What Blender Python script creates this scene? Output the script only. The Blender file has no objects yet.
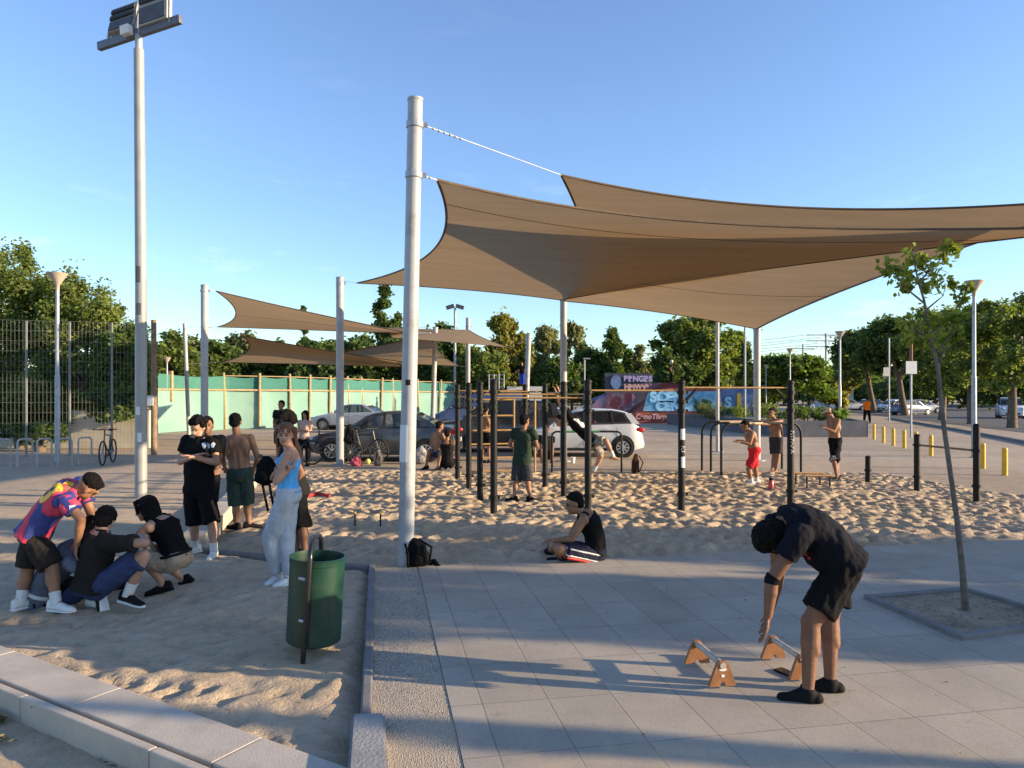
import bpy, bmesh, math, random
import numpy as np
from math import radians as R, sin, cos, pi, sqrt
from mathutils import Vector, Matrix, noise
from mathutils.bvhtree import BVHTree

random.seed(7)
S = bpy.context.scene
COL = S.collection
F, CX, HY, CH = 720.0, 512.0, 396.0, 1.9     # focal length in px, centre column, horizon row, eye height


def at(px, py, D):
    return Vector(((px - CX) / F * D, D, CH + (HY - py) / F * D))


def gd(px, py, z=0.0):
    return at(px, py, (CH - z) * F / (py - HY))


# ------------------------------------------------------------------ materials
def new_mat(name):
    m = bpy.data.materials.new(name)
    m.use_nodes = True
    nt = m.node_tree
    return m, nt, nt.nodes['Principled BSDF'], nt.nodes['Material Output']


def nd(nt, typ, **kw):
    n = nt.nodes.new(typ)
    for k, v in kw.items():
        if k.startswith('i_'):
            n.inputs[k[2:].replace('_', ' ')].default_value = v
        else:
            setattr(n, k, v)
    return n


def mix(nt, fac, a, b, blend='MIX'):
    n = nt.nodes.new('ShaderNodeMix')
    n.data_type = 'RGBA'
    n.blend_type = blend
    for i, v in ((0, fac), (6, a), (7, b)):
        if hasattr(v, 'is_output') or hasattr(v, 'links'):
            nt.links.new(v, n.inputs[i])
        else:
            n.inputs[i].default_value = v if i == 0 else (*v, 1) if len(v) == 3 else v
    return n.outputs[2]


def ramp(nt, sock, stops):
    n = nt.nodes.new('ShaderNodeValToRGB')
    e = n.color_ramp.elements
    while len(e) < len(stops):
        e.new(0.5)
    for k, (p, c) in enumerate(stops):
        e[k].position = p
        e[k].color = (*c, 1) if len(c) == 3 else c
    nt.links.new(sock, n.inputs[0])
    return n.outputs[0]


def coords(nt, world=False):
    if world:
        return nt.nodes.new('ShaderNodeNewGeometry').outputs['Position']
    return nt.nodes.new('ShaderNodeTexCoord').outputs['Object']


def noise_tex(nt, vec, scale, detail=4, rough=0.55):
    n = nt.nodes.new('ShaderNodeTexNoise')
    n.inputs['Scale'].default_value = scale
    n.inputs['Detail'].default_value = detail
    n.inputs['Roughness'].default_value = rough
    nt.links.new(vec, n.inputs['Vector'])
    return n.outputs['Fac']


def bump(nt, bsdf, h, strength=0.3, dist=0.02):
    b = nt.nodes.new('ShaderNodeBump')
    b.inputs['Strength'].default_value = strength
    b.inputs['Distance'].default_value = dist
    nt.links.new(h, b.inputs['Height'])
    nt.links.new(b.outputs[0], bsdf.inputs['Normal'])


_M = {}


def mat(name, col, rough=0.7, metal=0.0, var=0.18, vs=6.0, bs=0.0, bsc=60.0, bd=0.01, spec=None, world=False, dirt=0.0, dirtcol=(0.12, 0.1, 0.08), dsc=3.0):
    if name in _M:
        return _M[name]
    m, nt, b, o = new_mat(name)
    v = coords(nt, world)
    f = noise_tex(nt, v, vs)
    lo = tuple(c * (1 - var) for c in col)
    hi = tuple(min(1, c * (1 + var)) for c in col)
    c = ramp(nt, f, [(0.3, lo), (0.7, hi)])
    if dirt:
        f2 = noise_tex(nt, v, dsc, 6, 0.7)
        g = ramp(nt, f2, [(0.5, (0, 0, 0)), (0.72, (dirt,) * 3)])
        c = mix(nt, g, c, dirtcol)
    nt.links.new(c, b.inputs['Base Color'])
    b.inputs['Roughness'].default_value = rough
    b.inputs['Metallic'].default_value = metal
    if spec is not None:
        b.inputs['Specular IOR Level'].default_value = spec
    if bs:
        bump(nt, b, noise_tex(nt, v, bsc, 5), bs, bd)
    _M[name] = m
    return m


def cloth(name, col, **kw):
    a = dict(rough=0.9, var=0.16, vs=9, bs=0.5, bsc=22, bd=0.02, spec=0.2)
    a.update(kw)
    return mat(name, col, **a)


def leaf_mat(name, c1, c2, trans=0.35):
    m, nt, b, o = new_mat(name)
    at_ = nt.nodes.new('ShaderNodeAttribute')
    at_.attribute_name = 'tone'
    c = ramp(nt, at_.outputs['Fac'], [(0.0, c1), (1.0, c2)])
    nt.links.new(c, b.inputs['Base Color'])
    b.inputs['Roughness'].default_value = 0.55
    b.inputs['Specular IOR Level'].default_value = 0.3
    t = nt.nodes.new('ShaderNodeBsdfTranslucent')
    tc = mix(nt, 1.0, c, (1.5, 1.6, 0.7), 'MULTIPLY')
    nt.links.new(tc, t.inputs['Color'])
    ms = nt.nodes.new('ShaderNodeMixShader')
    ms.inputs[0].default_value = trans
    nt.links.new(b.outputs[0], ms.inputs[1])
    nt.links.new(t.outputs[0], ms.inputs[2])
    nt.links.new(ms.outputs[0], o.inputs['Surface'])
    return m


# ------------------------------------------------------------------ mesh building
class MB:
    def __init__(self):
        self.v, self.f = [], []

    def add(self, vs, fs):
        n = len(self.v)
        self.v += [Vector(p) for p in vs]
        self.f += [tuple(i + n for i in f) for f in fs]
        return self

    def box(self, c, size, rot=None, bev=0.0):
        x, y, z = (s / 2 for s in size)
        M = rot or Matrix.Identity(3)
        c = Vector(c)
        if bev <= 0:
            vs = [(a * x, b * y, d * z) for d in (-1, 1) for a, b in ((-1, -1), (1, -1), (1, 1), (-1, 1))]
            fs = [(3, 2, 1, 0), (4, 5, 6, 7), (0, 1, 5, 4), (1, 2, 6, 5), (2, 3, 7, 6), (3, 0, 4, 7)]
        else:
            bm = bmesh.new()
            bmesh.ops.create_cube(bm, size=1)
            for q in bm.verts:
                q.co = Vector((q.co.x * size[0], q.co.y * size[1], q.co.z * size[2]))
            bmesh.ops.bevel(bm, geom=bm.edges[:], offset=bev, segments=2, affect='EDGES', profile=0.6)
            bm.verts.index_update()
            vs = [q.co.copy() for q in bm.verts]
            fs = [tuple(q.index for q in f.verts) for f in bm.faces]
            bm.free()
        return self.add([c + M @ Vector(p) for p in vs], fs)

    def bmesh_add(self, bm):
        bm.verts.index_update()
        self.add([q.co.copy() for q in bm.verts], [tuple(q.index for q in f.verts) for f in bm.faces])
        bm.free()
        return self

    def tube(self, pts, rad, seg=10, cap=True, closed=False):
        pts = [Vector(p) for p in pts]
        n = len(pts)
        if not hasattr(rad, '__len__'):
            rad = [rad] * n
        vs, fs = [], []
        prev = None
        for i, p in enumerate(pts):
            if closed:
                t = pts[(i + 1) % n] - pts[i - 1]
            else:
                t = pts[min(i + 1, n - 1)] - pts[max(i - 1, 0)]
            if t.length < 1e-9:
                t = Vector((0, 0, 1))
            t.normalize()
            if prev is None:
                u = t.orthogonal().normalized()
            else:
                u = prev - t * prev.dot(t)
                u = u.normalized() if u.length > 1e-6 else t.orthogonal().normalized()
            prev = u
            w = t.cross(u)
            for k in range(seg):
                a = 2 * pi * k / seg
                vs.append(p + (u * cos(a) + w * sin(a)) * rad[i])
        m = n if closed else n - 1
        for i in range(m):
            j = (i + 1) % n
            for k in range(seg):
                l = (k + 1) % seg
                fs.append((i * seg + k, i * seg + l, j * seg + l, j * seg + k))
        if cap and not closed:
            fs.append(tuple(range(seg - 1, -1, -1)))
            fs.append(tuple((n - 1) * seg + k for k in range(seg)))
        return self.add(vs, fs)

    def loft(self, rings, cap=True):
        n = len(rings[0])
        vs = [p for r in rings for p in r]
        fs = []
        for i in range(len(rings) - 1):
            for k in range(n):
                l = (k + 1) % n
                fs.append((i * n + k, i * n + l, (i + 1) * n + l, (i + 1) * n + k))
        if cap:
            fs.append(tuple(range(n - 1, -1, -1)))
            fs.append(tuple((len(rings) - 1) * n + k for k in range(n)))
        return self.add(vs, fs)

    def lathe(self, c, prof, seg=16, cap=True, M=None):
        c = Vector(c)
        M = M or Matrix.Identity(3)
        rings = [[c + M @ Vector((r * cos(2 * pi * k / seg), r * sin(2 * pi * k / seg), z)) for k in range(seg)] for r, z in prof]
        return self.loft(rings, cap)

    def ell(self, c, rad, M=None, u=16, v=10):
        c = Vector(c)
        M = M or Matrix.Identity(3)
        vs = [c + M @ Vector((0, 0, -rad[2]))]
        for j in range(1, v):
            t = -pi / 2 + pi * j / v
            for i in range(u):
                a = 2 * pi * i / u
                vs.append(c + M @ Vector((rad[0] * cos(t) * cos(a), rad[1] * cos(t) * sin(a), rad[2] * sin(t))))
        vs.append(c + M @ Vector((0, 0, rad[2])))
        fs = [(0, 1 + (i + 1) % u, 1 + i) for i in range(u)]
        for j in range(v - 2):
            for i in range(u):
                a, b = 1 + j * u + i, 1 + j * u + (i + 1) % u
                fs.append((a, b, b + u, a + u))
        top = len(vs) - 1
        o = 1 + (v - 2) * u
        fs += [(o + i, o + (i + 1) % u, top) for i in range(u)]
        return self.add(vs, fs)

    def cap(self, a, b, ra, rb, seg=12, flat_b=False, flat_a=False):
        """tapered capsule from a to b"""
        a, b = Vector(a), Vector(b)
        d = (b - a)
        L = d.length
        if L < 1e-6:
            return self.ell(a, (ra, ra, ra))
        d.normalize()
        pts, rr = [], []
        if not flat_a:
            for t in (-0.995, -0.8, -0.5, -0.2):
                pts.append(a + d * ra * t)
                rr.append(ra * sqrt(1 - t * t))
        for t in (0, 0.33, 0.66, 1):
            pts.append(a + d * L * t)
            rr.append(ra + (rb - ra) * t)
        if not flat_b:
            for t in (0.2, 0.5, 0.8, 0.995):
                pts.append(b + d * rb * t)
                rr.append(rb * sqrt(1 - t * t))
        return self.tube(pts, rr, seg)

    def prism(self, poly, axis_vec, M=None):
        """extrude a planar polygon (list of Vector) along axis_vec"""
        n = len(poly)
        av = Vector(axis_vec)
        vs = [Vector(p) for p in poly] + [Vector(p) + av for p in poly]
        fs = [tuple(range(n - 1, -1, -1)), tuple(range(n, 2 * n))]
        fs += [(i, (i + 1) % n, n + (i + 1) % n, n + i) for i in range(n)]
        return self.add(vs, fs)

    def mesh(self, name, smooth=True, base=None):
        me = bpy.data.meshes.new(name)
        b = base or Vector((0, 0, 0))
        me.from_pydata([tuple(p - b) for p in self.v], [], self.f)
        me.validate()
        bm = bmesh.new()
        bm.from_mesh(me)
        bmesh.ops.recalc_face_normals(bm, faces=bm.faces[:])
        bm.to_mesh(me)
        bm.free()
        if smooth:
            me.shade_smooth()
            try:
                me.set_sharp_from_angle(angle=R(38))
            except Exception:
                pass
        return me

    def build(self, name, m, parent=None, smooth=True):
        base = parent_origin(parent)
        return link(name, self.mesh(name, smooth, base), m, parent)


def parent_origin(p):
    o = Vector((0, 0, 0))
    while p is not None:
        o = o + p.location
        p = p.parent
    return o


def link(name, me, m, parent=None):
    o = bpy.data.objects.new(name, me)
    COL.objects.link(o)
    if m is not None:
        for q in (m if isinstance(m, (list, tuple)) else [m]):
            me.materials.append(q)
    if parent is not None:
        o.parent = parent
    return o


def thing(name, label, cat, loc=(0, 0, 0), group=None):
    o = bpy.data.objects.new(name, None)
    COL.objects.link(o)
    o.location = loc
    o.empty_display_size = 0.2
    tag(o, label, cat, group)
    return o


def tag(o, label, cat, group=None):
    o['label'] = label
    o['category'] = cat
    if group:
        o['group'] = group
    return o


def struct(o, kind='structure'):
    o['kind'] = kind
    return o


def copy_tree(o, loc, rz=0.0, scale=None, label=None, group=None):
    def rec(src, par):
        c = src.copy()
        COL.objects.link(c)
        c.parent = par
        for ch in src.children:
            rec(ch, c)
        return c
    r = rec(o, None)
    r.location = loc
    r.rotation_euler = (0, 0, rz)
    if scale is not None:
        r.scale = scale if hasattr(scale, '__len__') else (scale,) * 3
    if label:
        r['label'] = label
    if group:
        r['group'] = group
    return r


def text_mesh(body, size, extrude=0.004, align='CENTER', bold=0.0, shear=0.0):
    cu = bpy.data.curves.new('lettering', 'FONT')
    cu.body = body
    cu.size = size
    cu.extrude = extrude
    cu.offset = bold
    cu.shear = shear
    cu.align_x = align
    cu.align_y = 'CENTER'
    o = bpy.data.objects.new('tmp', cu)
    COL.objects.link(o)
    dg = bpy.context.evaluated_depsgraph_get()
    me = bpy.data.meshes.new_from_object(o.evaluated_get(dg))
    bpy.data.objects.remove(o)
    bpy.data.curves.remove(cu)
    return me


def place_text(name, body, size, M, m, parent, bold=0.0, extrude=0.004, shear=0.0, fn=None):
    """M: 4x4 matrix taking text plane (x right, y up, z out) to world"""
    me = text_mesh(body, size, extrude, bold=bold, shear=shear)
    base = parent_origin(parent)
    for v in me.vertices:
        p = M @ v.co
        if fn:
            p = fn(p)
        v.co = p - base
    me.materials.clear()
    return link(name, me, m, parent)


def frame(origin, x, y):
    """4x4 with x axis, y axis and outward normal"""
    x = Vector(x).normalized()
    z = x.cross(Vector(y)).normalized()
    y = z.cross(x)
    M = Matrix((x, y, z)).transposed().to_4x4()
    M.translation = Vector(origin)
    return M


def rotz(a):
    return Matrix.Rotation(a, 3, 'Z')


def remeshed(mb, voxel, smooth=4, wrinkle=0.0, wscale=9.0, base=None, name='tmp', seed=0.0):
    me = bpy.data.meshes.new(name)
    me.from_pydata([tuple(p) for p in mb.v], [], mb.f)
    bm = bmesh.new()
    bm.from_mesh(me)
    bmesh.ops.recalc_face_normals(bm, faces=bm.faces[:])
    bm.to_mesh(me)
    bm.free()
    o = bpy.data.objects.new('tmp', me)
    COL.objects.link(o)
    md = o.modifiers.new('r', 'REMESH')
    md.mode = 'VOXEL'
    md.voxel_size = voxel
    if smooth:
        sm = o.modifiers.new('s', 'SMOOTH')
        sm.factor = 0.5
        sm.iterations = smooth
    dg = bpy.context.evaluated_depsgraph_get()
    out = bpy.data.meshes.new_from_object(o.evaluated_get(dg))
    bpy.data.objects.remove(o)
    bpy.data.meshes.remove(me)
    n = len(out.vertices)
    if wrinkle and n:
        co = np.empty(n * 3, dtype=np.float32)
        no = np.empty(n * 3, dtype=np.float32)
        out.vertices.foreach_get('co', co)
        out.vertices.foreach_get('normal', no)
        co, no = co.reshape(-1, 3), no.reshape(-1, 3)
        d = np.array([noise.noise(Vector((p[0] * wscale + seed, p[1] * wscale, p[2] * wscale * 0.6))) for p in co], dtype=np.float32)
        d = d + 0.5 * np.array([noise.noise(Vector((p[0] * wscale * 2.6, p[1] * wscale * 2.6 + seed, p[2] * wscale * 1.5))) for p in co], dtype=np.float32)
        co = co + no * (d * wrinkle)[:, None]
        out.vertices.foreach_set('co', co.ravel())
    if base is not None:
        b = np.array(base, dtype=np.float32)
        co = np.empty(n * 3, dtype=np.float32)
        out.vertices.foreach_get('co', co)
        co = co.reshape(-1, 3) - b
        out.vertices.foreach_set('co', co.ravel())
    out.name = name
    out.materials.clear()
    out.shade_smooth()
    out.update()
    return out


def np_mesh(name, verts, quads):
    me = bpy.data.meshes.new(name)
    me.vertices.add(len(verts))
    me.vertices.foreach_set('co', np.asarray(verts, dtype=np.float32).ravel())
    nq = len(quads)
    me.loops.add(nq * 4)
    me.loops.foreach_set('vertex_index', np.asarray(quads, dtype=np.int32).ravel())
    me.polygons.add(nq)
    me.polygons.foreach_set('loop_start', np.arange(0, nq * 4, 4, dtype=np.int32))
    me.polygons.foreach_set('loop_total', np.full(nq, 4, dtype=np.int32))
    me.update(calc_edges=True)
    return me
# ------------------------------------------------------------------ people
SKINS = dict(tan=(0.27, 0.135, 0.075), fair=(0.40, 0.225, 0.15), brown=(0.17, 0.082, 0.046), mid=(0.33, 0.18, 0.11))


def skin(k):
    return mat('skin_' + k, SKINS[k], rough=0.55, var=0.20, vs=7, bs=0.3, bsc=70, bd=0.006, spec=0.3)


M_HAIR = mat('hair_black', (0.007, 0.006, 0.0055), rough=0.75, spec=0.15, var=0.5, vs=40, bs=1.0, bsc=90, bd=0.03)
M_HAIRB = mat('hair_auburn', (0.16, 0.065, 0.025), rough=0.5, var=0.35, vs=40, bs=0.8, bsc=110, bd=0.02)
M_EYE = mat('eye_dark', (0.02, 0.015, 0.012), rough=0.2)
M_LIP = mat('lips', (0.28, 0.10, 0.085), rough=0.5)
M_SOLE = mat('shoe_white', (0.62, 0.62, 0.6), rough=0.6, var=0.1)
M_BLKSHOE = mat('shoe_black', (0.008, 0.008, 0.009), rough=0.8, spec=0.15)
BLACK = cloth('cloth_black', (0.006, 0.006, 0.007), spec=0.12)
BLACK2 = cloth('cloth_charcoal', (0.014, 0.014, 0.016), spec=0.12)


def person(label, D, H, face, pel, neck, head, Ra, La, Rl, Ll, sk='tan', hair='short', hairm=None,
           top=None, topm=None, bottom='shorts', botm=None, shoes=None, sock=None, spine=None, hface=None,
           hpitch=0.0, vox=0.011, snap=(True, True), female=False, loose=1.0, slv=0.55, hem=0.8, curl=0.5, base_on=None,
           footdir=(None, None), hands=True, detail=True, hdir=None, fdir=None, group=None, zpel=None, cat='person', shw=1.0, toe_down=(0, 0), belly=0.0):
    k = H / 1.75
    f = Vector((sin(R(face)), cos(R(face)), 0))
    r = Vector((cos(R(face)), -sin(R(face)), 0))

    def J(par, q):
        return at(q[0], q[1], par.y + (q[2] if len(q) > 2 else 0.0))
    P = at(pel[0], pel[1], D)
    N = J(P, neck)
    Hd = J(N, head)
    mid = J(P, spine) if spine else P.lerp(N, 0.5)
    ax = (N - mid).normalized()
    # shoulder line perpendicular to the spine
    rs = (r - ax * r.dot(ax)).normalized()
    axl = (mid - P).normalized()
    rp = (r - axl * r.dot(axl)).normalized()
    fa = ax.cross(rs) * -1
    if fa.dot(f) < 0 and abs(fa.dot(f)) > 0.2:
        pass
    fwd_c = rs.cross(ax) * -1      # chest forward
    fwd_p = rp.cross(axl) * -1
    w = (0.165 if female else 0.185) * k * shw
    sh = {'R': N + rs * w - ax * 0.035 * k, 'L': N - rs * w - ax * 0.035 * k}
    hw = 0.088 * k
    hip = {'R': P + rp * hw - axl * 0.02 * k, 'L': P - rp * hw - axl * 0.02 * k}
    jt = {}
    for s, A in (('R', Ra), ('L', La)):
        e = J(sh[s], A[0])
        jt['e' + s] = e
        jt['w' + s] = J(e, A[1])
    for i, (s, A) in enumerate((('R', Rl), ('L', Ll))):
        kn = J(hip[s], A[0])
        if snap[i]:
            an = at(A[1][0], A[1][1], (CH - 0.085 * k) * F / (A[1][1] - HY))
        else:
            an = J(kn, A[1])
        if len(A[0]) < 3:        # knee depth: halfway plus a little forward
            kn = at(A[0][0], A[0][1], (hip[s].y + an.y) / 2 + f.y * 0.03)
        jt['k' + s], jt['a' + s] = kn, an
    base = Vector((P.x, P.y, 0))
    root = thing('person', label, cat, base, group)
    b = MB()
    # torso
    LT = (mid - P).length + (N - mid).length
    ctl = mid * 2 - (P + N) / 2

    def spine_at(t):
        if t < 0:
            return P + axl * t * LT, axl, rp
        if t > 1:
            return N + ax * (t - 1) * LT, ax, rs
        p = P * (1 - t) ** 2 + ctl * 2 * t * (1 - t) + N * t * t
        d_ = ((ctl - P) * (1 - t) + (N - ctl) * t).normalized()
        lt = rp.lerp(rs, t)
        lt = (lt - d_ * lt.dot(d_)).normalized()
        return p, d_, lt

    def torso(mb, tab, g, seg=22, bel=0.0):
        rings = []
        for (t, w_, d_, o_) in tab:
            p, dd, lt = spine_at(t)
            fw = lt.cross(dd) * -1
            rg_ = []
            for q in range(seg):
                a = 2 * pi * q / seg
                ca, sa = cos(a), sin(a)
                ca = math.copysign(abs(ca) ** 0.85, ca)
                sa = math.copysign(abs(sa) ** 0.85, sa)
                bb = bel if sa > 0 and 0.1 < t < 0.6 else 0
                rg_.append(p + lt * (w_ * k + g) * ca + fw * ((d_ + bb) * k + g) * sa + fw * o_ * k)
            rings.append(rg_)
        mb.loft(rings)
    TM = [(-0.22, .085, .07, 0), (-0.13, .142, .10, -.01), (0, .162, .114, -.01), (.14, .157, .108, 0), (.30, .147, .098, .004), (.46, .152, .102, .004), (.62, .168, .112, .002), (.76, .176, .114, -.004), (.88, .155, .098, -.012), (.97, .10, .07, -.014), (1.03, .06, .055, -.01)]
    TF = [(-0.22, .085, .07, 0), (-0.13, .148, .105, -.012), (0, .166, .116, -.012), (.14, .150, .102, 0), (.30, .126, .086, .006), (.46, .130, .090, .004), (.62, .146, .098, .0), (.76, .152, .10, -.004), (.88, .135, .088, -.012), (.97, .088, .062, -.012), (1.03, .052, .05, -.008)]
    TAB = TF if female else TM
    Mp = Matrix((rp, axl.cross(rp), axl)).transposed()
    Mc = Matrix((rs, ax.cross(rs), ax)).transposed()
    hipw = 0.168 if female else 0.158
    hipw = 0.168 if female else 0.158
    torso(b, TAB, 0.0, bel=belly)
    b.cap(sh['L'] - ax * 0.015 * k, sh['R'] - ax * 0.015 * k, 0.052 * k, 0.052 * k)
    b.cap(N - ax * 0.02 * k, sh['R'].lerp(N, 0.35), 0.06 * k, 0.045 * k)
    b.cap(N - ax * 0.02 * k, sh['L'].lerp(N, 0.35), 0.06 * k, 0.045 * k)
    if female:
        for s in (-1, 1):
            b.ell(mid.lerp(N, 0.42) + rs * 0.07 * s * k + fwd_c * 0.075 * k, (0.048 * k,) * 3)
    if top is None:
        for s in (-1, 1):
            b.ell(mid.lerp(N, 0.56) + rs * 0.078 * s * k - fwd_c * 0.092 * k, (0.050 * k, 0.030 * k, 0.075 * k), Mc)
            b.ell(mid.lerp(N, 0.22) + rs * 0.125 * s * k - fwd_c * 0.035 * k, (0.045 * k, 0.07 * k, 0.11 * k), Mc)
            b.ell(mid.lerp(N, 0.58) + rs * 0.072 * s * k + fwd_c * 0.085 * k, (0.072 * k, 0.035 * k, 0.055 * k), Mc)
            b.cap(P + rp * 0.036 * s * k - fwd_p * 0.088 * k + axl * 0.06 * k, mid.lerp(N, 0.3) + rs * 0.034 * s * k - fwd_c * 0.085 * k, 0.032 * k, 0.03 * k, 8)
    # head frame
    hf = R(face if hface is None else hface)
    hu = Vector((0, 0, 1)) if hdir is None else Vector(hdir).normalized()
    h_f = Vector((sin(hf), cos(hf), 0))
    pit = R(hpitch)
    h_r = Vector((cos(hf), -sin(hf), 0))
    h_f2 = h_f * cos(pit) + hu * sin(pit)
    if fdir is not None:
        h_f2 = Vector(fdir).normalized()
        h_r = h_f2.cross(hu).normalized()
    h_u = h_r.cross(h_f2).normalized()
    h_r = h_f2.cross(h_u).normalized()
    h_f = h_f2.normalized()
    Mh = Matrix((h_r, h_f, h_u)).transposed()
    hp = lambda x, y, z: Hd + (h_r * x + h_f * y + h_u * z) * k
    b.ell(hp(0, -0.012, 0.028), (0.076 * k, 0.096 * k, 0.088 * k), Mh)
    b.ell(hp(0, 0.022, -0.045), (0.058 * k, 0.068 * k, 0.072 * k), Mh)
    b.ell(hp(0, 0.072, -0.085), (0.026 * k, 0.022 * k, 0.022 * k), Mh)
    b.cap(hp(0, 0.088, 0.012), hp(0, 0.104, -0.028), 0.010 * k, 0.016 * k, 8)
    b.ell(hp(0, 0.082, 0.032), (0.05 * k, 0.014 * k, 0.012 * k), Mh)
    for s in (-1, 1):
        b.ell(hp(0.078 * s, -0.005, -0.008), (0.012 * k, 0.022 * k, 0.032 * k), Mh, 8, 6)
    b.cap(N - ax * 0.03 * k, Hd - h_u * 0.03 * k - h_f * 0.02 * k, 0.058 * k, 0.052 * k)
    fem = 0.88 if female else 1.0
    for s in 'RL':
        S_, E, W_ = sh[s], jt['e' + s], jt['w' + s]
        b.cap(S_, E, 0.054 * k * fem, 0.040 * k * fem)
        b.cap(E, E.lerp(W_, 0.35), 0.040 * k * fem, 0.042 * k * fem)
        b.cap(E.lerp(W_, 0.3), W_, 0.041 * k * fem, 0.027 * k * fem)
        if hands:
            hand(b, E, W_, k, s, f, curl)
        else:
            b.cap(W_, W_ + (W_ - E).normalized() * 0.12 * k, 0.03 * k, 0.02 * k)
        h_, K_, A_ = hip[s], jt['k' + s], jt['a' + s]
        b.cap(h_, K_, 0.088 * k, 0.058 * k)
        b.cap(K_, K_.lerp(A_, 0.32), 0.056 * k, 0.058 * k)
        b.cap(K_.lerp(A_, 0.3), A_, 0.054 * k, 0.034 * k)
        sd_ = (A_ - K_).normalized()
        bk_ = (f - sd_ * f.dot(sd_))
        bk_ = bk_.normalized() if bk_.length > 0.1 else Vector((0, 0, 0))
        b.cap(K_.lerp(A_, 0.18) - bk_ * 0.014 * k, K_.lerp(A_, 0.42) - bk_ * 0.018 * k, 0.046 * k, 0.044 * k)
        b.ell(K_ + bk_ * 0.012 * k, (0.05 * k, 0.05 * k, 0.055 * k))
    fdirs = {}
    for i, s in enumerate('RL'):
        A_, K_ = jt['a' + s], jt['k' + s]
        fd = footdir[i]
        fv = f if fd is None else (Vector(fd).normalized() if hasattr(fd, '__len__') else Vector((sin(R(fd)), cos(R(fd)), 0)))
        if not snap[i] and fd is None:
            sh_ = (A_ - K_).normalized()
            fv = (fv - sh_ * fv.dot(sh_)).normalized()
            fv = (fv + sh_ * 0.5).normalized()
        if snap[i]:
            up = Vector((0, 0, 1))
        else:
            up = (K_ - A_)
            up = (up - fv * up.dot(fv)).normalized()
        fdirs[s] = (fv, up)
        b.cap(A_ - up * 0.045 * k - fv * 0.05 * k, A_ - up * 0.055 * k + fv * 0.13 * k, 0.032 * k, 0.026 * k)
        b.cap(A_, A_ - up * 0.04 * k + fv * 0.06 * k, 0.036 * k, 0.03 * k)
    me = remeshed(b, vox, 5, base=base, name='body')
    body = link('body', me, skin(sk), root)
    # face
    if detail:
        for s in (-1, 1):
            e = MB().ell(hp(0.031 * s, 0.079, 0.006), (0.013 * k, 0.010 * k, 0.008 * k), Mh, 8, 6)
            e.build('eye', M_EYE, root)
            e = MB().cap(hp(0.016 * s, 0.09, 0.030), hp(0.046 * s, 0.082, 0.030), 0.0055 * k, 0.004 * k, 6)
            e.build('eyebrow', M_HAIR if hairm is None else hairm, root)
        MB().ell(hp(0, 0.086, -0.062), (0.024 * k, 0.010 * k, 0.008 * k), Mh, 8, 6).build('mouth', M_LIP, root)
    # hair
    hm = hairm or M_HAIR
    hb = MB()
    hw_ = 0.012
    if hair != 'none':
        if hair == 'fade':
            hb.ell(hp(0, -0.024, 0.060), (0.084 * k, 0.098 * k, 0.076 * k), Mh)
            hb.ell(hp(0, 0.036, 0.096), (0.056 * k, 0.044 * k, 0.024 * k), Mh)
        else:
            hb.ell(hp(0, -0.034, 0.054), (0.086 * k, 0.094 * k, 0.084 * k), Mh)
            hb.ell(hp(0, -0.055, 0.0), (0.080 * k, 0.068 * k, 0.078 * k), Mh)
            hb.ell(hp(0, 0.036, 0.100), (0.056 * k, 0.042 * k, 0.020 * k), Mh)
        rr = random.Random(int(D * 100))
        if hair in ('curly', 'mop', 'afro', 'short', 'fringe'):
            g = {'curly': 0.022, 'mop': 0.03, 'afro': 0.042, 'short': 0.015, 'fringe': 0.017}[hair]
            for _ in range(70):
                a, t = rr.uniform(0, 2 * pi), rr.uniform(-0.2, 1.5)
                d_ = Vector((cos(t) * cos(a), cos(t) * sin(a), sin(t)))
                if d_.y > 0.55 and d_.z < 0.45:
                    continue
                q = hp(d_.x * (0.07 + g * 0.6), -0.02 + d_.y * (0.085 + g * 0.6), 0.04 + d_.z * (0.08 + g * 0.5))
                s_ = rr.uniform(0.6, 1.1) * g * k
                hb.ell(q, (s_, s_, s_), None, 7, 5)
        if hair == 'fringe':
            for i in range(9):
                x = -0.056 + 0.014 * i
                hb.cap(hp(x * 0.8, 0.03, 0.105), hp(x, 0.088 - abs(x) * 0.5, 0.038 + rr.uniform(-0.008, 0.012)), 0.022 * k, 0.010 * k, 7)
        if hair in ('bob', 'long'):
            ln = -0.15 if hair == 'bob' else -0.30
            for i in range(15):
                a = pi * (0.98 + i / 14.0 * 1.04)
                x, y = cos(a) * 0.092, sin(a) * 0.095 - 0.005
                hb.cap(hp(x, y, 0.05), hp(x * 1.06, y * 1.05 - 0.012, ln + rr.uniform(-0.02, 0.02)), 0.03 * k, 0.016 * k, 7)
            for s in (-1, 1):
                hb.cap(hp(0.02 * s, 0.07, 0.095), hp(0.075 * s, 0.055, -0.01), 0.022 * k, 0.018 * k, 7)
        if hair == 'ponytail':
            hb.cap(hp(0, -0.1, 0.06), hp(0, -0.16, -0.12), 0.035 * k, 0.016 * k, 8)
        if hair == 'bangs':
            for i in range(11):
                x = -0.062 + 0.0124 * i
                hb.cap(hp(x * 0.7, 0.02, 0.11), hp(x, 0.089 - abs(x) * 0.45, 0.034), 0.02 * k, 0.008 * k, 7)
            for i in range(15):
                a = pi * (0.98 + i / 14.0 * 1.04)
                x, y = cos(a) * 0.092, sin(a) * 0.092 - 0.012
                hb.cap(hp(x, y, 0.05), hp(x * 1.05, y * 1.06 - 0.03, -0.105 + rr.uniform(-0.03, 0.01)), 0.03 * k, 0.014 * k, 7)
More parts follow.
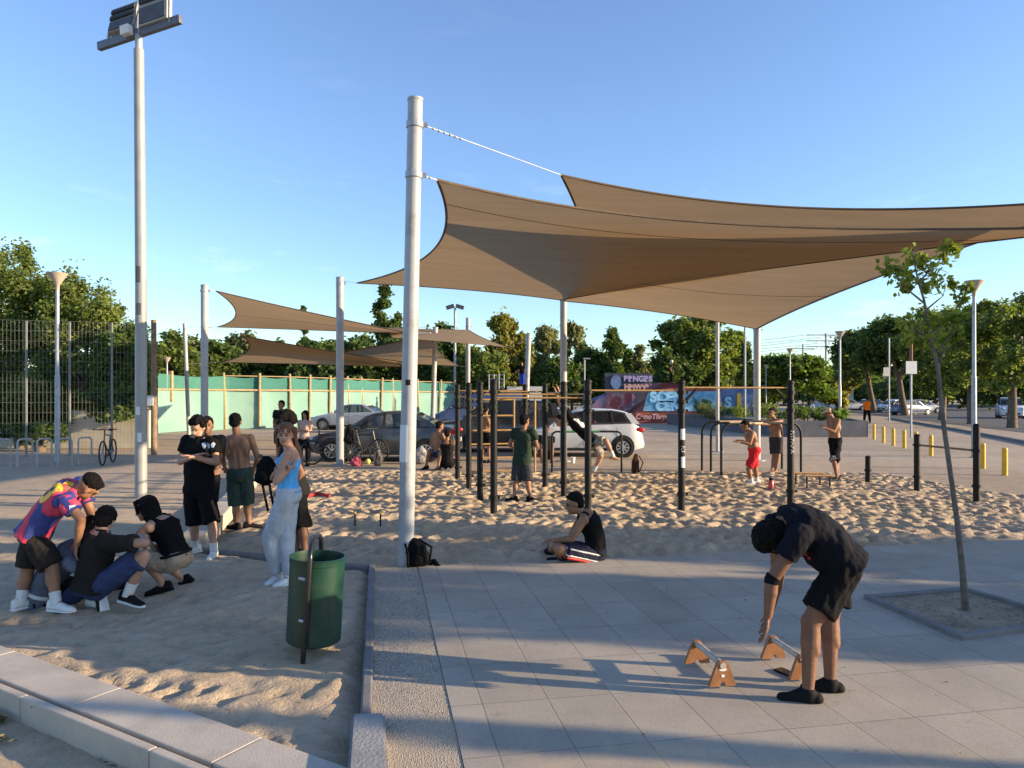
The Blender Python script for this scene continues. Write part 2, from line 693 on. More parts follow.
        if hair == 'cap':
            cb = MB()
            cb.ell(hp(0, -0.014, 0.062), (0.09 * k, 0.106 * k, 0.075 * k), Mh)
            cb.prism([hp(x, y, 0.058 - 0.12 * (y - 0.06)) for x, y in ((-0.075, 0.06), (-0.06, 0.13), (-0.03, 0.165), (0.03, 0.165), (0.06, 0.13), (0.075, 0.06))], h_u * 0.012)
            cb.build('cap', cloth('cap_beige', (0.5, 0.42, 0.30)), root)
        hme = remeshed(hb, max(vox * 0.85, 0.007), 2, wrinkle=hw_ * (1.0 if hair in ('curly', 'mop', 'afro') else 0.55), wscale=38, base=base, name='hair')
        link('hair', hme, hm, root)
    # clothing
    sd = D * 3.7
    if top:
        g = 0.014 * k * loose
        c = MB()
        if top in ('tee', 'crop') and not female:
            ST = [(t, max(w_, .158 + .006 * loose) if t < .6 else w_, max(d_, .108) if t < .6 else d_, o_) for (t, w_, d_, o_) in TAB if -0.05 < t < 1.0]
            ST = [(-0.10, .180, .132, -.008), (-0.02, .172, .126, -.008)] + [q for q in ST if q[0] > 0.05]
        else:
            ST = [q for q in TAB if (-0.02 if not female else 0.1) < q[0] < 0.99]
            if top in ('tank', 'strap'):
                ST = [q for q in ST if q[0] < (0.80 if top == 'strap' else 0.9)]
            if female:
                ST = [(0.06, .160, .112, -.01)] + ST
        torso(c, ST, g, bel=belly)
        if female:
            for s in (-1, 1):
                c.ell(mid.lerp(N, 0.42) + rs * 0.07 * s * k + fwd_c * 0.075 * k, (0.048 * k + g,) * 3)
        if top in ('tee', 'crop'):
            c.cap(sh['L'] - ax * 0.012 * k, sh['R'] - ax * 0.012 * k, 0.056 * k + g * .6, 0.056 * k + g * .6)
            c.cap(N - ax * 0.035 * k, sh['R'].lerp(N, 0.3), 0.066 * k, 0.052 * k)
            c.cap(N - ax * 0.03 * k, N.lerp(Hd, 0.22), 0.070 * k, 0.064 * k, flat_b=True)
            c.cap(N - ax * 0.035 * k, sh['L'].lerp(N, 0.3), 0.066 * k, 0.052 * k)
            for s in 'RL':
                c.cap(sh[s], sh[s].lerp(jt['e' + s], slv), 0.062 * k + g * .7, 0.056 * k + g * 1.1, flat_b=True)
        elif top in ('tank', 'strap'):
            for s in 'RL':
                q = N.lerp(sh[s], 0.52)
                wd = 0.024 if top == 'tank' else 0.008
                for yy in (-1, 1):
                    c.cap(mid.lerp(N, 0.55) + (q - N) * 1.0 + fwd_c * 0.10 * yy * k, q + ax * 0.018 * k + fwd_c * 0.025 * yy * k, wd * k * 1.3 + 0.004, wd * k + 0.006)
                c.cap(q + ax * 0.016 * k + fwd_c * 0.03 * k, q + ax * 0.016 * k - fwd_c * 0.03 * k, wd * k + 0.006, wd * k + 0.006)
        cme = remeshed(c, vox, 3, wrinkle=0.010 * loose, wscale=12, base=base, name='shirt', seed=sd)
        link('shirt' if top in ('tee', 'crop') else 'tank_top', cme, topm or BLACK, root)
    if bottom:
        g = 0.016 * k * loose
        c = MB()
        TB = [(-0.20, .10, .085, 0), (-0.12, .150, .108, -.01), (-.03, .165, .118, -.01), (.04, .160, .114, -.004)]
        if top not in ('tee',):
            TB += [(.10, .160, .112, -.004), (.16, .152, .106, 0)]
        torso(c, TB, g * 0.9 if top != 'tee' else g * 0.6)
        for s in 'RL':
            h_, K_, A_ = hip[s], jt['k' + s], jt['a' + s]
            if bottom == 'shorts':
                c.cap(h_, h_.lerp(K_, hem), 0.090 * k + g * .7, (0.072 + 0.012 * loose) * k + g, flat_b=True)
            else:
                c.cap(h_, K_, 0.094 * k + g, 0.076 * k + g)
                c.cap(K_, K_.lerp(A_, 0.5), 0.076 * k + g, 0.066 * k + g)
                c.cap(K_.lerp(A_, 0.5), K_.lerp(A_, 0.93), 0.066 * k + g, 0.048 * k + g, flat_b=True)
        cme = remeshed(c, vox, 3, wrinkle=0.011 * loose, wscale=11, base=base, name=bottom, seed=sd + 5)
        link(bottom, cme, botm or BLACK, root)
    for i, s in enumerate('RL'):
        A_, K_ = jt['a' + s], jt['k' + s]
        fv, up = fdirs[s]
        if sock is not None:
            c = MB().tube([A_ - up * 0.02 * k, A_, A_.lerp(K_, 0.16), A_.lerp(K_, 0.30)], [0.046 * k, 0.044 * k, 0.045 * k, 0.05 * k], 12)
            c.build('sock', sock, root)
        if shoes is not None:
            upm, solm = shoes
            side = up.cross(fv).normalized()
            org = A_ - up * 0.085 * k
            def ring(y, w_, h0, h1):
                out = []
                for q in range(14):
                    a = 2 * pi * q / 14
                    zz = h0 + (h1 - h0) * (0.5 + 0.5 * sin(a))
                    xx = w_ * cos(a) * (1.0 if sin(a) < 0 else 0.8)
                    out.append(org + fv * y * k + side * xx * k + up * zz * k)
                return out
            u_ = MB().loft([ring(-0.082, 0.018, 0.02, 0.075), ring(-0.07, 0.036, 0.014, 0.105), ring(-0.03, 0.042, 0.012, 0.115), ring(0.02, 0.042, 0.012, 0.105), ring(0.07, 0.046, 0.012, 0.078), ring(0.12, 0.050, 0.012, 0.06), ring(0.165, 0.042, 0.014, 0.052), ring(0.185, 0.022, 0.018, 0.04)])
            u_.build('shoe', upm, root)
            s_ = MB().loft([ring(-0.088, 0.02, 0.0, 0.026), ring(-0.07, 0.041, 0.0, 0.03), ring(0.02, 0.044, 0.0, 0.028), ring(0.12, 0.053, 0.0, 0.024), ring(0.17, 0.044, 0.0, 0.026), ring(0.192, 0.022, 0.004, 0.03)])
            s_.build('shoe_sole', solm, root)
    root['_j'] = 0
    del root['_j']
    return root, dict(P=P, N=N, mid=mid, sh=sh, jt=jt, hip=hip, hp=hp, k=k, fwd=fwd_c, ax=ax, rs=rs, fwd_p=fwd_p, spine_at=spine_at)


def hand(b, E, W_, k, side, f, curl):
    d = (W_ - E).normalized()
    # palm normal: towards the body's mid line / front
    pn = Vector((0, 0, -1)) if abs(d.z) < 0.6 else f.copy()
    pn = (pn - d * pn.dot(d))
    pn = pn.normalized() if pn.length > 1e-3 else d.orthogonal().normalized()
    lat = d.cross(pn).normalized()
    pc = W_ + d * 0.05 * k
    M = Matrix((lat, pn, d)).transposed()
    b.ell(pc, (0.038 * k, 0.016 * k, 0.055 * k), M, 12, 8)
    lens = (0.070, 0.080, 0.074, 0.058)
    for i in range(4):
        o = (i - 1.5) * 0.021 * k
        a0 = W_ + d * 0.085 * k + lat * o
        dirn = (d + lat * (i - 1.5) * 0.10)
        c1 = R(25 * curl + 4 * i)
        d1 = (dirn * cos(c1) + pn * sin(c1)).normalized()
        c2 = R(70 * curl + 6 * i)
        d2 = (dirn * cos(c2) + pn * sin(c2)).normalized()
        p1 = a0 + d1 * lens[i] * 0.55 * k
        p2 = p1 + d2 * lens[i] * 0.5 * k
        b.cap(a0 - d * 0.02 * k, p1, 0.0105 * k, 0.0095 * k, 7)
        b.cap(p1, p2, 0.0095 * k, 0.0075 * k, 7)
    s = 1 if side == 'L' else -1
    t0 = W_ + d * 0.025 * k + lat * 0.03 * k * s
    t1 = t0 + (d * 0.7 + lat * 0.6 * s + pn * 0.45).normalized() * 0.045 * k
    t2 = t1 + (d * 0.9 + pn * 0.5).normalized() * 0.032 * k
    b.cap(t0, t1, 0.014 * k, 0.011 * k, 7)
    b.cap(t1, t2, 0.011 * k, 0.008 * k, 7)


def decal_on(obj, parent, offs=0.004):
    """returns a function that drops a point, moving along -n, onto obj's surface"""
    me = obj.data
    base = parent_origin(parent)
    bv = BVHTree.FromPolygons([v.co + base for v in me.vertices], [tuple(p.vertices) for p in me.polygons])
    return bv


def project_text(name, body, size, M, m, parent, target, bold=0.0, offs=0.005):
    bv = decal_on(target, parent)
    n = (M.to_3x3() @ Vector((0, 0, 1))).normalized()

    def fn(p):
        o = p + n * 0.4
        hit = bv.ray_cast(o, -n, 1.2)
        if hit[0] is not None:
            return hit[0] + n * offs
        q = bv.find_nearest(p)
        return q[0] + q[1] * offs
    me = text_mesh(body, size, 0.0, bold=bold)
    bm = bmesh.new()
    bm.from_mesh(me)
    bmesh.ops.triangulate(bm, faces=bm.faces[:])
    for _ in range(2):
        bmesh.ops.subdivide_edges(bm, edges=[e for e in bm.edges if e.calc_length() > size * 0.08], cuts=1, use_grid_fill=False)
        bmesh.ops.triangulate(bm, faces=bm.faces[:])
    bm.to_mesh(me)
    bm.free()
    base = parent_origin(parent)
    for v in me.vertices:
        v.co = fn(M @ v.co) - base
    me.materials.clear()
    return link(name, me, m, parent)


def project_patch(name, poly2d, M, m, parent, target, offs=0.004, div=6, start=0.4):
    bv = decal_on(target, parent)
    n = (M.to_3x3() @ Vector((0, 0, 1))).normalized()
    bm = bmesh.new()
    vs = [bm.verts.new((x, y, 0)) for x, y in poly2d]
    bm.faces.new(vs)
    bmesh.ops.triangulate(bm, faces=bm.faces[:])
    for _ in range(div):
        mx = [e for e in bm.edges if e.calc_length() > 0.025]
        if not mx:
            break
        bmesh.ops.subdivide_edges(bm, edges=mx, cuts=1)
        bmesh.ops.triangulate(bm, faces=bm.faces[:])
    base = parent_origin(parent)
    for v in bm.verts:
        p = M @ v.co
        hit = bv.ray_cast(p + n * start, -n, 1.2)
        if hit[0] is None:
            hit = bv.find_nearest(p)
        v.co = hit[0] + n * offs - base
    me = bpy.data.meshes.new(name)
    bm.to_mesh(me)
    bm.free()
    me.shade_smooth()
    return link(name, me, m, parent)


def part(root, name):
    for c in root.children:
        if c.name.split('.')[0] == name:
            return c
# ------------------------------------------------------------------ the people in the photo
WSHOE = (M_SOLE, M_SOLE)
BSHOE = (M_BLKSHOE, M_BLKSHOE)
M_WSOCK = cloth('sock_white', (0.6, 0.6, 0.58))
M_BSOCK = cloth('sock_black', (0.02, 0.02, 0.022))
M_PRINT = mat('print_white', (0.55, 0.57, 0.6), rough=0.7, var=0.05)
M_RED = mat('print_red', (0.45, 0.025, 0.02), rough=0.7, var=0.15)

# man bending over the parallel bars
navyblack = cloth('cloth_blue_black', (0.006, 0.007, 0.012), spec=0.12)
r1, j1 = person('man in black tee and shorts bending down to reach for wooden push-up bar', 4.62, 1.78, 292,
    (840, 560), (782, 529), (774, 536, -0.02), [(778, 577, 0.05), (770, 611, -0.05)], [(772, 580, 0.02), (768, 616, -0.02)],
    [(830, 616), (830, 681)], [(811, 622), (808, 691)], sk='brown', hair='curly', top='tee', topm=navyblack, bottom='shorts', botm=BLACK,
    shoes=None, sock=None, spine=(815, 529), hdir=(-0.85, -0.1, -0.5), fdir=(0.25, 0.55, -0.8), vox=0.007, slv=0.5, hem=0.80, curl=0.42, belly=0.06, loose=1.3, shw=1.05, footdir=(278, 283))
for s in 'RL':
    A_ = j1['jt']['a' + s]
    fv = Vector((sin(R(278 if s == 'R' else 283)), cos(R(278 if s == 'R' else 283)), 0))
    c = MB()
    c.cap(A_ + Vector((0, 0, -0.045)) - fv * 0.05, A_ + Vector((0, 0, -0.056)) + fv * 0.15, 0.043, 0.036)
    c.cap(A_ + Vector((0, 0, -0.05)), A_ + Vector((0, 0, 0.012)), 0.05, 0.047, flat_b=True)
    c.cap(A_ + Vector((0, 0, -0.01)), A_ + Vector((0, 0, -0.045)) + fv * 0.09, 0.045, 0.036)
    for q in c.v:
        q.z = max(q.z, 0.024)
    link('sock_shoe', remeshed(c, 0.008, 3, base=r1.location, name='sock_shoe'), M_BLKSHOE, r1)
eL, wL = j1['jt']['eL'], j1['jt']['wL']
MB().tube([j1['sh']['L'].lerp(eL, 0.92), eL, eL.lerp(wL, 0.10)], [0.049, 0.0475, 0.047], 14).build('arm_band', BLACK, r1)
s1 = part(r1, 'shirt')
Mv = frame(at(803, 553, 4.53), (1, -0.15, 0), (0, 0, 1))
project_patch('chest_print', [(-0.06, 0.02), (-0.02, 0.045), (0.035, 0.0), (0.05, -0.05), (0.02, -0.03), (-0.03, -0.02)], Mv, M_RED, r1, s1, start=0.0)
Mv = frame(at(806, 598, 4.3), (1, 0.1, 0), (0, 0, 1))
project_patch('shorts_mark', [(-0.018, 0.018), (-0.006, 0.004), (0.004, 0.014), (0.02, 0.024), (0.008, 0.004), (0.012, -0.012), (0.0, -0.003), (-0.014, -0.016)], Mv, M_PRINT, r1, part(r1, 'shorts'))

# striped football shirt
def jersey():
    m, nt, b, o = new_mat('jersey_blue_red')
    v = coords(nt)
    dt = nd(nt, 'ShaderNodeVectorMath', operation='DOT_PRODUCT')
    nt.links.new(v, dt.inputs[0])
    dt.inputs[1].default_value = (0.53, -0.85, 0.05)
    f = noise_tex(nt, v, 5.5, 3, 0.5)
    ml = nd(nt, 'ShaderNodeMath', operation='MULTIPLY_ADD')
    nt.links.new(dt.outputs['Value'], ml.inputs[0])
    ml.inputs[1].default_value = 2 * pi / 0.15
    ml.inputs[2].default_value = 0.6
    sn = nd(nt, 'ShaderNodeMath', operation='SINE')
    nt.links.new(ml.outputs[0], sn.inputs[0])
    m2 = nd(nt, 'ShaderNodeMath', operation='MULTIPLY_ADD')
    nt.links.new(f, m2.inputs[0])
    m2.inputs[1].default_value = 2.6
    m2.inputs[2].default_value = -1.25
    ad = nd(nt, 'ShaderNodeMath', operation='ADD')
    nt.links.new(sn.outputs[0], ad.inputs[0])
    nt.links.new(m2.outputs[0], ad.inputs[1])
    c = ramp(nt, ad.outputs[0], [(0.02, (0.025, 0.04, 0.19)), (0.14, (0.05, 0.035, 0.16)), (0.22, (0.42, 0.02, 0.07)), (0.8, (0.55, 0.045, 0.09))])
    nt.links.new(c, b.inputs['Base Color'])
    b.inputs['Roughness'].default_value = 0.75
    bump(nt, b, noise_tex(nt, v, 25, 4), 0.4, 0.02)
    return m
M_YEL = mat('print_yellow', (0.75, 0.42, 0.03), rough=0.6, var=0.1)
r2, j2 = person('man in blue and red striped jersey numbered 10 bending over crouching group', 6.5, 1.76, 58,
    (36, 531), (76, 490), (88, 487), [(81, 519, -0.02), (77, 545, 0.05)], [(92, 516, 0.0), (88, 542, 0.05)],
    [(52, 568), (56, 602)], [(27, 570), (21, 600)], sk='tan', hair='fade', top='tee', topm=jersey(), bottom='shorts', botm=cloth('shorts_brown_black', (0.02, 0.016, 0.014)),
    shoes=WSHOE, sock=M_WSOCK, spine=(53, 506), hdir=(0.75, 0.15, 0.55), fdir=(0.35, 0.55, -0.75), loose=1.35, hem=0.95, footdir=(100, 20), vox=0.009)
s2 = part(r2, 'shirt')
ax = (j2['N'] - j2['mid']).normalized()
Mv = frame(at(51, 499, 6.2), j2['rs'] + Vector((0.15, 0, 0)), ax)
nrm = Mv.to_3x3() @ Vector((0, 0, 1))
bkc = j2['mid'].lerp(j2['N'], 0.38) + nrm * 0.16
Mv.translation = bkc
project_text('number', '10', 0.30, Mv, M_YEL, r2, s2, bold=0.012)
for dx_, up_, pl in ((0.03, 0.215, [(-0.05, -0.025), (0.05, -0.025), (0.05, 0.025), (-0.05, 0.025)]), (-0.02, -0.215, [(-0.055, -0.03), (0.055, -0.03), (0.05, 0.03), (-0.05, 0.03)])):
    Mv2 = Mv.copy(); Mv2.translation = bkc + ax * up_ + j2['rs'] * dx_
    project_patch('yellow_print', pl, Mv2, M_YEL, r2, s2)
for s_ in 'RL':
    q_ = j2['sh'][s_]
    c = MB().cap(q_.lerp(j2['jt']['e' + s_], 0.08), q_.lerp(j2['jt']['e' + s_], 0.60), 0.079, 0.077, flat_b=True)
    link('sleeve', remeshed(c, 0.01, 2, wrinkle=0.005, base=r2.location, name='sleeve'), cloth('jersey_navy', (0.028, 0.04, 0.17)), r2)
Ms = frame(j2['sh']['R'].lerp(j2['jt']['eR'], 0.38) + Vector((0.3, -0.3, 0)), (0.7, 0.7, 0), (0, 0, 1))
project_patch('sleeve_badge', [(-0.03, -0.03), (0.03, -0.03), (0.03, 0.03), (-0.03, 0.03)], Ms, M_PRINT, r2, s2)

# man sitting on the sand under the jersey man
r3, j3 = person('seated man in grey-blue shirt half hidden behind the legs of the jersey man', 6.62, 1.7, 55,
    (40, 597), (80, 550), (89, 533), [(92, 572, 0.0), (108, 574, 0.2)], [(84, 570, 0.25), (98, 578, 0.3)],
    [(82, 590, 0.25), (112, 588, 0.25)], [(80, 584, 0.4), (105, 584, 0.3)], snap=(False, False), sk='tan', hair='mop', top='tee',
    topm=cloth('cloth_slate', (0.10, 0.115, 0.15)), bottom='shorts', botm=BLACK, spine=(55, 568), shoes=BSHOE, hdir=(0.4, 0.2, 0.85), fdir=(0.6, 0.5, -0.5), loose=1.3)
p_, d_, l_ = j3['spine_at'](0.10)
f_ = l_.cross(d_) * -1
MB().tube([p_ + f_ * 0.142 * cos(a) + l_ * 0.185 * sin(a) for a in [2 * pi * i / 20 for i in range(20)]], 0.018, 8, closed=True).build('waistband', M_WSOCK, r3)

# kneeling man in black tee
navy = cloth('cloth_navy', (0.03, 0.045, 0.11))
r4, j4 = person('kneeling man in black tee and navy shorts seen from behind', 6.45, 1.8, 42,
    (92, 584), (102, 532), (104, 522, 0.06), [(145, 543, -0.05), (142, 536, 0.25)], [(82, 556, 0.2), (96, 556, 0.45)],
    [(143, 556, 0.0), (128, 594, 0.0)], [(73, 600, 0.12), (98, 603, -0.18)], snap=(False, False), sk='fair', hair='short', top='tee',
    topm=cloth('cloth_washed_black', (0.017, 0.016, 0.0155), spec=0.12), bottom='shorts', botm=navy, spine=(95, 560), shoes=(M_BLKSHOE, M_SOLE), sock=M_WSOCK,
    hdir=(0.1, 0.55, 0.8), fdir=(-0.3, 0.75, -0.6), loose=1.3, hem=0.92, shw=1.12, slv=0.75, footdir=((0.95, -0.3, -0.12), (0.35, -0.35, -0.85)), vox=0.010)
# woman crouching
r5, j5 = person('crouching woman in black top and khaki trousers with dark bob hair', 6.95, 1.66, 285,
    (176, 559), (157, 519), (146, 509), [(141, 537, 0.22), (146, 550, 0.12)], [(139, 533, -0.02), (152, 546, 0.12)],
    [(154, 556, 0.22), (183, 579, 0.05)], [(147, 561, -0.05), (163, 584, 0.05)], snap=(False, False), sk='fair', hair='bob', top='tank',
    topm=BLACK, bottom='shorts', botm=cloth('cloth_khaki', (0.30, 0.235, 0.17)), shoes=BSHOE, female=True, spine=(170, 538),
    hface=262, hpitch=-18, hem=1.0, loose=1.0, footdir=((-0.75, -0.1, -0.55), (-0.95, -0.15, -0.2)))
p_, d_, l_ = j5['spine_at'](0.13)
f_ = l_.cross(d_) * -1
MB().tube([p_ + f_ * 0.125 * cos(a) + l_ * 0.172 * sin(a) for a in [2 * pi * i / 20 for i in range(20)]], 0.015, 8, closed=True).build('belt', M_BLKSHOE, r5)

# standing man, arms crossed
r6, j6 = person('man in black tee with white print and black shorts standing with crossed arms', 8.6, 1.72, 192,
    (199, 487), (200, 438), (198, 428), [(180, 462, -0.02), (199, 455, -0.20)], [(217, 463, -0.02), (193, 457, -0.22)],
    [(194, 525), (195, 546)], [(212, 524), (214, 551)], sk='fair', hair='mop', top='tee', topm=BLACK, bottom='shorts', botm=BLACK,
    shoes=WSHOE, sock=M_WSOCK, hface=192, hpitch=-24, loose=1.3, hem=0.98, curl=0.3, footdir=(215, 175), shw=0.95)
Mv = frame(at(197.5, 447.5, 8.2), (0.75, 0, 0), (0, 0, 1))
for k_, pl in enumerate(([(-0.11, 0.04), (-0.06, 0.055), (-0.025, 0.01), (-0.045, -0.05), (-0.08, -0.02)], [(-0.02, 0.05), (0.02, 0.03), (0.03, -0.03), (-0.005, -0.045)], [(0.04, 0.02), (0.075, 0.06), (0.11, 0.03), (0.085, -0.035), (0.05, -0.02)])):
    project_patch('chest_print', [(x_ * 0.75, y_ * 0.75) for x_, y_ in pl], Mv, mat('print_pale_blue', (0.35, 0.42, 0.5), rough=0.7), r6, part(r6, 'shirt'))

r7, j7 = person('man mostly hidden behind the man with crossed arms, forearm showing', 9.9, 1.76, 160,
    (206, 477), (207, 437), (207, 426), [(196, 458), (199, 468, -0.15)], [(218, 461, 0.02), (217, 468, -0.22)],
    [(202, 508), (201, 531)], [(210, 508), (211, 531)], sk='tan', hair='short', top='tee', topm=BLACK2, bottom='shorts', botm=BLACK, shoes=BSHOE)

# shirtless man with green shorts, from behind
r8, j8 = person('shirtless man in dark green shorts seen from behind beside concrete kerb', 10.3, 1.72, 352,
    (240, 474), (237, 436), (235.5, 422), [(258, 459, -0.02), (254, 468, 0.18)], [(222, 459, 0.0), (225, 467, 0.2)],
    [(247, 505), (249, 523)], [(236, 506), (236, 524)], sk='tan', hair='short', bottom='shorts', botm=cloth('cloth_dark_green', (0.035, 0.055, 0.045)),
    shoes=BSHOE, hem=0.98, loose=1.35, footdir=(70, 300), shw=1.02)

# woman in blue top
r9, j9 = person('young woman in light blue strappy top and pale grey sweatpants looking at the camera', 7.25, 1.66, 262,
    (288, 494), (290, 449), (285.5, 435), [(273, 478, 0.16), (279, 468, -0.34)], [(276, 482, -0.06), (287, 472, 0.05)],
    [(287, 538), (288, 577)], [(270, 538), (277, 575)], sk='fair', hair='bangs', hairm=M_HAIRB, top='strap', topm=cloth('cloth_sky_blue', (0.10, 0.38, 0.72)),
    bottom='trousers', botm=cloth('cloth_pale_grey', (0.42, 0.44, 0.48)), shoes=WSHOE, sock=M_WSOCK, female=True, hface=176, hpitch=-4, loose=0.75, shw=0.92, curl=0.35,
    footdir=(215, 200), vox=0.009)

# man behind her
r10, j10 = person('man in black tee and long black shorts with bushy hair behind woman in blue top', 8.55, 1.77, 258,
    (297, 491), (288, 441), (283, 424), [(281, 470, 0.1), (269, 461, -0.05)], [(302, 474, -0.02), (284, 486, -0.1)],
    [(297, 527), (297, 551)], [(303, 528), (305, 552)], sk='brown', hair='afro', top='tee', topm=BLACK2, bottom='shorts', botm=BLACK, shoes=BSHOE, hface=250,
    hem=1.0, loose=1.35)

r11, j11 = person('man in dark shirt standing on the far side of the bushy-haired man', 20.0, 1.74, 200,
    (280, 434), (281, 411), (281, 405), [(274, 423), (276, 432, -0.1)], [(288, 423), (287, 432, -0.1)],
    [(278, 446), (278, 461)], [(283, 446), (283, 461)], sk='tan', hair='short', top='tee', topm=BLACK2, bottom='shorts', botm=BLACK2, shoes=BSHOE, vox=0.02, hands=False)
r12, j12 = person('woman with long dark hair and pale pink top leaning by the bicycle and dark sedan', 20.2, 1.6, 190,
    (304, 440), (305, 421), (305, 414.5), [(299, 431), (304, 430, -0.2)], [(311, 431), (305, 431, -0.2)],
    [(300, 450), (300, 463)], [(308, 450), (308, 463)], sk='fair', hair='long', top='tee', topm=cloth('cloth_pale_pink', (0.5, 0.36, 0.31)), bottom='trousers', botm=BLACK,
    shoes=BSHOE, female=True, vox=0.017, hands=False)

# two men sitting by the rear of the dark sedan
r13, j13 = person('shirtless man sitting and leaning forward behind the dark sedan', 18.9, 1.74, 225,
    (438, 454), (438, 433), (440, 426), [(431, 443, -0.05), (433, 450, -0.15)], [(446, 443), (443, 451, -0.15)],
    [(429, 452, -0.3), (426, 466, -0.1)], [(441, 453, -0.35), (438, 467, -0.1)], snap=(False, False), sk='tan', hair='short', bottom='shorts', botm=cloth('cloth_denim', (0.05, 0.07, 0.12)), shoes=BSHOE, hface=60, vox=0.015, hands=False)
r14, j14 = person('man in dark tank top sitting low with his back turned beside shirtless sitting man', 18.5, 1.7, 10,
    (447, 464), (447, 441), (447.5, 434), [(441, 452), (443, 459, 0.2)], [(453, 452), (451, 459, 0.2)],
    [(454, 459, 0.2), (449, 469, -0.2)], [(441, 459, 0.2), (444, 469, -0.2)], snap=(False, False), sk='tan', hair='short', top='tank', topm=BLACK2, bottom='shorts', botm=BLACK, shoes=(M_BLKSHOE, M_SOLE), vox=0.015, hands=False)
r15, j15 = person('shirtless man standing behind the yellow ladder of the pull-up rig', 20.5, 1.7, 20,
    (486, 435), (486, 416), (486, 409.5), [(492, 425, 0.05), (489, 431, 0.2)], [(480, 425, 0.05), (482, 431, 0.2)],
    [(489, 448), (489, 460)], [(483, 448), (483, 460)], sk='tan', hair='short', bottom='shorts', botm=BLACK, shoes=BSHOE, vox=0.017, hands=False)
# green tee
r16, j16 = person('man in dark green tee and dark shorts under the rig with back to camera', 13.2, 1.66, 22,
    (522, 462), (524, 430), (525, 421), [(537, 446), (531, 443, 0.22)], [(509.5, 445), (512, 446, 0.22)],
    [(528, 484), (530, 497)], [(516, 484), (514, 497)], sk='tan', hair='short', top='tee', topm=cloth('cloth_forest', (0.022, 0.038, 0.026)), bottom='shorts', botm=cloth('cloth_dark_grey', (0.04, 0.04, 0.045)),
    shoes=BSHOE, hface=45, loose=1.2, hem=0.85, vox=0.012, footdir=(60, 300))
r17, j17 = person('person in dark clothes squatting in front of the white hatchback', 20.8, 1.72, 170,
    (546, 456), (547, 437), (547, 430), [(541, 446, -0.05), (544, 453, -0.2)], [(553, 446, -0.02), (552, 458, -0.12)],
    [(541, 450, -0.35), (542, 464, -0.1)], [(552, 451, -0.35), (551, 464, -0.1)], snap=(False, False), sk='brown', hair='short', top='tee', topm=BLACK2, bottom='shorts', botm=BLACK, shoes=BSHOE, vox=0.016, hands=False)
# hanging from the bar
r18, j18 = person('man in black tee and camouflage shorts hanging with raised arms from the pull-up bar', 15.0, 1.74, 268,
    (593, 441), (569, 417), (560, 421), [(560, 404, 0.15), (556, 392, 0.02)], [(562, 403, -0.12), (559, 391, 0.02)],
    [(601, 456, 0.2), (594, 470, 0.1)], [(606, 441, -0.12), (613, 456, -0.02)], snap=(False, False), sk='fair', hair='short', top='tee', topm=BLACK,
    bottom='shorts', botm=cloth('cloth_camo', (0.24, 0.225, 0.20), var=0.75, vs=14), shoes=None, sock=M_WSOCK, hface=268, hpitch=-5, loose=1.3, vox=0.012, footdir=((-0.2, 0, -0.98), (0.85, 0, -0.1)))
Mv = frame(at(581, 423, 14.6), (0.76, 0, -0.62), (0.62, 0, 0.76))
project_patch('shirt_print', [(-0.16, -0.03), (-0.08, 0.04), (0.0, 0.02), (0.08, 0.05), (0.15, 0.0), (0.10, -0.06), (0.0, -0.03)], Mv, M_PRINT, r18, part(r18, 'shirt'))
# sitting man
r19, j19 = person('man in black tank top and striped shorts sitting cross-legged on sand at paving edge', 8.35, 1.76, 278,
    (594, 553), (582, 513), (574, 504), [(569, 541, 0.3), (554, 541, 0.1)], [(572, 539, -0.05), (555, 540, 0.02)],
    [(558, 546, 0.25), (547, 552, 0.1)], [(559, 549, -0.22), (562, 559, 0.25)], snap=(False, False), sk='tan', hair='short', top='tank', topm=BLACK,
    bottom='shorts', botm=cloth('cloth_midnight', (0.012, 0.014, 0.03)), shoes=(M_BLKSHOE, M_SOLE), sock=M_BSOCK, spine=(594, 532), hface=262, hpitch=-14, hem=0.85, vox=0.009, loose=1.1, footdir=((-0.9, -0.2, 0.1), (-0.9, 0.1, 0.0)))
a_, b_ = j19['hip']['L'], j19['jt']['kL']
off = Vector((0, -0.115, 0.0))
for nm, dz, m_, w_ in (('shorts_stripe', 0.045, M_WSOCK, 0.010), ('shorts_stripe', -0.03, M_WSOCK, 0.010), ('shorts_panel', -0.06, M_RED, 0.018)):
    bv = decal_on(part(r19, 'shorts'), r19)
    pts = []
    for i in range(13):
        p = a_.lerp(b_, -0.15 + 1.0 * i / 12) + Vector((0, -0.4, dz))
        h = bv.ray_cast(p, Vector((0, 1, 0)), 1.0)
        if h[0] is not None:
            pts.append(h[0] + Vector((0, 0.004, 0)))
    if len(pts) > 3:
        MB().tube(pts, w_, 6).build(nm, m_, r19)
# red shorts
r20, j20 = person('shirtless young man in bright red shorts and white socks beside dip bars', 15.3, 1.64, 268,
    (754, 450), (749, 431), (745, 426), [(752, 444, 0.1), (742, 441, 0.0)], [(750, 444, -0.05), (740, 442, 0.0)],
    [(755, 468), (757, 480)], [(748.5, 469), (751.5, 482)], sk='tan', hair='short', bottom='shorts', botm=cloth('cloth_red', (0.55, 0.02, 0.03)), shoes=WSHOE, sock=M_WSOCK, hface=265, hpitch=-25, loose=1.05, vox=0.012, hem=0.9)
r21, j21 = person('shirtless man in black shorts with both arms resting on the dip bars', 17.9, 1.66, 235,
    (776, 440), (775, 420), (771.5, 413), [(767, 423, 0.1), (758, 423.5, 0.0)], [(768, 424, -0.3), (758, 424, -0.15)],
    [(774, 457), (772, 470)], [(778, 457), (776, 470)], sk='tan', hair='short', bottom='shorts', botm=cloth('cloth_grey_black', (0.035, 0.033, 0.035)), shoes=None, loose=1.2, vox=0.014, hface=225)
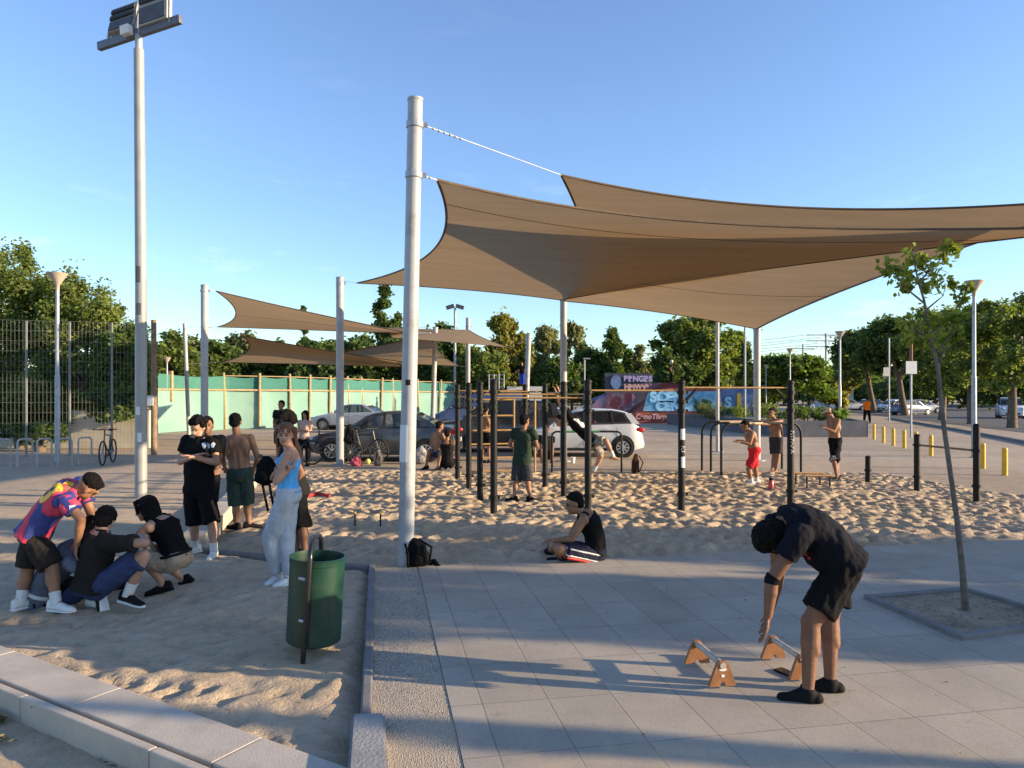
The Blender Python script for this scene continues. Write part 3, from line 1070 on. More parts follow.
r22, j22 = person('shirtless man in beige cap and long black shorts looking at his phone', 16.9, 1.68, 255,
    (835, 441), (833, 419), (828.5, 412.5), [(832, 432, 0.1), (824, 427, 0.0)], [(834, 432, -0.08), (825, 428, 0.0)],
    [(836, 460), (838, 476)], [(834, 461), (837, 477)], sk='tan', hair='cap', bottom='shorts', botm=BLACK, shoes=BSHOE, loose=1.35, hem=1.0, vox=0.013, hface=262, hpitch=-25)
bars = [(-0.06, 0.0), (0.06, 0.0), (0.06, 0.022), (-0.06, 0.022)]
for k_ in range(3):
    Mv = frame(at(836, 457.5 + k_ * 2.1, 16.3), (1, 0, 0), (0, 0, 1))
    project_patch('hem_stripe', [(x, y * 1.3) for x, y in bars], Mv, M_PRINT, r22, part(r22, 'shorts'))


def standing(label, D, px, H, face, z0=0.0, **kw):
    def q(dx, z):
        w = px + dx / D * F
        return (w, HY - (z * H + z0 - CH) / D * F)
    c, s_ = cos(R(face)), sin(R(face))
    k = H / 1.75
    st = kw.pop('stride', 0.0)
    return person(label, D, H, face, q(0, 0.53), q(0, 0.83), q(0.03 * s_ * k, 0.935),
        [q(0.22 * c * k, 0.63) + (0.0,), q(0.24 * c * k + 0.12 * s_ * k, 0.52) + (0.1 * c,)], [q(-0.22 * c * k, 0.63) + (0.0,), q(-0.24 * c * k + 0.12 * s_ * k, 0.52) + (0.1 * c,)],
        [q(0.1 * c * k + st, 0.28) + (0.0,), q(0.1 * c * k + st * 1.6, 0.05) + (0.0,)], [q(-0.1 * c * k - st, 0.28) + (0.0,), q(-0.1 * c * k - st * 1.6, 0.05) + (0.0,)],
        snap=(False, False), vox=0.022, hands=False, detail=False, footdir=((s_, c, 0), (s_, c, 0)), **kw)


standing('runner in orange tee and black trousers on the far path near planter', 50.0, 867, 1.82, 5, top='tee', topm=cloth('cloth_orange', (0.85, 0.16, 0.01)), bottom='trousers', botm=BLACK, shoes=BSHOE, stride=0.06)
standing('dark-haired person in white shirt beyond the plants of the planter', 42.0, 812.5, 1.72, 280, top='tee', topm=cloth('cloth_white', (0.6, 0.6, 0.6)), bottom='trousers', botm=BLACK2, shoes=BSHOE)
standing('person in black top and bright blue trousers standing on the white ramp', 50.0, 522, 1.62, 190, z0=2.62, top='tee', topm=BLACK, bottom='trousers', botm=cloth('cloth_blue', (0.03, 0.05, 0.4)), shoes=BSHOE)
rs_, js_ = standing('skater in dark clothes and white helmet on top of red ramp', 50.0, 671.5, 1.6, 110, z0=2.75, top='tee', topm=BLACK2, bottom='trousers', botm=BLACK, shoes=BSHOE, hair='short', stride=0.06)
MB().ell(js_['hp'](0, -0.01, 0.06), (0.11, 0.13, 0.11)).build('helmet', M_SOLE, rs_)
# ------------------------------------------------------------------ camera, sky, sun
cam = bpy.data.cameras.new('camera')
cam.sensor_width = 36.0
cam.lens = F / 1024 * 36.0
cam.shift_y = (HY - 384) / 1024
cam.clip_end = 6000
co = bpy.data.objects.new('camera', cam)
COL.objects.link(co)
co.location = (0, 0, CH)
co.rotation_euler = (R(90), 0, 0)
S.camera = co
SUN_EL, SUN_AZ = R(13.0), R(98.5)
w = bpy.data.worlds.new('World')
S.world = w
w.use_nodes = True
nt = w.node_tree
sky = nd(nt, 'ShaderNodeTexSky', sky_type='NISHITA', sun_disc=False, sun_elevation=SUN_EL, sun_rotation=SUN_AZ, altitude=500)
sky.air_density = 1.1
sky.dust_density = 0.35
sky.ozone_density = 1.8
tc = nd(nt, 'ShaderNodeTexCoord')
sp = nd(nt, 'ShaderNodeSeparateXYZ')
nt.links.new(tc.outputs['Generated'], sp.inputs[0])
# thin clouds near the horizon
mp = nd(nt, 'ShaderNodeMapping')
mp.inputs['Scale'].default_value = (3.0, 3.0, 11.0)
nt.links.new(tc.outputs['Generated'], mp.inputs[0])
cl = noise_tex(nt, mp.outputs[0], 2.4, 8, 0.62)
cm = ramp(nt, cl, [(0.60, (0, 0, 0)), (0.82, (0.40, 0.40, 0.40))])
hz = ramp(nt, sp.outputs['Z'], [(0.0, (0.15,) * 3), (0.10, (0.5,) * 3), (0.22, (0.25,) * 3), (0.40, (0.05,) * 3)])
cf = mix(nt, 1.0, cm, hz, 'MULTIPLY')
hs_ = nd(nt, 'ShaderNodeHueSaturation', i_Saturation=1.08, i_Hue=0.508)
tint = ramp(nt, sp.outputs['Z'], [(0.0, (0.74, 0.83, 0.96)), (0.12, (0.80, 0.89, 1.02)), (0.35, (0.95, 0.98, 1.07)), (0.8, (1.0, 1.0, 1.08))])
nt.links.new(mix(nt, 1.0, sky.outputs[0], tint, 'MULTIPLY'), hs_.inputs['Color'])
bg = nt.nodes['Background']
nt.links.new(mix(nt, cf, hs_.outputs[0], (7.5, 7.3, 7.2)), bg.inputs['Color'])
bg.inputs['Strength'].default_value = 0.13
sl = bpy.data.lights.new('sun', 'SUN')
sl.energy = 4.8
sl.angle = R(0.5)
sl.color = (1.0, 0.77, 0.50)
so = bpy.data.objects.new('sun', sl)
COL.objects.link(so)
sd_ = Vector((sin(SUN_AZ) * cos(SUN_EL), cos(SUN_AZ) * cos(SUN_EL), sin(SUN_EL)))
so.rotation_euler = sd_.to_track_quat('Z', 'Y').to_euler()
so.location = sd_ * 60
S.view_settings.view_transform = 'Standard'
S.view_settings.look = 'None'
S.view_settings.exposure = 1.22
S.view_settings.gamma = 1.0
S.view_settings.use_curve_mapping = False
S.render.engine = 'CYCLES'
S.cycles.max_bounces = 6
S.cycles.transparent_max_bounces = 6
S.cycles.use_denoising = True

# ------------------------------------------------------------------ ground
PH = R(10.5)
AV = Vector((cos(PH), sin(PH), 0))
BV = Vector((-sin(PH), cos(PH), 0))


def poly_sheet(name, pts, z, m, thick=0.0):
    mb = MB()
    if thick:
        mb.prism([Vector((p[0], p[1], z - thick)) for p in pts], (0, 0, thick))
    else:
        mb.add([(p[0], p[1], z) for p in pts], [tuple(range(len(pts)))])
    return struct(mb.build(name, m, None, smooth=False))


def ground_mat(name, c1, c2, c3, s1=0.35, s2=6.0, bsc=14, bstr=0.5, speck=0.25, rough=0.95, bd=0.03):
    m, nt, b, o = new_mat(name)
    v = coords(nt, True)
    f = noise_tex(nt, v, s1, 6, 0.6)
    c = ramp(nt, f, [(0.32, c1), (0.5, c2), (0.7, c3)])
    f2 = noise_tex(nt, v, s2, 6, 0.7)
    g = ramp(nt, f2, [(0.35, (1 - speck,) * 3), (0.65, (1 + speck * 0.3,) * 3)])
    c = mix(nt, 1.0, c, g, 'MULTIPLY')
    f3 = noise_tex(nt, v, 90, 3, 0.6)
    c = mix(nt, 1.0, c, ramp(nt, f3, [(0.3, (0.86,) * 3), (0.7, (1.08,) * 3)]), 'MULTIPLY')
    nt.links.new(c, b.inputs['Base Color'])
    b.inputs['Roughness'].default_value = rough
    b.inputs['Specular IOR Level'].default_value = 0.15
    bump(nt, b, noise_tex(nt, v, bsc, 7, 0.65), bstr, bd)
    return m


M_EARTH = ground_mat('earth', (0.30, 0.24, 0.17), (0.36, 0.29, 0.21), (0.42, 0.34, 0.25))
M_SAND = ground_mat('sand', (0.42, 0.325, 0.215), (0.49, 0.385, 0.265), (0.54, 0.43, 0.30), s1=0.9, s2=11, bsc=38, bstr=0.9, speck=0.16, bd=0.02)
M_PLAZA = ground_mat('packed_plaza', (0.36, 0.285, 0.205), (0.43, 0.345, 0.25), (0.48, 0.39, 0.285), s1=0.22, s2=3.0, bsc=10, bstr=0.35, speck=0.2)
M_ASPHALT = ground_mat('asphalt', (0.10, 0.105, 0.115), (0.12, 0.122, 0.13), (0.15, 0.15, 0.155), s1=0.3, s2=8, bsc=60, bstr=0.2, speck=0.12)
M_CONC = mat('concrete', (0.44, 0.39, 0.32), rough=0.9, var=0.12, vs=3.0, bs=0.35, bsc=70, bd=0.006, dirt=0.35, dirtcol=(0.25, 0.21, 0.16), dsc=5)
M_CONCD = mat('concrete_dark', (0.16, 0.155, 0.155), rough=0.9, var=0.2, vs=4.0, bs=0.4, bsc=60, bd=0.008)

g = 3000
poly_sheet('ground', [(-g, -200), (g, -200), (g, g), (-g, g)], -0.16, M_EARTH)
poly_sheet('plaza', [(-60, 10.2), (-12, 10.2), (-6, 13), (-2, 16), (6, 16.5), (9, 13), (9.5, 8.5), (60, 8.5), (60, 140), (-60, 140)], 0.0, M_PLAZA, 0.1)
poly_sheet('street', [(24.5, 30), (60, 30), (100, 80), (150, 170), (62, 170), (33, 62)], 0.006, M_ASPHALT)
mb = MB()
pk = [gd(891, 419), gd(960, 431), gd(1024, 443), gd(1100, 458)]
for a_, b_ in zip(pk[:-1], pk[1:]):
    d_ = (b_ - a_)
    mb.box((a_ + b_) / 2 + Vector((0, 0, 0.05)), (d_.length, 0.2, 0.14), rotz(math.atan2(d_.y, d_.x)))
struct(mb.build('street_kerb', M_CONCD, None, False))

# sand: pit with footprints, thinner drifts over the left ground
nx, ny = 620, 380
X0, X1, Y0, Y1 = -13.0, 12.0, 2.6, 20.2
xs = np.linspace(X0, X1, nx)
ys = Y0 + (Y1 - Y0) * (np.linspace(0, 1, ny) ** 1.25)
GX, GY = np.meshgrid(xs, ys)
pit = [(-4.0, 8.8), (-1.5, 7.95), (6.4, 9.15), (13.0, 10.2), (12.2, 12.5), (9.9, 14.2), (9.4, 18.2), (4.0, 18.3), (-1.0, 18.3), (-6.2, 19.2)]
left = [(-13, 4.6), (-3.37, 4.9), (-0.75, 2.9), (-0.66, 3.4), (-0.84, 4.4), (-1.42, 7.9), (-3.9, 9.0), (-5.5, 15.8), (-13, 15.5)]


def sdist(poly):
    inside = np.zeros(GX.shape, bool)
    dist = np.full(GX.shape, 1e9)
    n = len(poly)
    for i in range(n):
        (x1, y1), (x2, y2) = poly[i], poly[(i + 1) % n]
        c = ((y1 > GY) != (y2 > GY)) & (GX < (x2 - x1) * (GY - y1) / (y2 - y1 + 1e-12) + x1)
        inside ^= c
        dx, dy = x2 - x1, y2 - y1
        t = np.clip(((GX - x1) * dx + (GY - y1) * dy) / (dx * dx + dy * dy), 0, 1)
        dist = np.minimum(dist, np.hypot(GX - x1 - t * dx, GY - y1 - t * dy))
    return np.where(inside, dist, -dist)


def vnoise(scale, seed):
    rg = np.random.default_rng(seed)
    T = rg.random((256, 256))
    x, y = GX * scale + 100, GY * scale + 100
    xi, yi = np.floor(x).astype(int), np.floor(y).astype(int)
    fx, fy = x - xi, y - yi
    fx, fy = fx * fx * (3 - 2 * fx), fy * fy * (3 - 2 * fy)
    a, b = T[xi % 256, yi % 256], T[(xi + 1) % 256, yi % 256]
    c, d = T[xi % 256, (yi + 1) % 256], T[(xi + 1) % 256, (yi + 1) % 256]
    return (a * (1 - fx) + b * fx) * (1 - fy) + (c * (1 - fx) + d * fx) * fy - 0.5


dp, dl = sdist(pit), sdist(left)
edge = vnoise(1.3, 1) * 0.7 + vnoise(3.1, 2) * 0.35
ap = np.clip((dp + 0.05 + edge * 0.35) / 0.5, 0, 1)
al = np.clip((dl + 0.02) / 0.25, 0, 1)
bumps = vnoise(2.2, 3) * 0.025 + vnoise(5.5, 4) * 0.04 + vnoise(10.5, 5) * 0.045
foot = np.zeros(GX.shape)
rg = np.random.default_rng(11)
for _ in range(14000):
    x, y = rg.uniform(-9.5, 12), rg.uniform(3.2, 19)
    a = rg.uniform(0, pi)
    i0, i1 = np.searchsorted(xs, x - 0.4), np.searchsorted(xs, x + 0.4)
    j0, j1 = np.searchsorted(ys, y - 0.4), np.searchsorted(ys, y + 0.4)
    if i1 - i0 < 2 or j1 - j0 < 2:
        continue
    dx, dy = GX[j0:j1, i0:i1] - x, GY[j0:j1, i0:i1] - y
    u, v_ = dx * cos(a) + dy * sin(a), -dx * sin(a) + dy * cos(a)
    r2_ = (u / 0.12) ** 2 + (v_ / 0.065) ** 2
    foot[j0:j1, i0:i1] += rg.uniform(0.6, 1.1) * (-0.05 * np.exp(-r2_ ** 1.5) + 0.026 * np.exp(-(np.sqrt(r2_) - 1.5) ** 2 * 3))
pits = np.clip(foot, -0.085, 0.06) + bumps * 0.65
track = np.zeros(GX.shape)
for (x1, y1, x2, y2) in ((-7, 6.2, -0.9, 4.3), (-9, 7.0, -1.0, 5.6), (-6, 5.7, -0.9, 3.9)):
    dx, dy = x2 - x1, y2 - y1
    L_ = math.hypot(dx, dy)
    u = ((GX - x1) * dx + (GY - y1) * dy) / L_
    v_ = (-(GX - x1) * dy + (GY - y1) * dx) / L_ + 0.06 * np.sin(u * 1.7)
    track += np.exp(-(v_ / 0.13) ** 2) * (-0.012 + 0.011 * np.sign(np.sin(u * 34 + 6 * np.abs(v_) * 6))) * np.clip(vnoise(0.8, 8) * 3 + 0.7, 0, 1)
lefts = np.clip(foot, -0.06, 0.04) * 0.32 + vnoise(1.2, 6) * 0.03 + vnoise(4.5, 7) * 0.025 + vnoise(10, 17) * 0.016 + track
nearL = np.clip((9.6 - GY) / 2.0, 0, 1) * 0.8 + 0.2
Z = -0.11 + np.maximum(ap * 0.100, al * 0.110) + 0.82 * pits * ap * np.clip(dp / 0.6, 0.05, 1) + lefts * al * (1 - ap) * nearL
V = np.stack([GX, GY, Z], -1).reshape(-1, 3)
idx = np.arange(nx * ny).reshape(ny, nx)
keep = (np.maximum(ap, al) > 0.0)
kq = keep[:-1, :-1] | keep[1:, :-1] | keep[:-1, 1:] | keep[1:, 1:]
Q = np.stack([idx[:-1, :-1], idx[:-1, 1:], idx[1:, 1:], idx[1:, :-1]], -1)[kq]
me = np_mesh('sand', V, Q)
me.shade_smooth()
struct(link('sand', me, M_SAND))


def ab(a, b, z=0.0):
    """plaza axes: origin at near-left corner of the tile field"""
    o = Vector((-1.53, 7.86, 0))
    p = o + AV * a + BV * b
    return Vector((p.x, p.y, z))


# paving tiles with joints, aggregate strip along the left edge
def tile_mat():
    m, nt, b, o = new_mat('paving_tiles')
    v = coords(nt, True)
    mp = nd(nt, 'ShaderNodeMapping')
    mp.inputs['Rotation'].default_value = (0, 0, -PH - pi / 2)
    mp.inputs['Location'].default_value = (0.13, 0.21, 0)
    nt.links.new(v, mp.inputs[0])
    br = nd(nt, 'ShaderNodeTexBrick', offset=0.0)
    br.inputs['Scale'].default_value = 1
    br.inputs['Color1'].default_value = (0.35, 0.31, 0.255, 1)
    br.inputs['Color2'].default_value = (0.40, 0.355, 0.295, 1)
    br.inputs['Mortar'].default_value = (0.27, 0.24, 0.20, 1)
    br.inputs['Mortar Size'].default_value = 0.006
    br.inputs['Mortar Smooth'].default_value = 0.3
    br.inputs['Bias'].default_value = 0.15
    br.inputs['Brick Width'].default_value = 0.64
    br.inputs['Row Height'].default_value = 0.41
    nt.links.new(mp.outputs[0], br.inputs['Vector'])
    c = br.outputs[0]
    n1 = noise_tex(nt, v, 1.1, 6, 0.65)
    c = mix(nt, 1.0, c, ramp(nt, n1, [(0.3, (0.80, 0.79, 0.78)), (0.7, (1.08, 1.07, 1.04))]), 'MULTIPLY')
    n4 = noise_tex(nt, v, 3.7, 8, 0.75)
    c = mix(nt, ramp(nt, n4, [(0.60, (0, 0, 0)), (0.74, (0.45,) * 3)]), c, (0.17, 0.15, 0.125))
    n5 = noise_tex(nt, v, 14, 4, 0.5)
    c = mix(nt, ramp(nt, n5, [(0.70, (0, 0, 0)), (0.76, (0.5,) * 3)]), c, (0.13, 0.12, 0.11))
    n2 = noise_tex(nt, v, 160, 3, 0.6)
    c = mix(nt, 1.0, c, ramp(nt, n2, [(0.35, (0.82,) * 3), (0.65, (1.1,) * 3)]), 'MULTIPLY')
    # drifted sand
    sp = nd(nt, 'ShaderNodeSeparateXYZ')
    nt.links.new(v, sp.inputs[0])
    ms = noise_tex(nt, v, 2.3, 7, 0.7)
    near = nd(nt, 'ShaderNodeMapRange', i_From_Min=4.3, i_From_Max=3.2, i_To_Min=-0.06, i_To_Max=0.3)
    nt.links.new(sp.outputs['Y'], near.inputs[0])
    far = nd(nt, 'ShaderNodeMapRange', i_From_Min=7.3, i_From_Max=9.2, i_To_Min=0.0, i_To_Max=0.14)
    nt.links.new(sp.outputs['Y'], far.inputs[0])
    ad = nd(nt, 'ShaderNodeMath', operation='ADD')
    nt.links.new(ms, ad.inputs[0]); nt.links.new(near.outputs[0], ad.inputs[1])
    ad2 = nd(nt, 'ShaderNodeMath', operation='ADD')
    nt.links.new(ad.outputs[0], ad2.inputs[0]); nt.links.new(far.outputs[0], ad2.inputs[1])
    sf = ramp(nt, ad2.outputs[0], [(0.56, (0, 0, 0)), (0.75, (0.8,) * 3)])
    c = mix(nt, sf, c, (0.44, 0.35, 0.245))
    nt.links.new(c, b.inputs['Base Color'])
    b.inputs['Roughness'].default_value = 0.82
    b.inputs['Specular IOR Level'].default_value = 0.25
    b1 = nd(nt, 'ShaderNodeBump', i_Strength=0.5, i_Distance=0.008)
    b1.invert = True
    nt.links.new(br.outputs['Fac'], b1.inputs['Height'])
    b2 = nd(nt, 'ShaderNodeBump', i_Strength=0.35, i_Distance=0.004)
    nt.links.new(noise_tex(nt, v, 120, 4, 0.6), b2.inputs['Height'])
    nt.links.new(b1.outputs[0], b2.inputs['Normal'])
    nt.links.new(b2.outputs[0], b.inputs['Normal'])
    return m


def gravel_mat():
    m, nt, b, o = new_mat('exposed_aggregate')
    v = coords(nt, True)
    vo = nd(nt, 'ShaderNodeTexVoronoi')
    vo.inputs['Scale'].default_value = 120
    nt.links.new(v, vo.inputs['Vector'])
    sx = nd(nt, 'ShaderNodeSeparateColor')
    nt.links.new(vo.outputs['Color'], sx.inputs[0])
    c = ramp(nt, sx.outputs[0], [(0.0, (0.15, 0.135, 0.115)), (0.45, (0.29, 0.255, 0.205)), (0.8, (0.39, 0.34, 0.27)), (1.0, (0.50, 0.45, 0.37))])
    ms = noise_tex(nt, v, 2.6, 7, 0.7)
    sp = nd(nt, 'ShaderNodeSeparateXYZ')
    nt.links.new(v, sp.inputs[0])
    near = nd(nt, 'ShaderNodeMapRange', i_From_Min=4.9, i_From_Max=3.6, i_To_Min=0.0, i_To_Max=0.3)
    nt.links.new(sp.outputs['Y'], near.inputs[0])
    ad = nd(nt, 'ShaderNodeMath', operation='ADD')
    nt.links.new(ms, ad.inputs[0]); nt.links.new(near.outputs[0], ad.inputs[1])
    c = mix(nt, ramp(nt, ad.outputs[0], [(0.5, (0, 0, 0)), (0.72, (0.75,) * 3)]), c, (0.42, 0.34, 0.24))
    nt.links.new(c, b.inputs['Base Color'])
    b.inputs['Roughness'].default_value = 0.9
    bump(nt, b, vo.outputs['Distance'], 0.6, 0.008)
    return m


M_TILE = tile_mat()
poly_sheet('paving', [ab(0.5, -9)[:2], ab(16, -9)[:2], ab(16, 0.05)[:2], ab(0.5, 0.0)[:2]], 0.022, M_TILE, 0.12)
poly_sheet('aggregate_strip', [ab(0.034, -9)[:2], ab(0.497, -9)[:2], ab(0.497, 0.0)[:2], ab(0.034, 0.0)[:2]], 0.018, gravel_mat(), 0.12)
mb = MB()
mb.box(ab(0.0, -4.6 + 2.35, -0.015), (0.065, 4.75, 0.13), rotz(PH), bev=0.012)
struct(mb.build('kerb_edging', M_CONCD, None, False))
mb = MB()
a_, b_ = ab(-0.02, 0.1), Vector((-3.95, 8.95, 0))
d_ = b_ - a_
mb.box((a_ + b_) / 2 + Vector((0, 0, -0.03)), (d_.length, 0.09, 0.10), rotz(math.atan2(d_.y, d_.x)), bev=0.01)
struct(mb.build('kerb_edging', M_CONCD, None, False))

# concrete kerb at the left of the sand pit
mb = MB()
a_, b_ = gd(203, 548), gd(262, 478)
d_ = b_ - a_
n_ = 6
for i in range(n_):
    p0, p1 = a_.lerp(b_, i / n_), a_.lerp(b_, (i + 1) / n_)
    mb.box((p0 + p1) / 2 + Vector((-0.12, 0, 0.05)), ((p1 - p0).length - 0.012, 0.30, 0.24), rotz(math.atan2(d_.y, d_.x)), bev=0.015)
struct(mb.build('pit_kerb', M_CONC, None, False))

# precast kerb at lower left: slabs, a groove and the kerb stone with a lower ground in front
ZT = 0.03
far_a, far_b = gd(11, 649, ZT), gd(345, 766, ZT)
gr_a, gr_b = gd(0, 681, ZT), gd(240, 769, ZT)
dirk = (far_b - far_a).normalized()
nrm = Vector((dirk.y, -dirk.x, 0))
if nrm.y > 0:
    nrm = -nrm
wid = abs((gr_a - far_a).dot(nrm))
slab, kerb = MB(), MB()
ang = math.atan2(dirk.y, dirk.x)
st = far_a - dirk * 1.25
for i in range(4):
    L_ = 1.32
    c = st + dirk * (L_ * (i + 0.5)) + nrm * (wid / 2 - 0.01)
    slab.box((c.x, c.y, ZT - 0.08), (L_ - 0.007, wid - 0.02, 0.16), rotz(ang), bev=0.008)
    c = st + dirk * (L_ * (i + 0.2)) + nrm * (wid + 0.04)
    kerb.box((c.x, c.y, ZT - 0.115), (L_ - 0.007, 0.055, 0.23), rotz(ang), bev=0.01)
struct(slab.build('kerb_slabs', M_CONC, None, False))
struct(kerb.build('kerb_stone', M_CONC, None, False))
a_, b_ = gd(350, 705, 0.07), gd(348, 790, 0.07)
mb = MB()
p = [gd(352, 713, 0.085), gd(385, 712, 0.085), gd(390, 800, 0.085), gd(345, 800, 0.085)]
bm = bmesh.new()
vs = [bm.verts.new(q) for q in p]
fc = bm.faces.new(vs)
ex = bmesh.ops.extrude_face_region(bm, geom=[fc])
for q in ex['geom']:
    if isinstance(q, bmesh.types.BMVert):
        q.co.z = -0.15
bmesh.ops.bevel(bm, geom=bm.edges[:], offset=0.014, segments=2, affect='EDGES')
mb.bmesh_add(bm)
struct(mb.build('kerb_end_block', mat('concrete_grey', (0.27, 0.265, 0.255), rough=0.9, var=0.15, vs=5, bs=0.6, bsc=50, bd=0.01), None, False))
# lower sandy ground in front of the kerb
mb = MB()
n_ = 40
vs, fs = [], []
base_ = st + nrm * (wid + 0.05)
for j in range(n_):
    for i in range(n_ * 2):
        q = base_ + dirk * (5.4 * i / (2 * n_ - 1)) + nrm * (2.2 * j / (n_ - 1))
        h_ = noise.noise(Vector((q.x * 2.2, q.y * 2.2, 0))) * 0.03 + noise.noise(Vector((q.x * 8, q.y * 8, 3))) * 0.015
        vs.append((q.x, q.y, -0.125 + h_))
for j in range(n_ - 1):
    for i in range(2 * n_ - 1):
        a = j * 2 * n_ + i
        fs.append((a, a + 1, a + 2 * n_ + 1, a + 2 * n_))
mb.add(vs, fs)
struct(mb.build('lower_sand', M_SAND))
# dry leaf litter along the kerb
rg = random.Random(5)
mb = MB()
for _ in range(520):
    t = rg.choice((0.25, 0.55, 0.75, 0.8, 0.95, 1.08)) + rg.gauss(0, 0.10)
    q = st + dirk * (1.25 + t) + nrm * (wid + 0.12 + abs(rg.gauss(0, 0.06)) + (0.12 if t > 0.95 else 0))
    c = Vector((q.x, q.y, -0.105 + rg.uniform(0, 0.025)))
    M_ = Matrix.Rotation(rg.uniform(0, 6.28), 3, 'Z') @ Matrix.Rotation(rg.uniform(-0.7, 0.7), 3, 'X')
    l_, w_ = rg.uniform(0.015, 0.03), rg.uniform(0.007, 0.014)
    mb.add([c + M_ @ Vector(v) for v in ((-l_, 0, 0), (0, w_, 0.006), (l_, 0, 0), (0, -w_, 0.006))], [(0, 1, 2, 3)])
struct(tag(mb.build('leaf_litter', mat('dry_leaves', (0.16, 0.13, 0.055), var=0.6, vs=60), None, False), 'dry leaf litter lying against the pale concrete kerb', 'leaf litter'), 'stuff')

# tree pit in the paving
tp = gd(965, 613)
c4 = [gd(868, 598, 0.03), gd(965, 590, 0.03), gd(1075, 622, 0.03), gd(962, 638, 0.03)]
poly_sheet('tree_pit', [q[:2] for q in c4], 0.028, ground_mat('pit_soil', (0.27, 0.22, 0.16), (0.36, 0.295, 0.215), (0.43, 0.35, 0.26), s1=2.0, s2=14, bsc=30, bstr=0.9))
mb = MB()
for i in range(4):
    a_, b_ = c4[i], c4[(i + 1) % 4]
    d_ = b_ - a_
    mb.box(((a_ + b_) / 2).xy.to_3d() + Vector((0, 0, 0.025)), (d_.length + 0.05, 0.06, 0.06 + 0.004 * i), rotz(math.atan2(d_.y, d_.x)), bev=0.006)
struct(mb.build('tree_pit_edging', M_CONCD, None, False))

# bark chips and leaves in the tree pit
chip = MB()
for _ in range(260):
    u_, v_ = rg.random(), rg.random()
    q = c4[0].lerp(c4[1], u_).lerp(c4[3].lerp(c4[2], u_), v_)
    M_ = Matrix.Rotation(rg.uniform(0, 6.28), 3, 'Z') @ Matrix.Rotation(rg.uniform(-0.5, 0.5), 3, 'X')
    l_, w_ = rg.uniform(0.006, 0.022), rg.uniform(0.004, 0.012)
    chip.add([Vector((q.x, q.y, 0.036)) + M_ @ Vector(v) for v in ((-l_, 0, 0), (0, w_, 0.005), (l_, 0, 0), (0, -w_, 0.005))], [(0, 1, 2, 3)])
struct(tag(chip.build('bark_chips', _M['dry_leaves'], None, False), 'dark bark chips lying on the soil of the square tree pit', 'bark chips'), 'stuff')
# small dry leaves blown over the sand and paving
mb = MB()
for _ in range(420):
    x, y = rg.uniform(-5.5, 5.5), rg.uniform(3.6, 9.5)
    if rg.random() < 0.6:
        x = rg.uniform(-5.5, -0.6)
    z = 0.026 if ((Vector((x, y, 0)) - ab(0, 0)).dot(AV) > 0.1 and (Vector((x, y, 0)) - ab(0, 0)).dot(BV) < 0) else 0.012
    c = Vector((x, y, z))
    M_ = Matrix.Rotation(rg.uniform(0, 6.28), 3, 'Z') @ Matrix.Rotation(rg.uniform(-0.4, 0.4), 3, 'X')
    l_, w_ = rg.uniform(0.006, 0.017), rg.uniform(0.004, 0.009)
    mb.add([c + M_ @ Vector(v) for v in ((-l_, 0, 0), (0, w_, 0.004), (l_, 0, 0), (0, -w_, 0.004))], [(0, 1, 2, 3)])
struct(tag(mb.build('leaf_litter', _M['dry_leaves'], None, False), 'scattered tiny dry leaves on the near sand and paving', 'leaf litter'), 'stuff')
# ------------------------------------------------------------------ shade sails and their posts
M_STEEL = mat('painted_steel', (0.34, 0.35, 0.36), rough=0.5, metal=0.0, var=0.06, vs=3, bs=0.1, bsc=30, dirt=0.75, dirtcol=(0.19, 0.17, 0.145), dsc=3.2)
M_STEELD = mat('galvanised', (0.33, 0.35, 0.38), rough=0.5, metal=0.3, var=0.15, vs=6, dirt=0.4, dirtcol=(0.2, 0.2, 0.2), dsc=5)
M_WIRE = mat('steel_wire', (0.5, 0.5, 0.5), rough=0.4, metal=0.6)
M_STK = mat('sticker_white', (0.68, 0.68, 0.66), rough=0.6, var=0.08)
M_BLACKP = mat('black_paint', (0.009, 0.009, 0.010), rough=0.55, spec=0.22, var=0.3, vs=8, dirt=0.3, dirtcol=(0.06, 0.055, 0.05), dsc=7)
M_YELLOWP = mat('rig_yellow', (0.38, 0.225, 0.085), rough=0.5, var=0.2, vs=9, dirt=0.4, dirtcol=(0.35, 0.28, 0.18), dsc=9)


def sail_mat():
    m, nt, b, o = new_mat('sail_fabric')
    v = coords(nt, True)
    mp = nd(nt, 'ShaderNodeMapping')
    mp.inputs['Scale'].default_value = (1.0, 5.0, 1.0)
    nt.links.new(v, mp.inputs[0])
    f = noise_tex(nt, mp.outputs[0], 0.6, 6, 0.6)
    c = ramp(nt, f, [(0.3, (0.30, 0.235, 0.16)), (0.7, (0.355, 0.28, 0.195))])
    nt.links.new(c, b.inputs['Base Color'])
    b.inputs['Roughness'].default_value = 0.9
    b.inputs['Specular IOR Level'].default_value = 0.1
    bump(nt, b, noise_tex(nt, v, 5, 4), 0.3, 0.05)
    t = nd(nt, 'ShaderNodeBsdfTranslucent')
    nt.links.new(mix(nt, 1.0, c, (1.12, 0.99, 0.80), 'MULTIPLY'), t.inputs['Color'])
    ms = nd(nt, 'ShaderNodeMixShader')
    ms.inputs[0].default_value = 0.50
    nt.links.new(b.outputs[0], ms.inputs[1])
    nt.links.new(t.outputs[0], ms.inputs[2])
    nt.links.new(ms.outputs[0], o.inputs['Surface'])
    return m


M_SAIL = sail_mat()
M_HEM = mat('sail_hem', (0.10, 0.07, 0.045), rough=0.9)


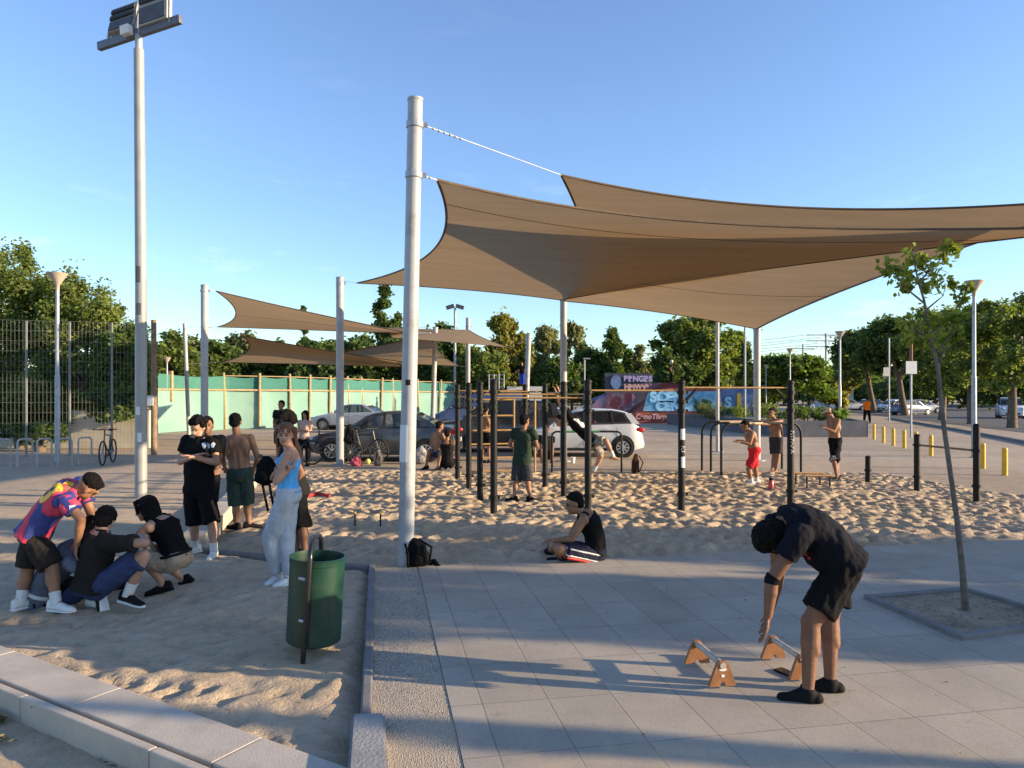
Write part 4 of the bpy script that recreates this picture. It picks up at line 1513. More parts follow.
def sail(label, cs, sc=0.12, seams=(0.5,), hooks=None, group='shade sails', sag=0.0, scs=None, ends=None):
    """four (or three) corners in order; edges scalloped inwards by sc (or scs per edge)"""
    if len(cs) == 3:
        cs = [cs[0], cs[1], cs[2], cs[2].lerp(cs[0], 0.02)]
    A, B, C_, D_ = cs
    cen = (A + B + C_ + D_) / 4
    base = Vector((cen.x, cen.y, 0))
    root = thing('shade_sail', label, 'shade sail', base, group)
    s_ = scs or (sc,) * 4

    def edge(p, q, t, k):
        m = p.lerp(q, t)
        inn = cen - (p + q) / 2
        return m + inn * (s_[k] * 4 * t * (1 - t) * 0.9)
    n = 40
    vs, fs = [], []
    for j in range(n + 1):
        v = j / n
        for i in range(n + 1):
            u = i / n
            # Coons patch: AB is v=0, DC is v=1, AD is u=0, BC is u=1
            e0, e1 = edge(A, B, u, 0), edge(D_, C_, u, 2)
            f0, f1 = edge(A, D_, v, 3), edge(B, C_, v, 1)
            p = e0 * (1 - v) + e1 * v + f0 * (1 - u) + f1 * u - (A * (1 - u) * (1 - v) + B * u * (1 - v) + D_ * (1 - u) * v + C_ * u * v)
            p.z -= sag * 16 * u * (1 - u) * v * (1 - v)
            vs.append(p)
    for j in range(n):
        for i in range(n):
            a = j * (n + 1) + i
            fs.append((a, a + 1, a + n + 2, a + n + 1))
    mb = MB().add(vs, fs)
    o = mb.build('fabric', M_SAIL, root)
    # hem cord all round
    ring = [vs[i] for i in range(n + 1)] + [vs[j * (n + 1) + n] for j in range(1, n + 1)] + [vs[n * (n + 1) + i] for i in range(n - 1, -1, -1)] + [vs[j * (n + 1)] for j in range(n - 1, 0, -1)]
    MB().tube(ring, 0.018, 6, closed=True).build('hem', M_HEM, root)
    for t in seams:
        k = int(t * n)
        MB().tube([vs[j * (n + 1) + k] + Vector((0, 0, -0.006)) for j in range(n + 1)], 0.004, 5).build('seam', M_HEM, root)
    if hooks:
        for c, h in zip((A, B, C_, D_), hooks):
            if h is not None:
                w_ = MB()
                w_.tube([c, h], 0.0055, 6)
                nn = max(2, int((c - h).length * 0.25 / 0.09))
                for q in range(min(nn, 6)):
                    p = h.lerp(c, min(0.9, 0.06 + q * 0.09 / max(0.1, (c - h).length)))
                    w_.ell(p, (0.018, 0.018, 0.018), None, 8, 6)
                w_.build('tension_wire', M_WIRE, root)
    return root


def post(label, px, D, ztop, r0, r1=None, lean=(0, 0), group='sail posts', collar=True, sticker=False):
    b = Vector(((px - CX) / F * D, D, 0))
    root = thing('sail_post', label, 'post', b, group)
    top = b + Vector((lean[0], lean[1], ztop))
    r1 = r1 or r0
    m = MB()
    m.tube([b + Vector((0, 0, -0.08)), b, b.lerp(top, 0.5), top], [r0, r0, (r0 + r1) / 2, r1], 24)
    m.build('shaft', M_STEEL, root)
    MB().lathe(top, [(r1 + 0.006, -0.015), (r1 + 0.006, 0.012), (r1 * 0.5, 0.03), (0.004, 0.034)], 20).build('cap', M_STEEL, root)
    if collar:
        MB().lathe(b, [(r0 + 0.14, 0.0), (r0 + 0.14, 0.02), (r0 + 0.01, 0.03)], 20, cap=False).build('base_plate', M_STEELD, root)
    return root, b, top


def ring_clamp(root, p, r):
    m = MB()
    m.lathe(p, [(r + 0.004, -0.04), (r + 0.012, -0.03), (r + 0.012, 0.03), (r + 0.004, 0.04)], 20, cap=False)
    m.box(p + Vector((r + 0.03, 0.0, 0)), (0.06, 0.02, 0.05))
    m.build('clamp', M_STEELD, root)


P1, b1, t1 = post('tallest thick white sail post beside the bin and black rucksack', 405.5, 8.02, 5.2, 0.088, 0.083, lean=(0.11, 0), collar=False)
# poster taped round the post
def wrap(root, b, t, z0, z1, a0, a1, r, name, m):
    vs, fs = [], []
    n = 14
    for j in range(2):
        for i in range(n + 1):
            a = a0 + (a1 - a0) * i / n
            z = z0 + (z1 - z0) * j
            c = b.lerp(t, z / t.z)
            vs.append((c.x + r * cos(a), c.y + r * sin(a), z))
    for i in range(n):
        fs.append((i, i + 1, n + 2 + i, n + 1 + i))
    return MB().add(vs, fs).build(name, m, root)
wrap(P1, b1, t1, 1.17, 1.58, R(-165), R(-85), 0.0915, 'poster', M_STK)
wrap(P1, b1, t1, 2.02, 2.08, R(-110), R(-75), 0.0915, 'sticker', M_BLACKP)
ring_clamp(P1, b1.lerp(t1, 4.92 / 5.2), 0.085)
ring_clamp(P1, b1.lerp(t1, 4.36 / 5.2), 0.085)
P2, b2, t2 = post('white sail post beside the dark bicycle', 340, 19.8, 5.15, 0.105)
P3, b3, t3 = post('white sail post rising behind the pull-up rig', 563.5, 21.0, 4.85, 0.10)
P4, b4, t4 = post('white sail post behind the man leaning on the dip bars', 757, 21.2, 4.0, 0.10)
P5, b5, t5 = post('sail post outside the right edge of the frame', 1159, 9.9, 5.0, 0.088)
P6, b6, t6 = post('white sail post holding the upper left sail in front of green mesh fence', 204.5, 20.2, 5.0, 0.10)
P7, b7, t7 = post('thin leaning sail post near wooden post at the left end of green mesh', 189, 33, 5.2, 0.085, lean=(-0.2, 0))
P8, b8, t8 = post('sail post standing just right of the tallest post before green mesh', 432, 30, 4.75, 0.10, lean=(0.15, 0))
P9, b9, t9 = post('sail post at the right end of the green mesh, tops the small pale sail', 468, 32, 5.35, 0.10)
P10, b10, t10 = post('bare slightly leaning sail post behind the person in blue trousers', 525, 29, 4.35, 0.10, lean=(0.15, 0))
P11, b11, t11 = post('slim grey post behind the three-hoop dip bars', 717.5, 24.5, 5.6, 0.06, group='slim posts')
P12, b12, t12 = post('thinnest grey post between skate ramp and dip bars', 745, 40, 6.0, 0.055, group='slim posts')
for root, b, t, z in ((P2, b2, t2, 5.0), (P3, b3, t3, 4.7), (P4, b4, t4, 3.85), (P6, b6, t6, 4.85), (P9, b9, t9, 5.0)):
    ring_clamp(root, b.lerp(t, z / t.z), 0.10)

hA = b1.lerp(t1, 4.36 / 5.2) + Vector((0.09, 0, 0))
hB = b1.lerp(t1, 4.92 / 5.2) + Vector((0.09, 0, 0))
z5 = lambda z: b5 + Vector((-0.1, 0, z))
A1, A2, A3, A4 = at(437, 180, 8.15), at(357, 283, 19.4), at(561, 300, 20.6), at(1120, 226, 9.95)
sail('large front brown shade sail stretched from tallest post', [A1, A2, A3, A4], scs=(0.26, 0.10, 0.14, 0.25), seams=(0.10,), hooks=[hA, at(342, 281, 19.8), at(563, 299, 20.9), z5(4.25)], sag=0.10)
B1, B2, B3, B4 = at(561, 175, 10.1), at(564, 301, 20.8), at(757, 329, 21.0), at(1120, 197, 9.95)
sail('large rear brown shade sail with its low corner on a post', [B1, B2, B3, B4], scs=(0.16, 0.08, 0.12, 0.20), seams=(0.62,), hooks=[hB, at(563, 298, 20.9), at(757, 327, 21.2), z5(4.75)], sag=0.15)
G_ = 'small shade sails of the far group'
sail('far brown shade sail, the topmost of the left group', [at(216, 291, 20.5), at(217, 327, 31.5), at(412, 334, 30), at(408, 333, 21.5)], scs=(0.22, 0.06, 0.1, 0.08), seams=(0.5,), hooks=[at(206, 288, 20.2), at(188, 327, 33), b8 + Vector((0.1, 0, 4.5)), at(432, 333, 30)], group=G_)
sail('far brown shade sail just below the topmost one', [at(243, 336, 27), at(222, 362, 33), at(404, 367, 34), at(404, 362, 27)], scs=(0.2, 0.05, 0.1, 0.09), seams=(0.6,), hooks=[at(205, 326, 20.2), at(188, 364, 33), None, at(431, 350, 30)], group=G_)
sail('pale sunlit shade sail whose peak hangs on a post behind tallest post', [at(338, 353, 30), at(432, 334, 29.8), at(458, 366, 33), at(345, 362, 36)], scs=(0.06, 0.16, 0.05, 0.04), seams=(0.5,), hooks=[None, None, at(468, 366, 32), None], group=G_)
sail('pale tan shade sail tip at the right end of the left group', [at(382, 328, 30), at(469, 330, 31.7), at(507, 347, 30), at(392, 337, 25)], scs=(0.06, 0.10, 0.06, 0.04), seams=(0.5,), hooks=[at(432, 327, 30), None, at(526, 340, 29), None], group=G_)

# ------------------------------------------------------------------ floodlight mast, lamps
M_FLOOD = mat('lamp_grey', (0.30, 0.29, 0.27), rough=0.5, metal=0.2, var=0.1)
M_DARKG = mat('lamp_dark', (0.06, 0.06, 0.065), rough=0.5)
Dp = 13.4
b = at(141, 498, Dp)
b.z = 0
root = thing('floodlight_mast', 'tall grey floodlight mast with two lamps behind crouching group', 'floodlight', b)
MB().tube([b + Vector((0, 0, -.1)), b + Vector((0, 0, 4)), b + Vector((-0.04, 0, 8.35))], [0.105, 0.10, 0.088], 22).build('mast', M_STEELD if False else mat('mast_grey', (0.28, 0.29, 0.285), rough=0.5, metal=0.1, var=0.12, vs=2, dirt=0.6, dirtcol=(0.2, 0.2, 0.22), dsc=2.5), root)
top = b + Vector((-0.04, 0, 8.35))
for z0_, z1_, a0_, a1_, m__ in ((1.55, 1.70, -110, -70, M_STK), (1.05, 1.22, -95, -55, M_STK), (1.78, 1.86, -60, -40, M_STEELD), (3.4, 3.62, -100, -50, M_DARKG), (4.0, 4.3, -105, -60, M_DARKG)):
    vs_, fs_ = [], []
    for zz in (z0_, z1_):
        for i_ in range(9):
            a_ = R(a0_ + (a1_ - a0_) * i_ / 8)
            vs_.append(b + Vector((0.107 * cos(a_) - 0.004 * zz / 1.0, 0.107 * sin(a_), zz)))
    MB().add(vs_, [(i_, i_ + 1, i_ + 10, i_ + 9) for i_ in range(8)]).build('sticker', m__, root)
MB().tube([top, top + Vector((0, 0, 0.27))], [0.065, 0.065], 16).build('spigot', M_STEELD, root)
zb = top + Vector((0, 0, 0.30))
xa = Vector((cos(R(0)), -0.35, 0.10)).normalized()
Mx = Matrix((xa, Vector((0, 0, 1)).cross(xa).normalized(), xa.cross(Vector((0, 0, 1)).cross(xa)).normalized())).transposed()
MB().box(zb, (1.98, 0.09, 0.15), Mx, bev=0.01).build('crossarm', mat('arm_dark', (0.10, 0.115, 0.15), rough=0.5), root)
MB().box(zb + xa * -0.22 + Vector((0, -0.12, 0.05)), (0.2, 0.12, 0.17), Mx, bev=0.01).build('junction_box', M_STK, root)
def flood(c, tilt, w_, h_):
    Mt = Mx @ Matrix.Rotation(tilt, 3, 'X')
    fl = MB()
    fl.box(c, (w_, 0.13, h_), Mt, bev=0.015)
    o = fl.build('floodlight', M_FLOOD, root)
    q = MB()
    for i in range(17):
        for k in range(2):
            q.box(c + Mt @ Vector((-w_ * 0.42 + w_ * 0.84 * i / 16, -0.082, h_ * (0.02 + 0.26 * k))), (0.014, 0.05, h_ * 0.16), Mt)
    q.build('cooling_fins', M_DARKG, o)
    MB().box(c + Mt @ Vector((0, -0.072, -h_ * 0.30)), (w_ * 0.9, 0.02, h_ * 0.32), Mt).build('driver_housing', M_DARKG, o)
    for s in (-1, 1):
        MB().box(c + Mt @ Vector((s * (w_ / 2 + 0.02), 0.0, -h_ * 0.22)), (0.02, 0.06, h_ * 0.75), Mt).build('bracket', M_STEELD, o)
    MB().box(c + Mt @ Vector((0, 0.068, 0)), (w_ * 0.9, 0.008, h_ * 0.9), Mt).build('lens', mat('lens', (0.5, 0.5, 0.48), rough=0.15), o)
flood(zb + xa * -0.40 + Vector((0, 0.10, 0.42)), R(-17), 0.64, 0.56)
flood(zb + xa * 0.38 + Vector((0, 0.02, 0.52)), R(-6), 0.68, 0.95)

def street_lamp(label, px, D, H=5.47, group='funnel street lamps'):
    b = Vector(((px - CX) / F * D, D, 0))
    root = thing('street_lamp', label, 'street lamp', b, group)
    m = MB()
    m.tube([b + Vector((0, 0, -.05)), b + Vector((0, 0, H * 0.45)), b + Vector((0, 0, H * 0.46)), b + Vector((0, 0, H - 0.5))], [0.075, 0.072, 0.055, 0.05], 14)
    m.build('pole', M_STEELD, root)
    h_ = MB()
    h_.lathe(b, [(0.05, H - 0.52), (0.06, H - 0.36), (0.26, H - 0.05), (0.27, H - 0.02), (0.05, H)], 20)
    h_.build('lamp_head', mat('lamp_funnel', (0.36, 0.30, 0.24), rough=0.5, var=0.1), root)
    MB().lathe(b, [(0.13, 0.0), (0.13, 0.02), (0.08, 0.03)], 14, False).build('base_plate', M_STEELD, root)
    return root
street_lamp('funnel street lamp in front of the wire fence and hedge', 57.5, 20.8)
street_lamp('largest funnel street lamp, right of the young tree', 974, 22.2)
street_lamp('funnel street lamp beyond the man in beige cap', 840, 39.5)
street_lamp('smaller funnel street lamp just right of the dip bars', 790, 54)
street_lamp('tiny far funnel street lamp left of the round green tree', 748, 92)
street_lamp('tiny far funnel street lamp second from the round green tree', 766, 82)
street_lamp('short street lamp seen among the trees behind green mesh', 167, 50, 4.6)
b = gd(455, 418)
root = thing('floodlight_mast', 'far thin floodlight mast with twin heads behind the green mesh', 'floodlight', b)
hh = at(455, 308, b.y).z
MB().tube([b, b + Vector((0, 0, hh))], [0.13, 0.10], 10).build('mast', M_STEEL, root)
for s in (-1, 1):
    MB().box(b + Vector((s * 0.42, 0, hh + 0.1)), (0.7, 0.3, 0.32), Matrix.Rotation(s * 0.3, 3, 'Y')).build('floodlight', M_DARKG, root)
b = at(590 + 47, 400, 60); b.z = 0
root = thing('lamp_pole', 'thin plain lamp pole between rear trees and billboard', 'street lamp', Vector(((584.5 - CX) / F * 60, 60, 0)))
MB().tube([root.location, root.location + Vector((0, 0, 5.0))], 0.07, 8).build('pole', M_STEEL, root)
MB().box(root.location + Vector((0.2, 0, 5.02)), (0.6, 0.2, 0.1)).build('lamp_head', M_STEEL, root)

# ------------------------------------------------------------------ calisthenics rig
base = Vector((0.4, 13.5, 0))
rig = thing('pull_up_rig', 'black pull-up rig with yellow bars and ladder standing in the sand', 'exercise rig', base)
pts = {}
for k_, (px, py) in dict(a=(493.7, 515), b=(480, 500), c=(468.7, 489.5), d=(457.5, 479.5), e=(588, 513.5), f=(563.7, 497.5), g=(545, 488), h=(525, 479), i=(681.5, 511), j=(790.5, 507.5)).items():
    q = gd(px, py)
    pts[k_] = q
    H_ = 2.10
    po = MB()
    po.tube([q + Vector((0, 0, -0.12)), q + Vector((0, 0, H_))], [0.056, 0.056], 16)
    o = po.build('post', M_BLACKP, rig)
    cp = MB()
    cp.lathe(q, [(0.060, H_), (0.064, H_ + 0.02), (0.062, H_ + 0.05), (0.02, H_ + 0.075)], 16)
    cp.build('cap', M_BLACKP, o)
    for z in (1.66, 1.80, 1.96, 0.28):
        cb = MB()
        cb.lathe(q, [(0.058, z - 0.03), (0.075, z - 0.025), (0.075, z + 0.025), (0.058, z + 0.03)], 16, False)
        cb.box(q + Vector((0.075, 0, z)), (0.05, 0.07, 0.045))
        cb.build('clamp', M_BLACKP, o)
for a_, b_, z in (('a', 'e', 1.87), ('e', 'i', 1.99), ('i', 'j', 2.04), ('b', 'f', 1.93), ('c', 'g', 1.99), ('d', 'h', 2.02), ('e', 'f', 1.93), ('f', 'g', 1.96), ('a', 'b', 1.80), ('b', 'c', 1.84), ('g', 'h', 1.99), ('c', 'd', 1.88)):
    p, q = pts[a_] + Vector((0, 0, z)), pts[b_] + Vector((0, 0, z))
    d_ = (q - p).normalized()
    MB().tube([p + d_ * 0.05, q - d_ * 0.05], 0.0155, 10).build('bar', M_YELLOWP, rig)
for s_, (p, q) in enumerate(((pts['i'], pts['j']), (pts['i'], pts['e']))):
    d_ = (q - p).normalized()
    if s_ == 0:
        MB().tube([p + d_ * 0.05 + Vector((0, 0, 1.80)), p + d_ * 0.28 + Vector((0, 0, 2.03))], 0.022, 8).build('brace', M_BLACKP, rig)
        MB().tube([q - d_ * 0.05 + Vector((0, 0, 1.80)), q - d_ * 0.28 + Vector((0, 0, 2.03))], 0.022, 8).build('brace', M_BLACKP, rig)
# ladder panel
lp0, lp1 = at(470, 400, 15.6), at(514, 400, 15.9)
lad = MB()
for x_ in (lp0, lp1):
    lad.tube([Vector((x_.x, x_.y, 0.1)), Vector((x_.x, x_.y, 1.86))], 0.022, 8)
lo = lad.build('ladder', M_YELLOWP, rig)
for z in (0.26, 0.55, 0.85, 1.15, 1.47, 1.82):
    MB().tube([Vector((lp0.x, lp0.y, z)), Vector((lp1.x, lp1.y, z))], 0.019, 8).build('rung', M_YELLOWP, lo)
up = gd(535, 474)
MB().tube([up, up + Vector((0, 0, 1.85))], 0.026, 8).build('upright', M_YELLOWP, rig)
# lettering running down the posts
def post_lettering(q, z0, words, size, name, patch):
    r_ = 0.058
    if patch:
        wrap(rig, q, q + Vector((0, 0, 2.1)), patch[0], patch[1], R(-120), R(-25), 0.0572, 'sticker', M_STK)
    M_ = frame(q + Vector((0.018, -0.3, z0)), (0, 0, -1), (1, 0, 0))
    def fn(p):
        a = (p.x - q.x) / r_
        a = max(-1.2, min(1.2, a))
        return Vector((q.x + r_ * sin(a) * 1.01, q.y - r_ * cos(a) * 1.01 - 0.003, p.z))
    place_text(name, words, size, M_, M_STK, rig, bold=0.004, fn=fn, extrude=0.001)
post_lettering(pts['j'], 1.12, 'FITPARK', 0.105, 'lettering', None)
post_lettering(pts['i'], 1.02, 'FIT', 0.09, 'lettering', (1.18, 1.36))
wrap(rig, pts['i'], pts['i'] + Vector((0, 0, 2.1)), 0.72, 0.90, R(-110), R(-25), 0.0572, 'sticker', M_STK)

# low hoop in front of the white car, dip bars
def hoop(m, p, q, h_, r_=0.024, bend=0.28):
    d_ = (q - p).normalized()
    up = Vector((0, 0, 1))
    pl = [p + up * -0.05, p + up * (h_ - bend)]
    for i in range(1, 7):
        a = pi / 2 * i / 6
        pl.append(p + up * (h_ - bend) + d_ * bend * (1 - cos(a)) + up * bend * sin(a))
    for i in range(0, 7):
        a = pi / 2 * i / 6
        pl.append(q + up * (h_ - bend) - d_ * bend * (1 - sin(a)) + up * bend * cos(a))
    pl += [q + up * -0.05]
    m.tube(pl, r_, 10)
hb = thing('exercise_hoop', 'low black hoop bar in front of the white hatchback', 'exercise bar', gd(590, 473))
m = MB(); hoop(m, gd(552, 473), gd(621.5, 473), 1.02, 0.024, 0.12); m.build('hoop', M_BLACKP, hb)
m = MB(); p, q = gd(560, 473) + Vector((0, 0, 1.02)), gd(600, 473) + Vector((0, 0, 1.02)); m.tube([p, q], 0.0265, 10); m.build('grip_tape', mat('tape_green', (0.05, 0.25, 0.08)), hb)
db = thing('dip_bars', 'set of three curved dip bars beside the man in red shorts', 'dip bars', gd(755, 473))
for a_, b_ in (((702, 470.5), (782, 469)), ((711, 473), (790.5, 471)), ((721.3, 476.5), (801, 473))):
    m = MB(); hoop(m, gd(*a_), gd(*b_), 1.24, 0.030, 0.30); o = m.build('bar', M_BLACKP, db)
    p, q = gd(*a_) + Vector((0.45, 0, 1.24)), gd(*b_) + Vector((-0.45, 0, 1.24))
    MB().tube([p, q], 0.0325, 10).build('grip', mat('grip_tan', (0.42, 0.30, 0.18), rough=0.6), o)
lb = thing('push_up_bars', 'low four-legged wooden push-up bars in sand by the man in beige cap', 'push-up bars', gd(815, 486))
for (x0, x1, y_) in ((796, 820, 486), (807, 830, 489)):
    p, q = gd(x0, y_), gd(x1, y_)
    MB().tube([p + Vector((-0.05, 0, 0.27)), q + Vector((0.05, 0, 0.27))], 0.024, 10).build('rod', mat('wood_rod', (0.45, 0.27, 0.12), rough=0.6, var=0.2, vs=20), lb)
    for c in (p, q):
        MB().tube([c + Vector((0, 0, -.03)), c + Vector((0, 0, 0.27))], 0.02, 8).build('leg', M_BLACKP, lb)
# stepped black posts at the right
sb = thing('step_bar_posts', 'three black posts of rising height with one low bar at right', 'exercise bar', gd(917, 492))
pp = []
for px, py, h_ in ((868, 482.5, 0.54), (917, 492, 1.10), (976.5, 503, 1.36)):
    q = gd(px, py)
    pp.append(q)
    o = MB().tube([q + Vector((0, 0, -.1)), q + Vector((0, 0, h_))], 0.057, 16).build('post', M_BLACKP, sb)
    MB().lathe(q, [(0.058, h_), (0.062, h_ + 0.02), (0.03, h_ + 0.05)], 14).build('cap', M_BLACKP, o)
    c = MB()
    for z in ([h_ * 0.5] if h_ < 0.6 else [0.3, 0.93]):
        c.lathe(q, [(0.058, z - 0.025), (0.076, z - 0.02), (0.076, z + 0.02), (0.058, z + 0.025)], 14, False)
    c.build('clamp', M_BLACKP, o)
MB().tube([pp[1] + Vector((0, 0, 0.93)), pp[2] + Vector((0, 0, 0.93))], 0.02, 8).build('bar', mat('bar_worn', (0.16, 0.11, 0.07), rough=0.5), sb)

# yellow bollards
bol = None
M_BOL = mat('bollard_yellow', (0.72, 0.42, 0.03), rough=0.5, var=0.12, vs=5, dirt=0.35, dirtcol=(0.4, 0.28, 0.1), dsc=8)
names = ['yellow bollard nearest the end of the dark planter', 'yellow bollard second from the dark planter', 'yellow bollard third from the dark planter', 'yellow bollard fourth from the planter, left of sign pole', 'yellow bollard showing its top behind the middle black post', 'yellow bollard standing alone behind the bar between two black posts', 'yellow bollard half behind the tallest stepped black post', 'rightmost and nearest yellow bollard']
for i, (px, py) in enumerate(((874, 439.3), (883.4, 443.0), (893.3, 445.7), (904.2, 448.2), (916, 450.5), (931, 455.8), (983, 468.5), (1004.8, 475.3))):
    q = gd(px, py)
    if bol is None:
        bol = thing('bollard', names[0], 'bollard', q, 'yellow bollards along the path')
        MB().tube([q + Vector((0, 0, -.05)), q + Vector((0, 0, 0.62))], 0.062, 16).build('shaft', M_BOL, bol)
        MB().lathe(q, [(0.062, 0.62), (0.055, 0.65), (0.02, 0.665)], 16).build('cap', M_BOL, bol)
    else:
        copy_tree(bol, q, 0, None, names[i])

# sign poles
b = gd(911, 437.5)
sg = thing('sign_pole', 'rusty sign pole with pale square sign plate behind bollards', 'sign', b)
MB().tube([b, b + Vector((0, 0, 3.4))], 0.045, 10).build('pole', M_STEELD, sg)
MB().tube([b + Vector((0, 0, 3.4)), b + Vector((0, 0, 5.4))], 0.075, 10).build('upper_pole', mat('rusty', (0.16, 0.07, 0.04), rough=0.8, var=0.3), sg)
MB().box(b + Vector((-0.02, -0.07, 3.2)), (0.5, 0.015, 0.58)).build('sign_plate', M_STK, sg)
b = gd(889, 421.5)
sg = thing('sign_pole', 'slim sign pole with small pale plate near the orange runner', 'sign', b)
MB().tube([b, b + Vector((0, 0, 6.2))], 0.06, 10).build('pole', M_STEELD, sg)
MB().box(b + Vector((-0.2, -0.07, 3.7)), (0.5, 0.015, 0.65)).build('sign_plate', M_STK, sg)

# ------------------------------------------------------------------ bin
b = gd(315, 655)
c_ = b + Vector((-0.03, 0.05, 0))
bn = thing('litter_bin', 'dark green cylindrical litter bin hung on a bent black tube', 'bin', c_)
M_BIN = mat('bin_green', (0.005, 0.036, 0.022), rough=0.38, var=0.2, vs=4, dirt=0.3, dirtcol=(0.06, 0.09, 0.07), dsc=6, bs=0.08, bsc=18)
rb, z0, z1 = 0.198, 0.09, 0.72
tl = Matrix.Rotation(R(3), 3, 'Y')
m = MB()
m.lathe(c_, [(0.02, z0), (rb - 0.015, z0), (rb, z0 + 0.015), (rb, z1 - 0.05), (rb + 0.004, z1 - 0.045), (rb + 0.004, z1 - 0.01), (rb + 0.008, z1), (rb - 0.006, z1), (rb - 0.008, z1 - 0.02), (rb - 0.01, z0 + 0.03), (0.02, z0 + 0.02)], 40, True, tl)
m.build('bucket', M_BIN, bn)
fr = MB()
fx = c_ + Vector((0.015, -rb - 0.035, 0))
bx = c_ + Vector((0.0, rb + 0.035, 0))
pl = [fx + Vector((-0.03, 0, -0.12)), fx + Vector((0, 0, 0.3)), fx + Vector((0.03, 0, 0.74))]
for i in range(1, 10):
    a = pi * i / 10
    pl.append(fx.lerp(bx, (1 - cos(a)) / 2) + Vector((0.03 * (1 - i / 10), 0, 0.74 + 0.12 * sin(a))))
pl += [bx + Vector((0, 0, 0.74)), bx + Vector((0, 0, -0.12))]
fr.tube(pl, 0.019, 12)
fr.build('tube_frame', mat('tube_black', (0.012, 0.012, 0.012), rough=0.25, var=0.3), bn)
for z in (0.3, 0.6):
    MB().tube([fx + Vector((0, 0, z)), c_ + Vector((-0.04, -rb, z))], 0.012, 8).build('pivot_bolt', M_STEELD, bn)
ls = MB()
for px, py in ((315, 668), (345, 660), (300, 665)):
    pass

# ------------------------------------------------------------------ parallel bars, phone, bags, small things
M_PLY = mat('plywood', (0.26, 0.11, 0.04), rough=0.55, var=0.2, vs=15, bs=0.2, bsc=50)
M_PLYD = mat('ply_edge', (0.20, 0.10, 0.045), rough=0.7, var=0.3, vs=30)
M_ROD = mat('wood_bar', (0.42, 0.36, 0.29), rough=0.45, var=0.15, vs=25)


def parallette(label, f0, f1):
    """two A-shaped ends joined by a round bar"""
    p, q = f0, f1
    base = (p + q) / 2
    root = thing('parallette', label, 'push-up bar', Vector((base.x, base.y, 0.022)), 'wooden parallettes on the paving')
    d_ = (q - p); d_.z = 0; d_.normalize()
    s_ = Vector((0, 0, 1)).cross(d_)
    for c in (p, q):
        bm = bmesh.new()
        prof = [(-0.088, 0.0), (-0.088, 0.012), (-0.036, 0.142), (-0.018, 0.158), (0.018, 0.158), (0.036, 0.142), (0.088, 0.012), (0.088, 0.0), (0.022, 0.0)]
        for i in range(7):
            a = pi * i / 6
            prof.append((0.018 * cos(a), 0.004 + 0.026 * sin(a)))
        prof.append((-0.022, 0.0))
        vs = [bm.verts.new(c + s_ * x + Vector((0, 0, z + 0.022)) - d_ * 0.014) for x, z in prof]
        fc = bm.faces.new(vs)
        ex = bmesh.ops.extrude_face_region(bm, geom=[fc])
        bmesh.ops.translate(bm, vec=d_ * 0.028, verts=[g for g in ex['geom'] if isinstance(g, bmesh.types.BMVert)])
        m = MB(); m.bmesh_add(bm)
        o = m.build('end_panel', M_PLY, root, smooth=False)
    MB().tube([p + Vector((0, 0, 0.155)) - d_ * 0.02, q + Vector((0, 0, 0.155)) + d_ * 0.02], 0.0205, 16).build('bar', M_ROD, root)
    return root, d_, s_


pa, d_, s_ = parallette('left wooden parallette with white round label on its near end', gd(697, 666, 0.022), gd(722, 689, 0.022))
lab = MB()
c = gd(722, 689, 0.022) + d_ * 0.016 + Vector((0, 0, 0.022))
for x, z, rx, rz in ((0.0, 0.108, 0.026, 0.010), (0.0, 0.068, 0.012, 0.010)):
    lab.add([c + s_ * (x + rx * cos(a)) + Vector((0, 0, z + rz * sin(a))) for a in [2 * pi * i / 16 for i in range(16)]], [tuple(range(16))])
lab.build('white_mark', M_STK, pa, False)
parallette('right wooden parallette partly behind legs of bending man', gd(773, 661, 0.022), gd(802, 682, 0.022))
ph = gd(787, 673, 0.03)
p_ = thing('phone', 'black phone lying on the paving by the right parallette', 'phone', Vector((ph.x, ph.y, 0.022)))
Mz = rotz(R(-62))
MB().box(ph + Vector((0, 0, 0.002)), (0.165, 0.08, 0.012), Mz, bev=0.005).build('case', M_BLKSHOE, p_)
MB().box(ph + Vector((0, 0, 0.0085)), (0.155, 0.07, 0.001), Mz).build('screen', mat('screen_black', (0.01, 0.01, 0.012), rough=0.1), p_)


def rucksack(label, c, w_, h_, dpt, lean, m, yaw=0.0, strap=True, group=None):
    root = thing('rucksack', label, 'bag', Vector((c.x, c.y, 0)), group)
    Mz = rotz(yaw) @ Matrix.Rotation(lean, 3, 'Y')
    q = MB()
    q.ell(c + Mz @ Vector((0, 0, h_ * 0.30)), (w_ * 0.5, dpt * 0.5, h_ * 0.36), Mz)
    q.ell(c + Mz @ Vector((0, 0, h_ * 0.62)), (w_ * 0.40, dpt * 0.44, h_ * 0.38), Mz)
    q.box(c + Mz @ Vector((0, 0, h_ * 0.36)), (w_ * 0.84, dpt * 0.8, h_ * 0.62), Mz)
    link('bag_body', remeshed(q, 0.014, 5, wrinkle=0.012, wscale=10, base=root.location, name='bag_body'), m, root)
    pk = MB().ell(c + Mz @ Vector((0, -dpt * 0.45, h_ * 0.3)), (w_ * 0.36, dpt * 0.18, h_ * 0.22), Mz)
    link('pocket', remeshed(pk, 0.012, 3, wrinkle=0.008, wscale=14, base=root.location, name='pocket'), m, root)
    if strap:
        for s in (-1, 1):
            MB().tube([c + Mz @ Vector((w_ * 0.3 * s, -dpt * 0.45, h_ * 0.92)), c + Mz @ Vector((w_ * 0.5 * s + 0.06, -dpt * 0.66, h_ * 0.6)), c + Mz @ Vector((w_ * 0.45 * s, -dpt * 0.5, h_ * 0.12))], 0.014, 6).build('strap', m, root)
    return root


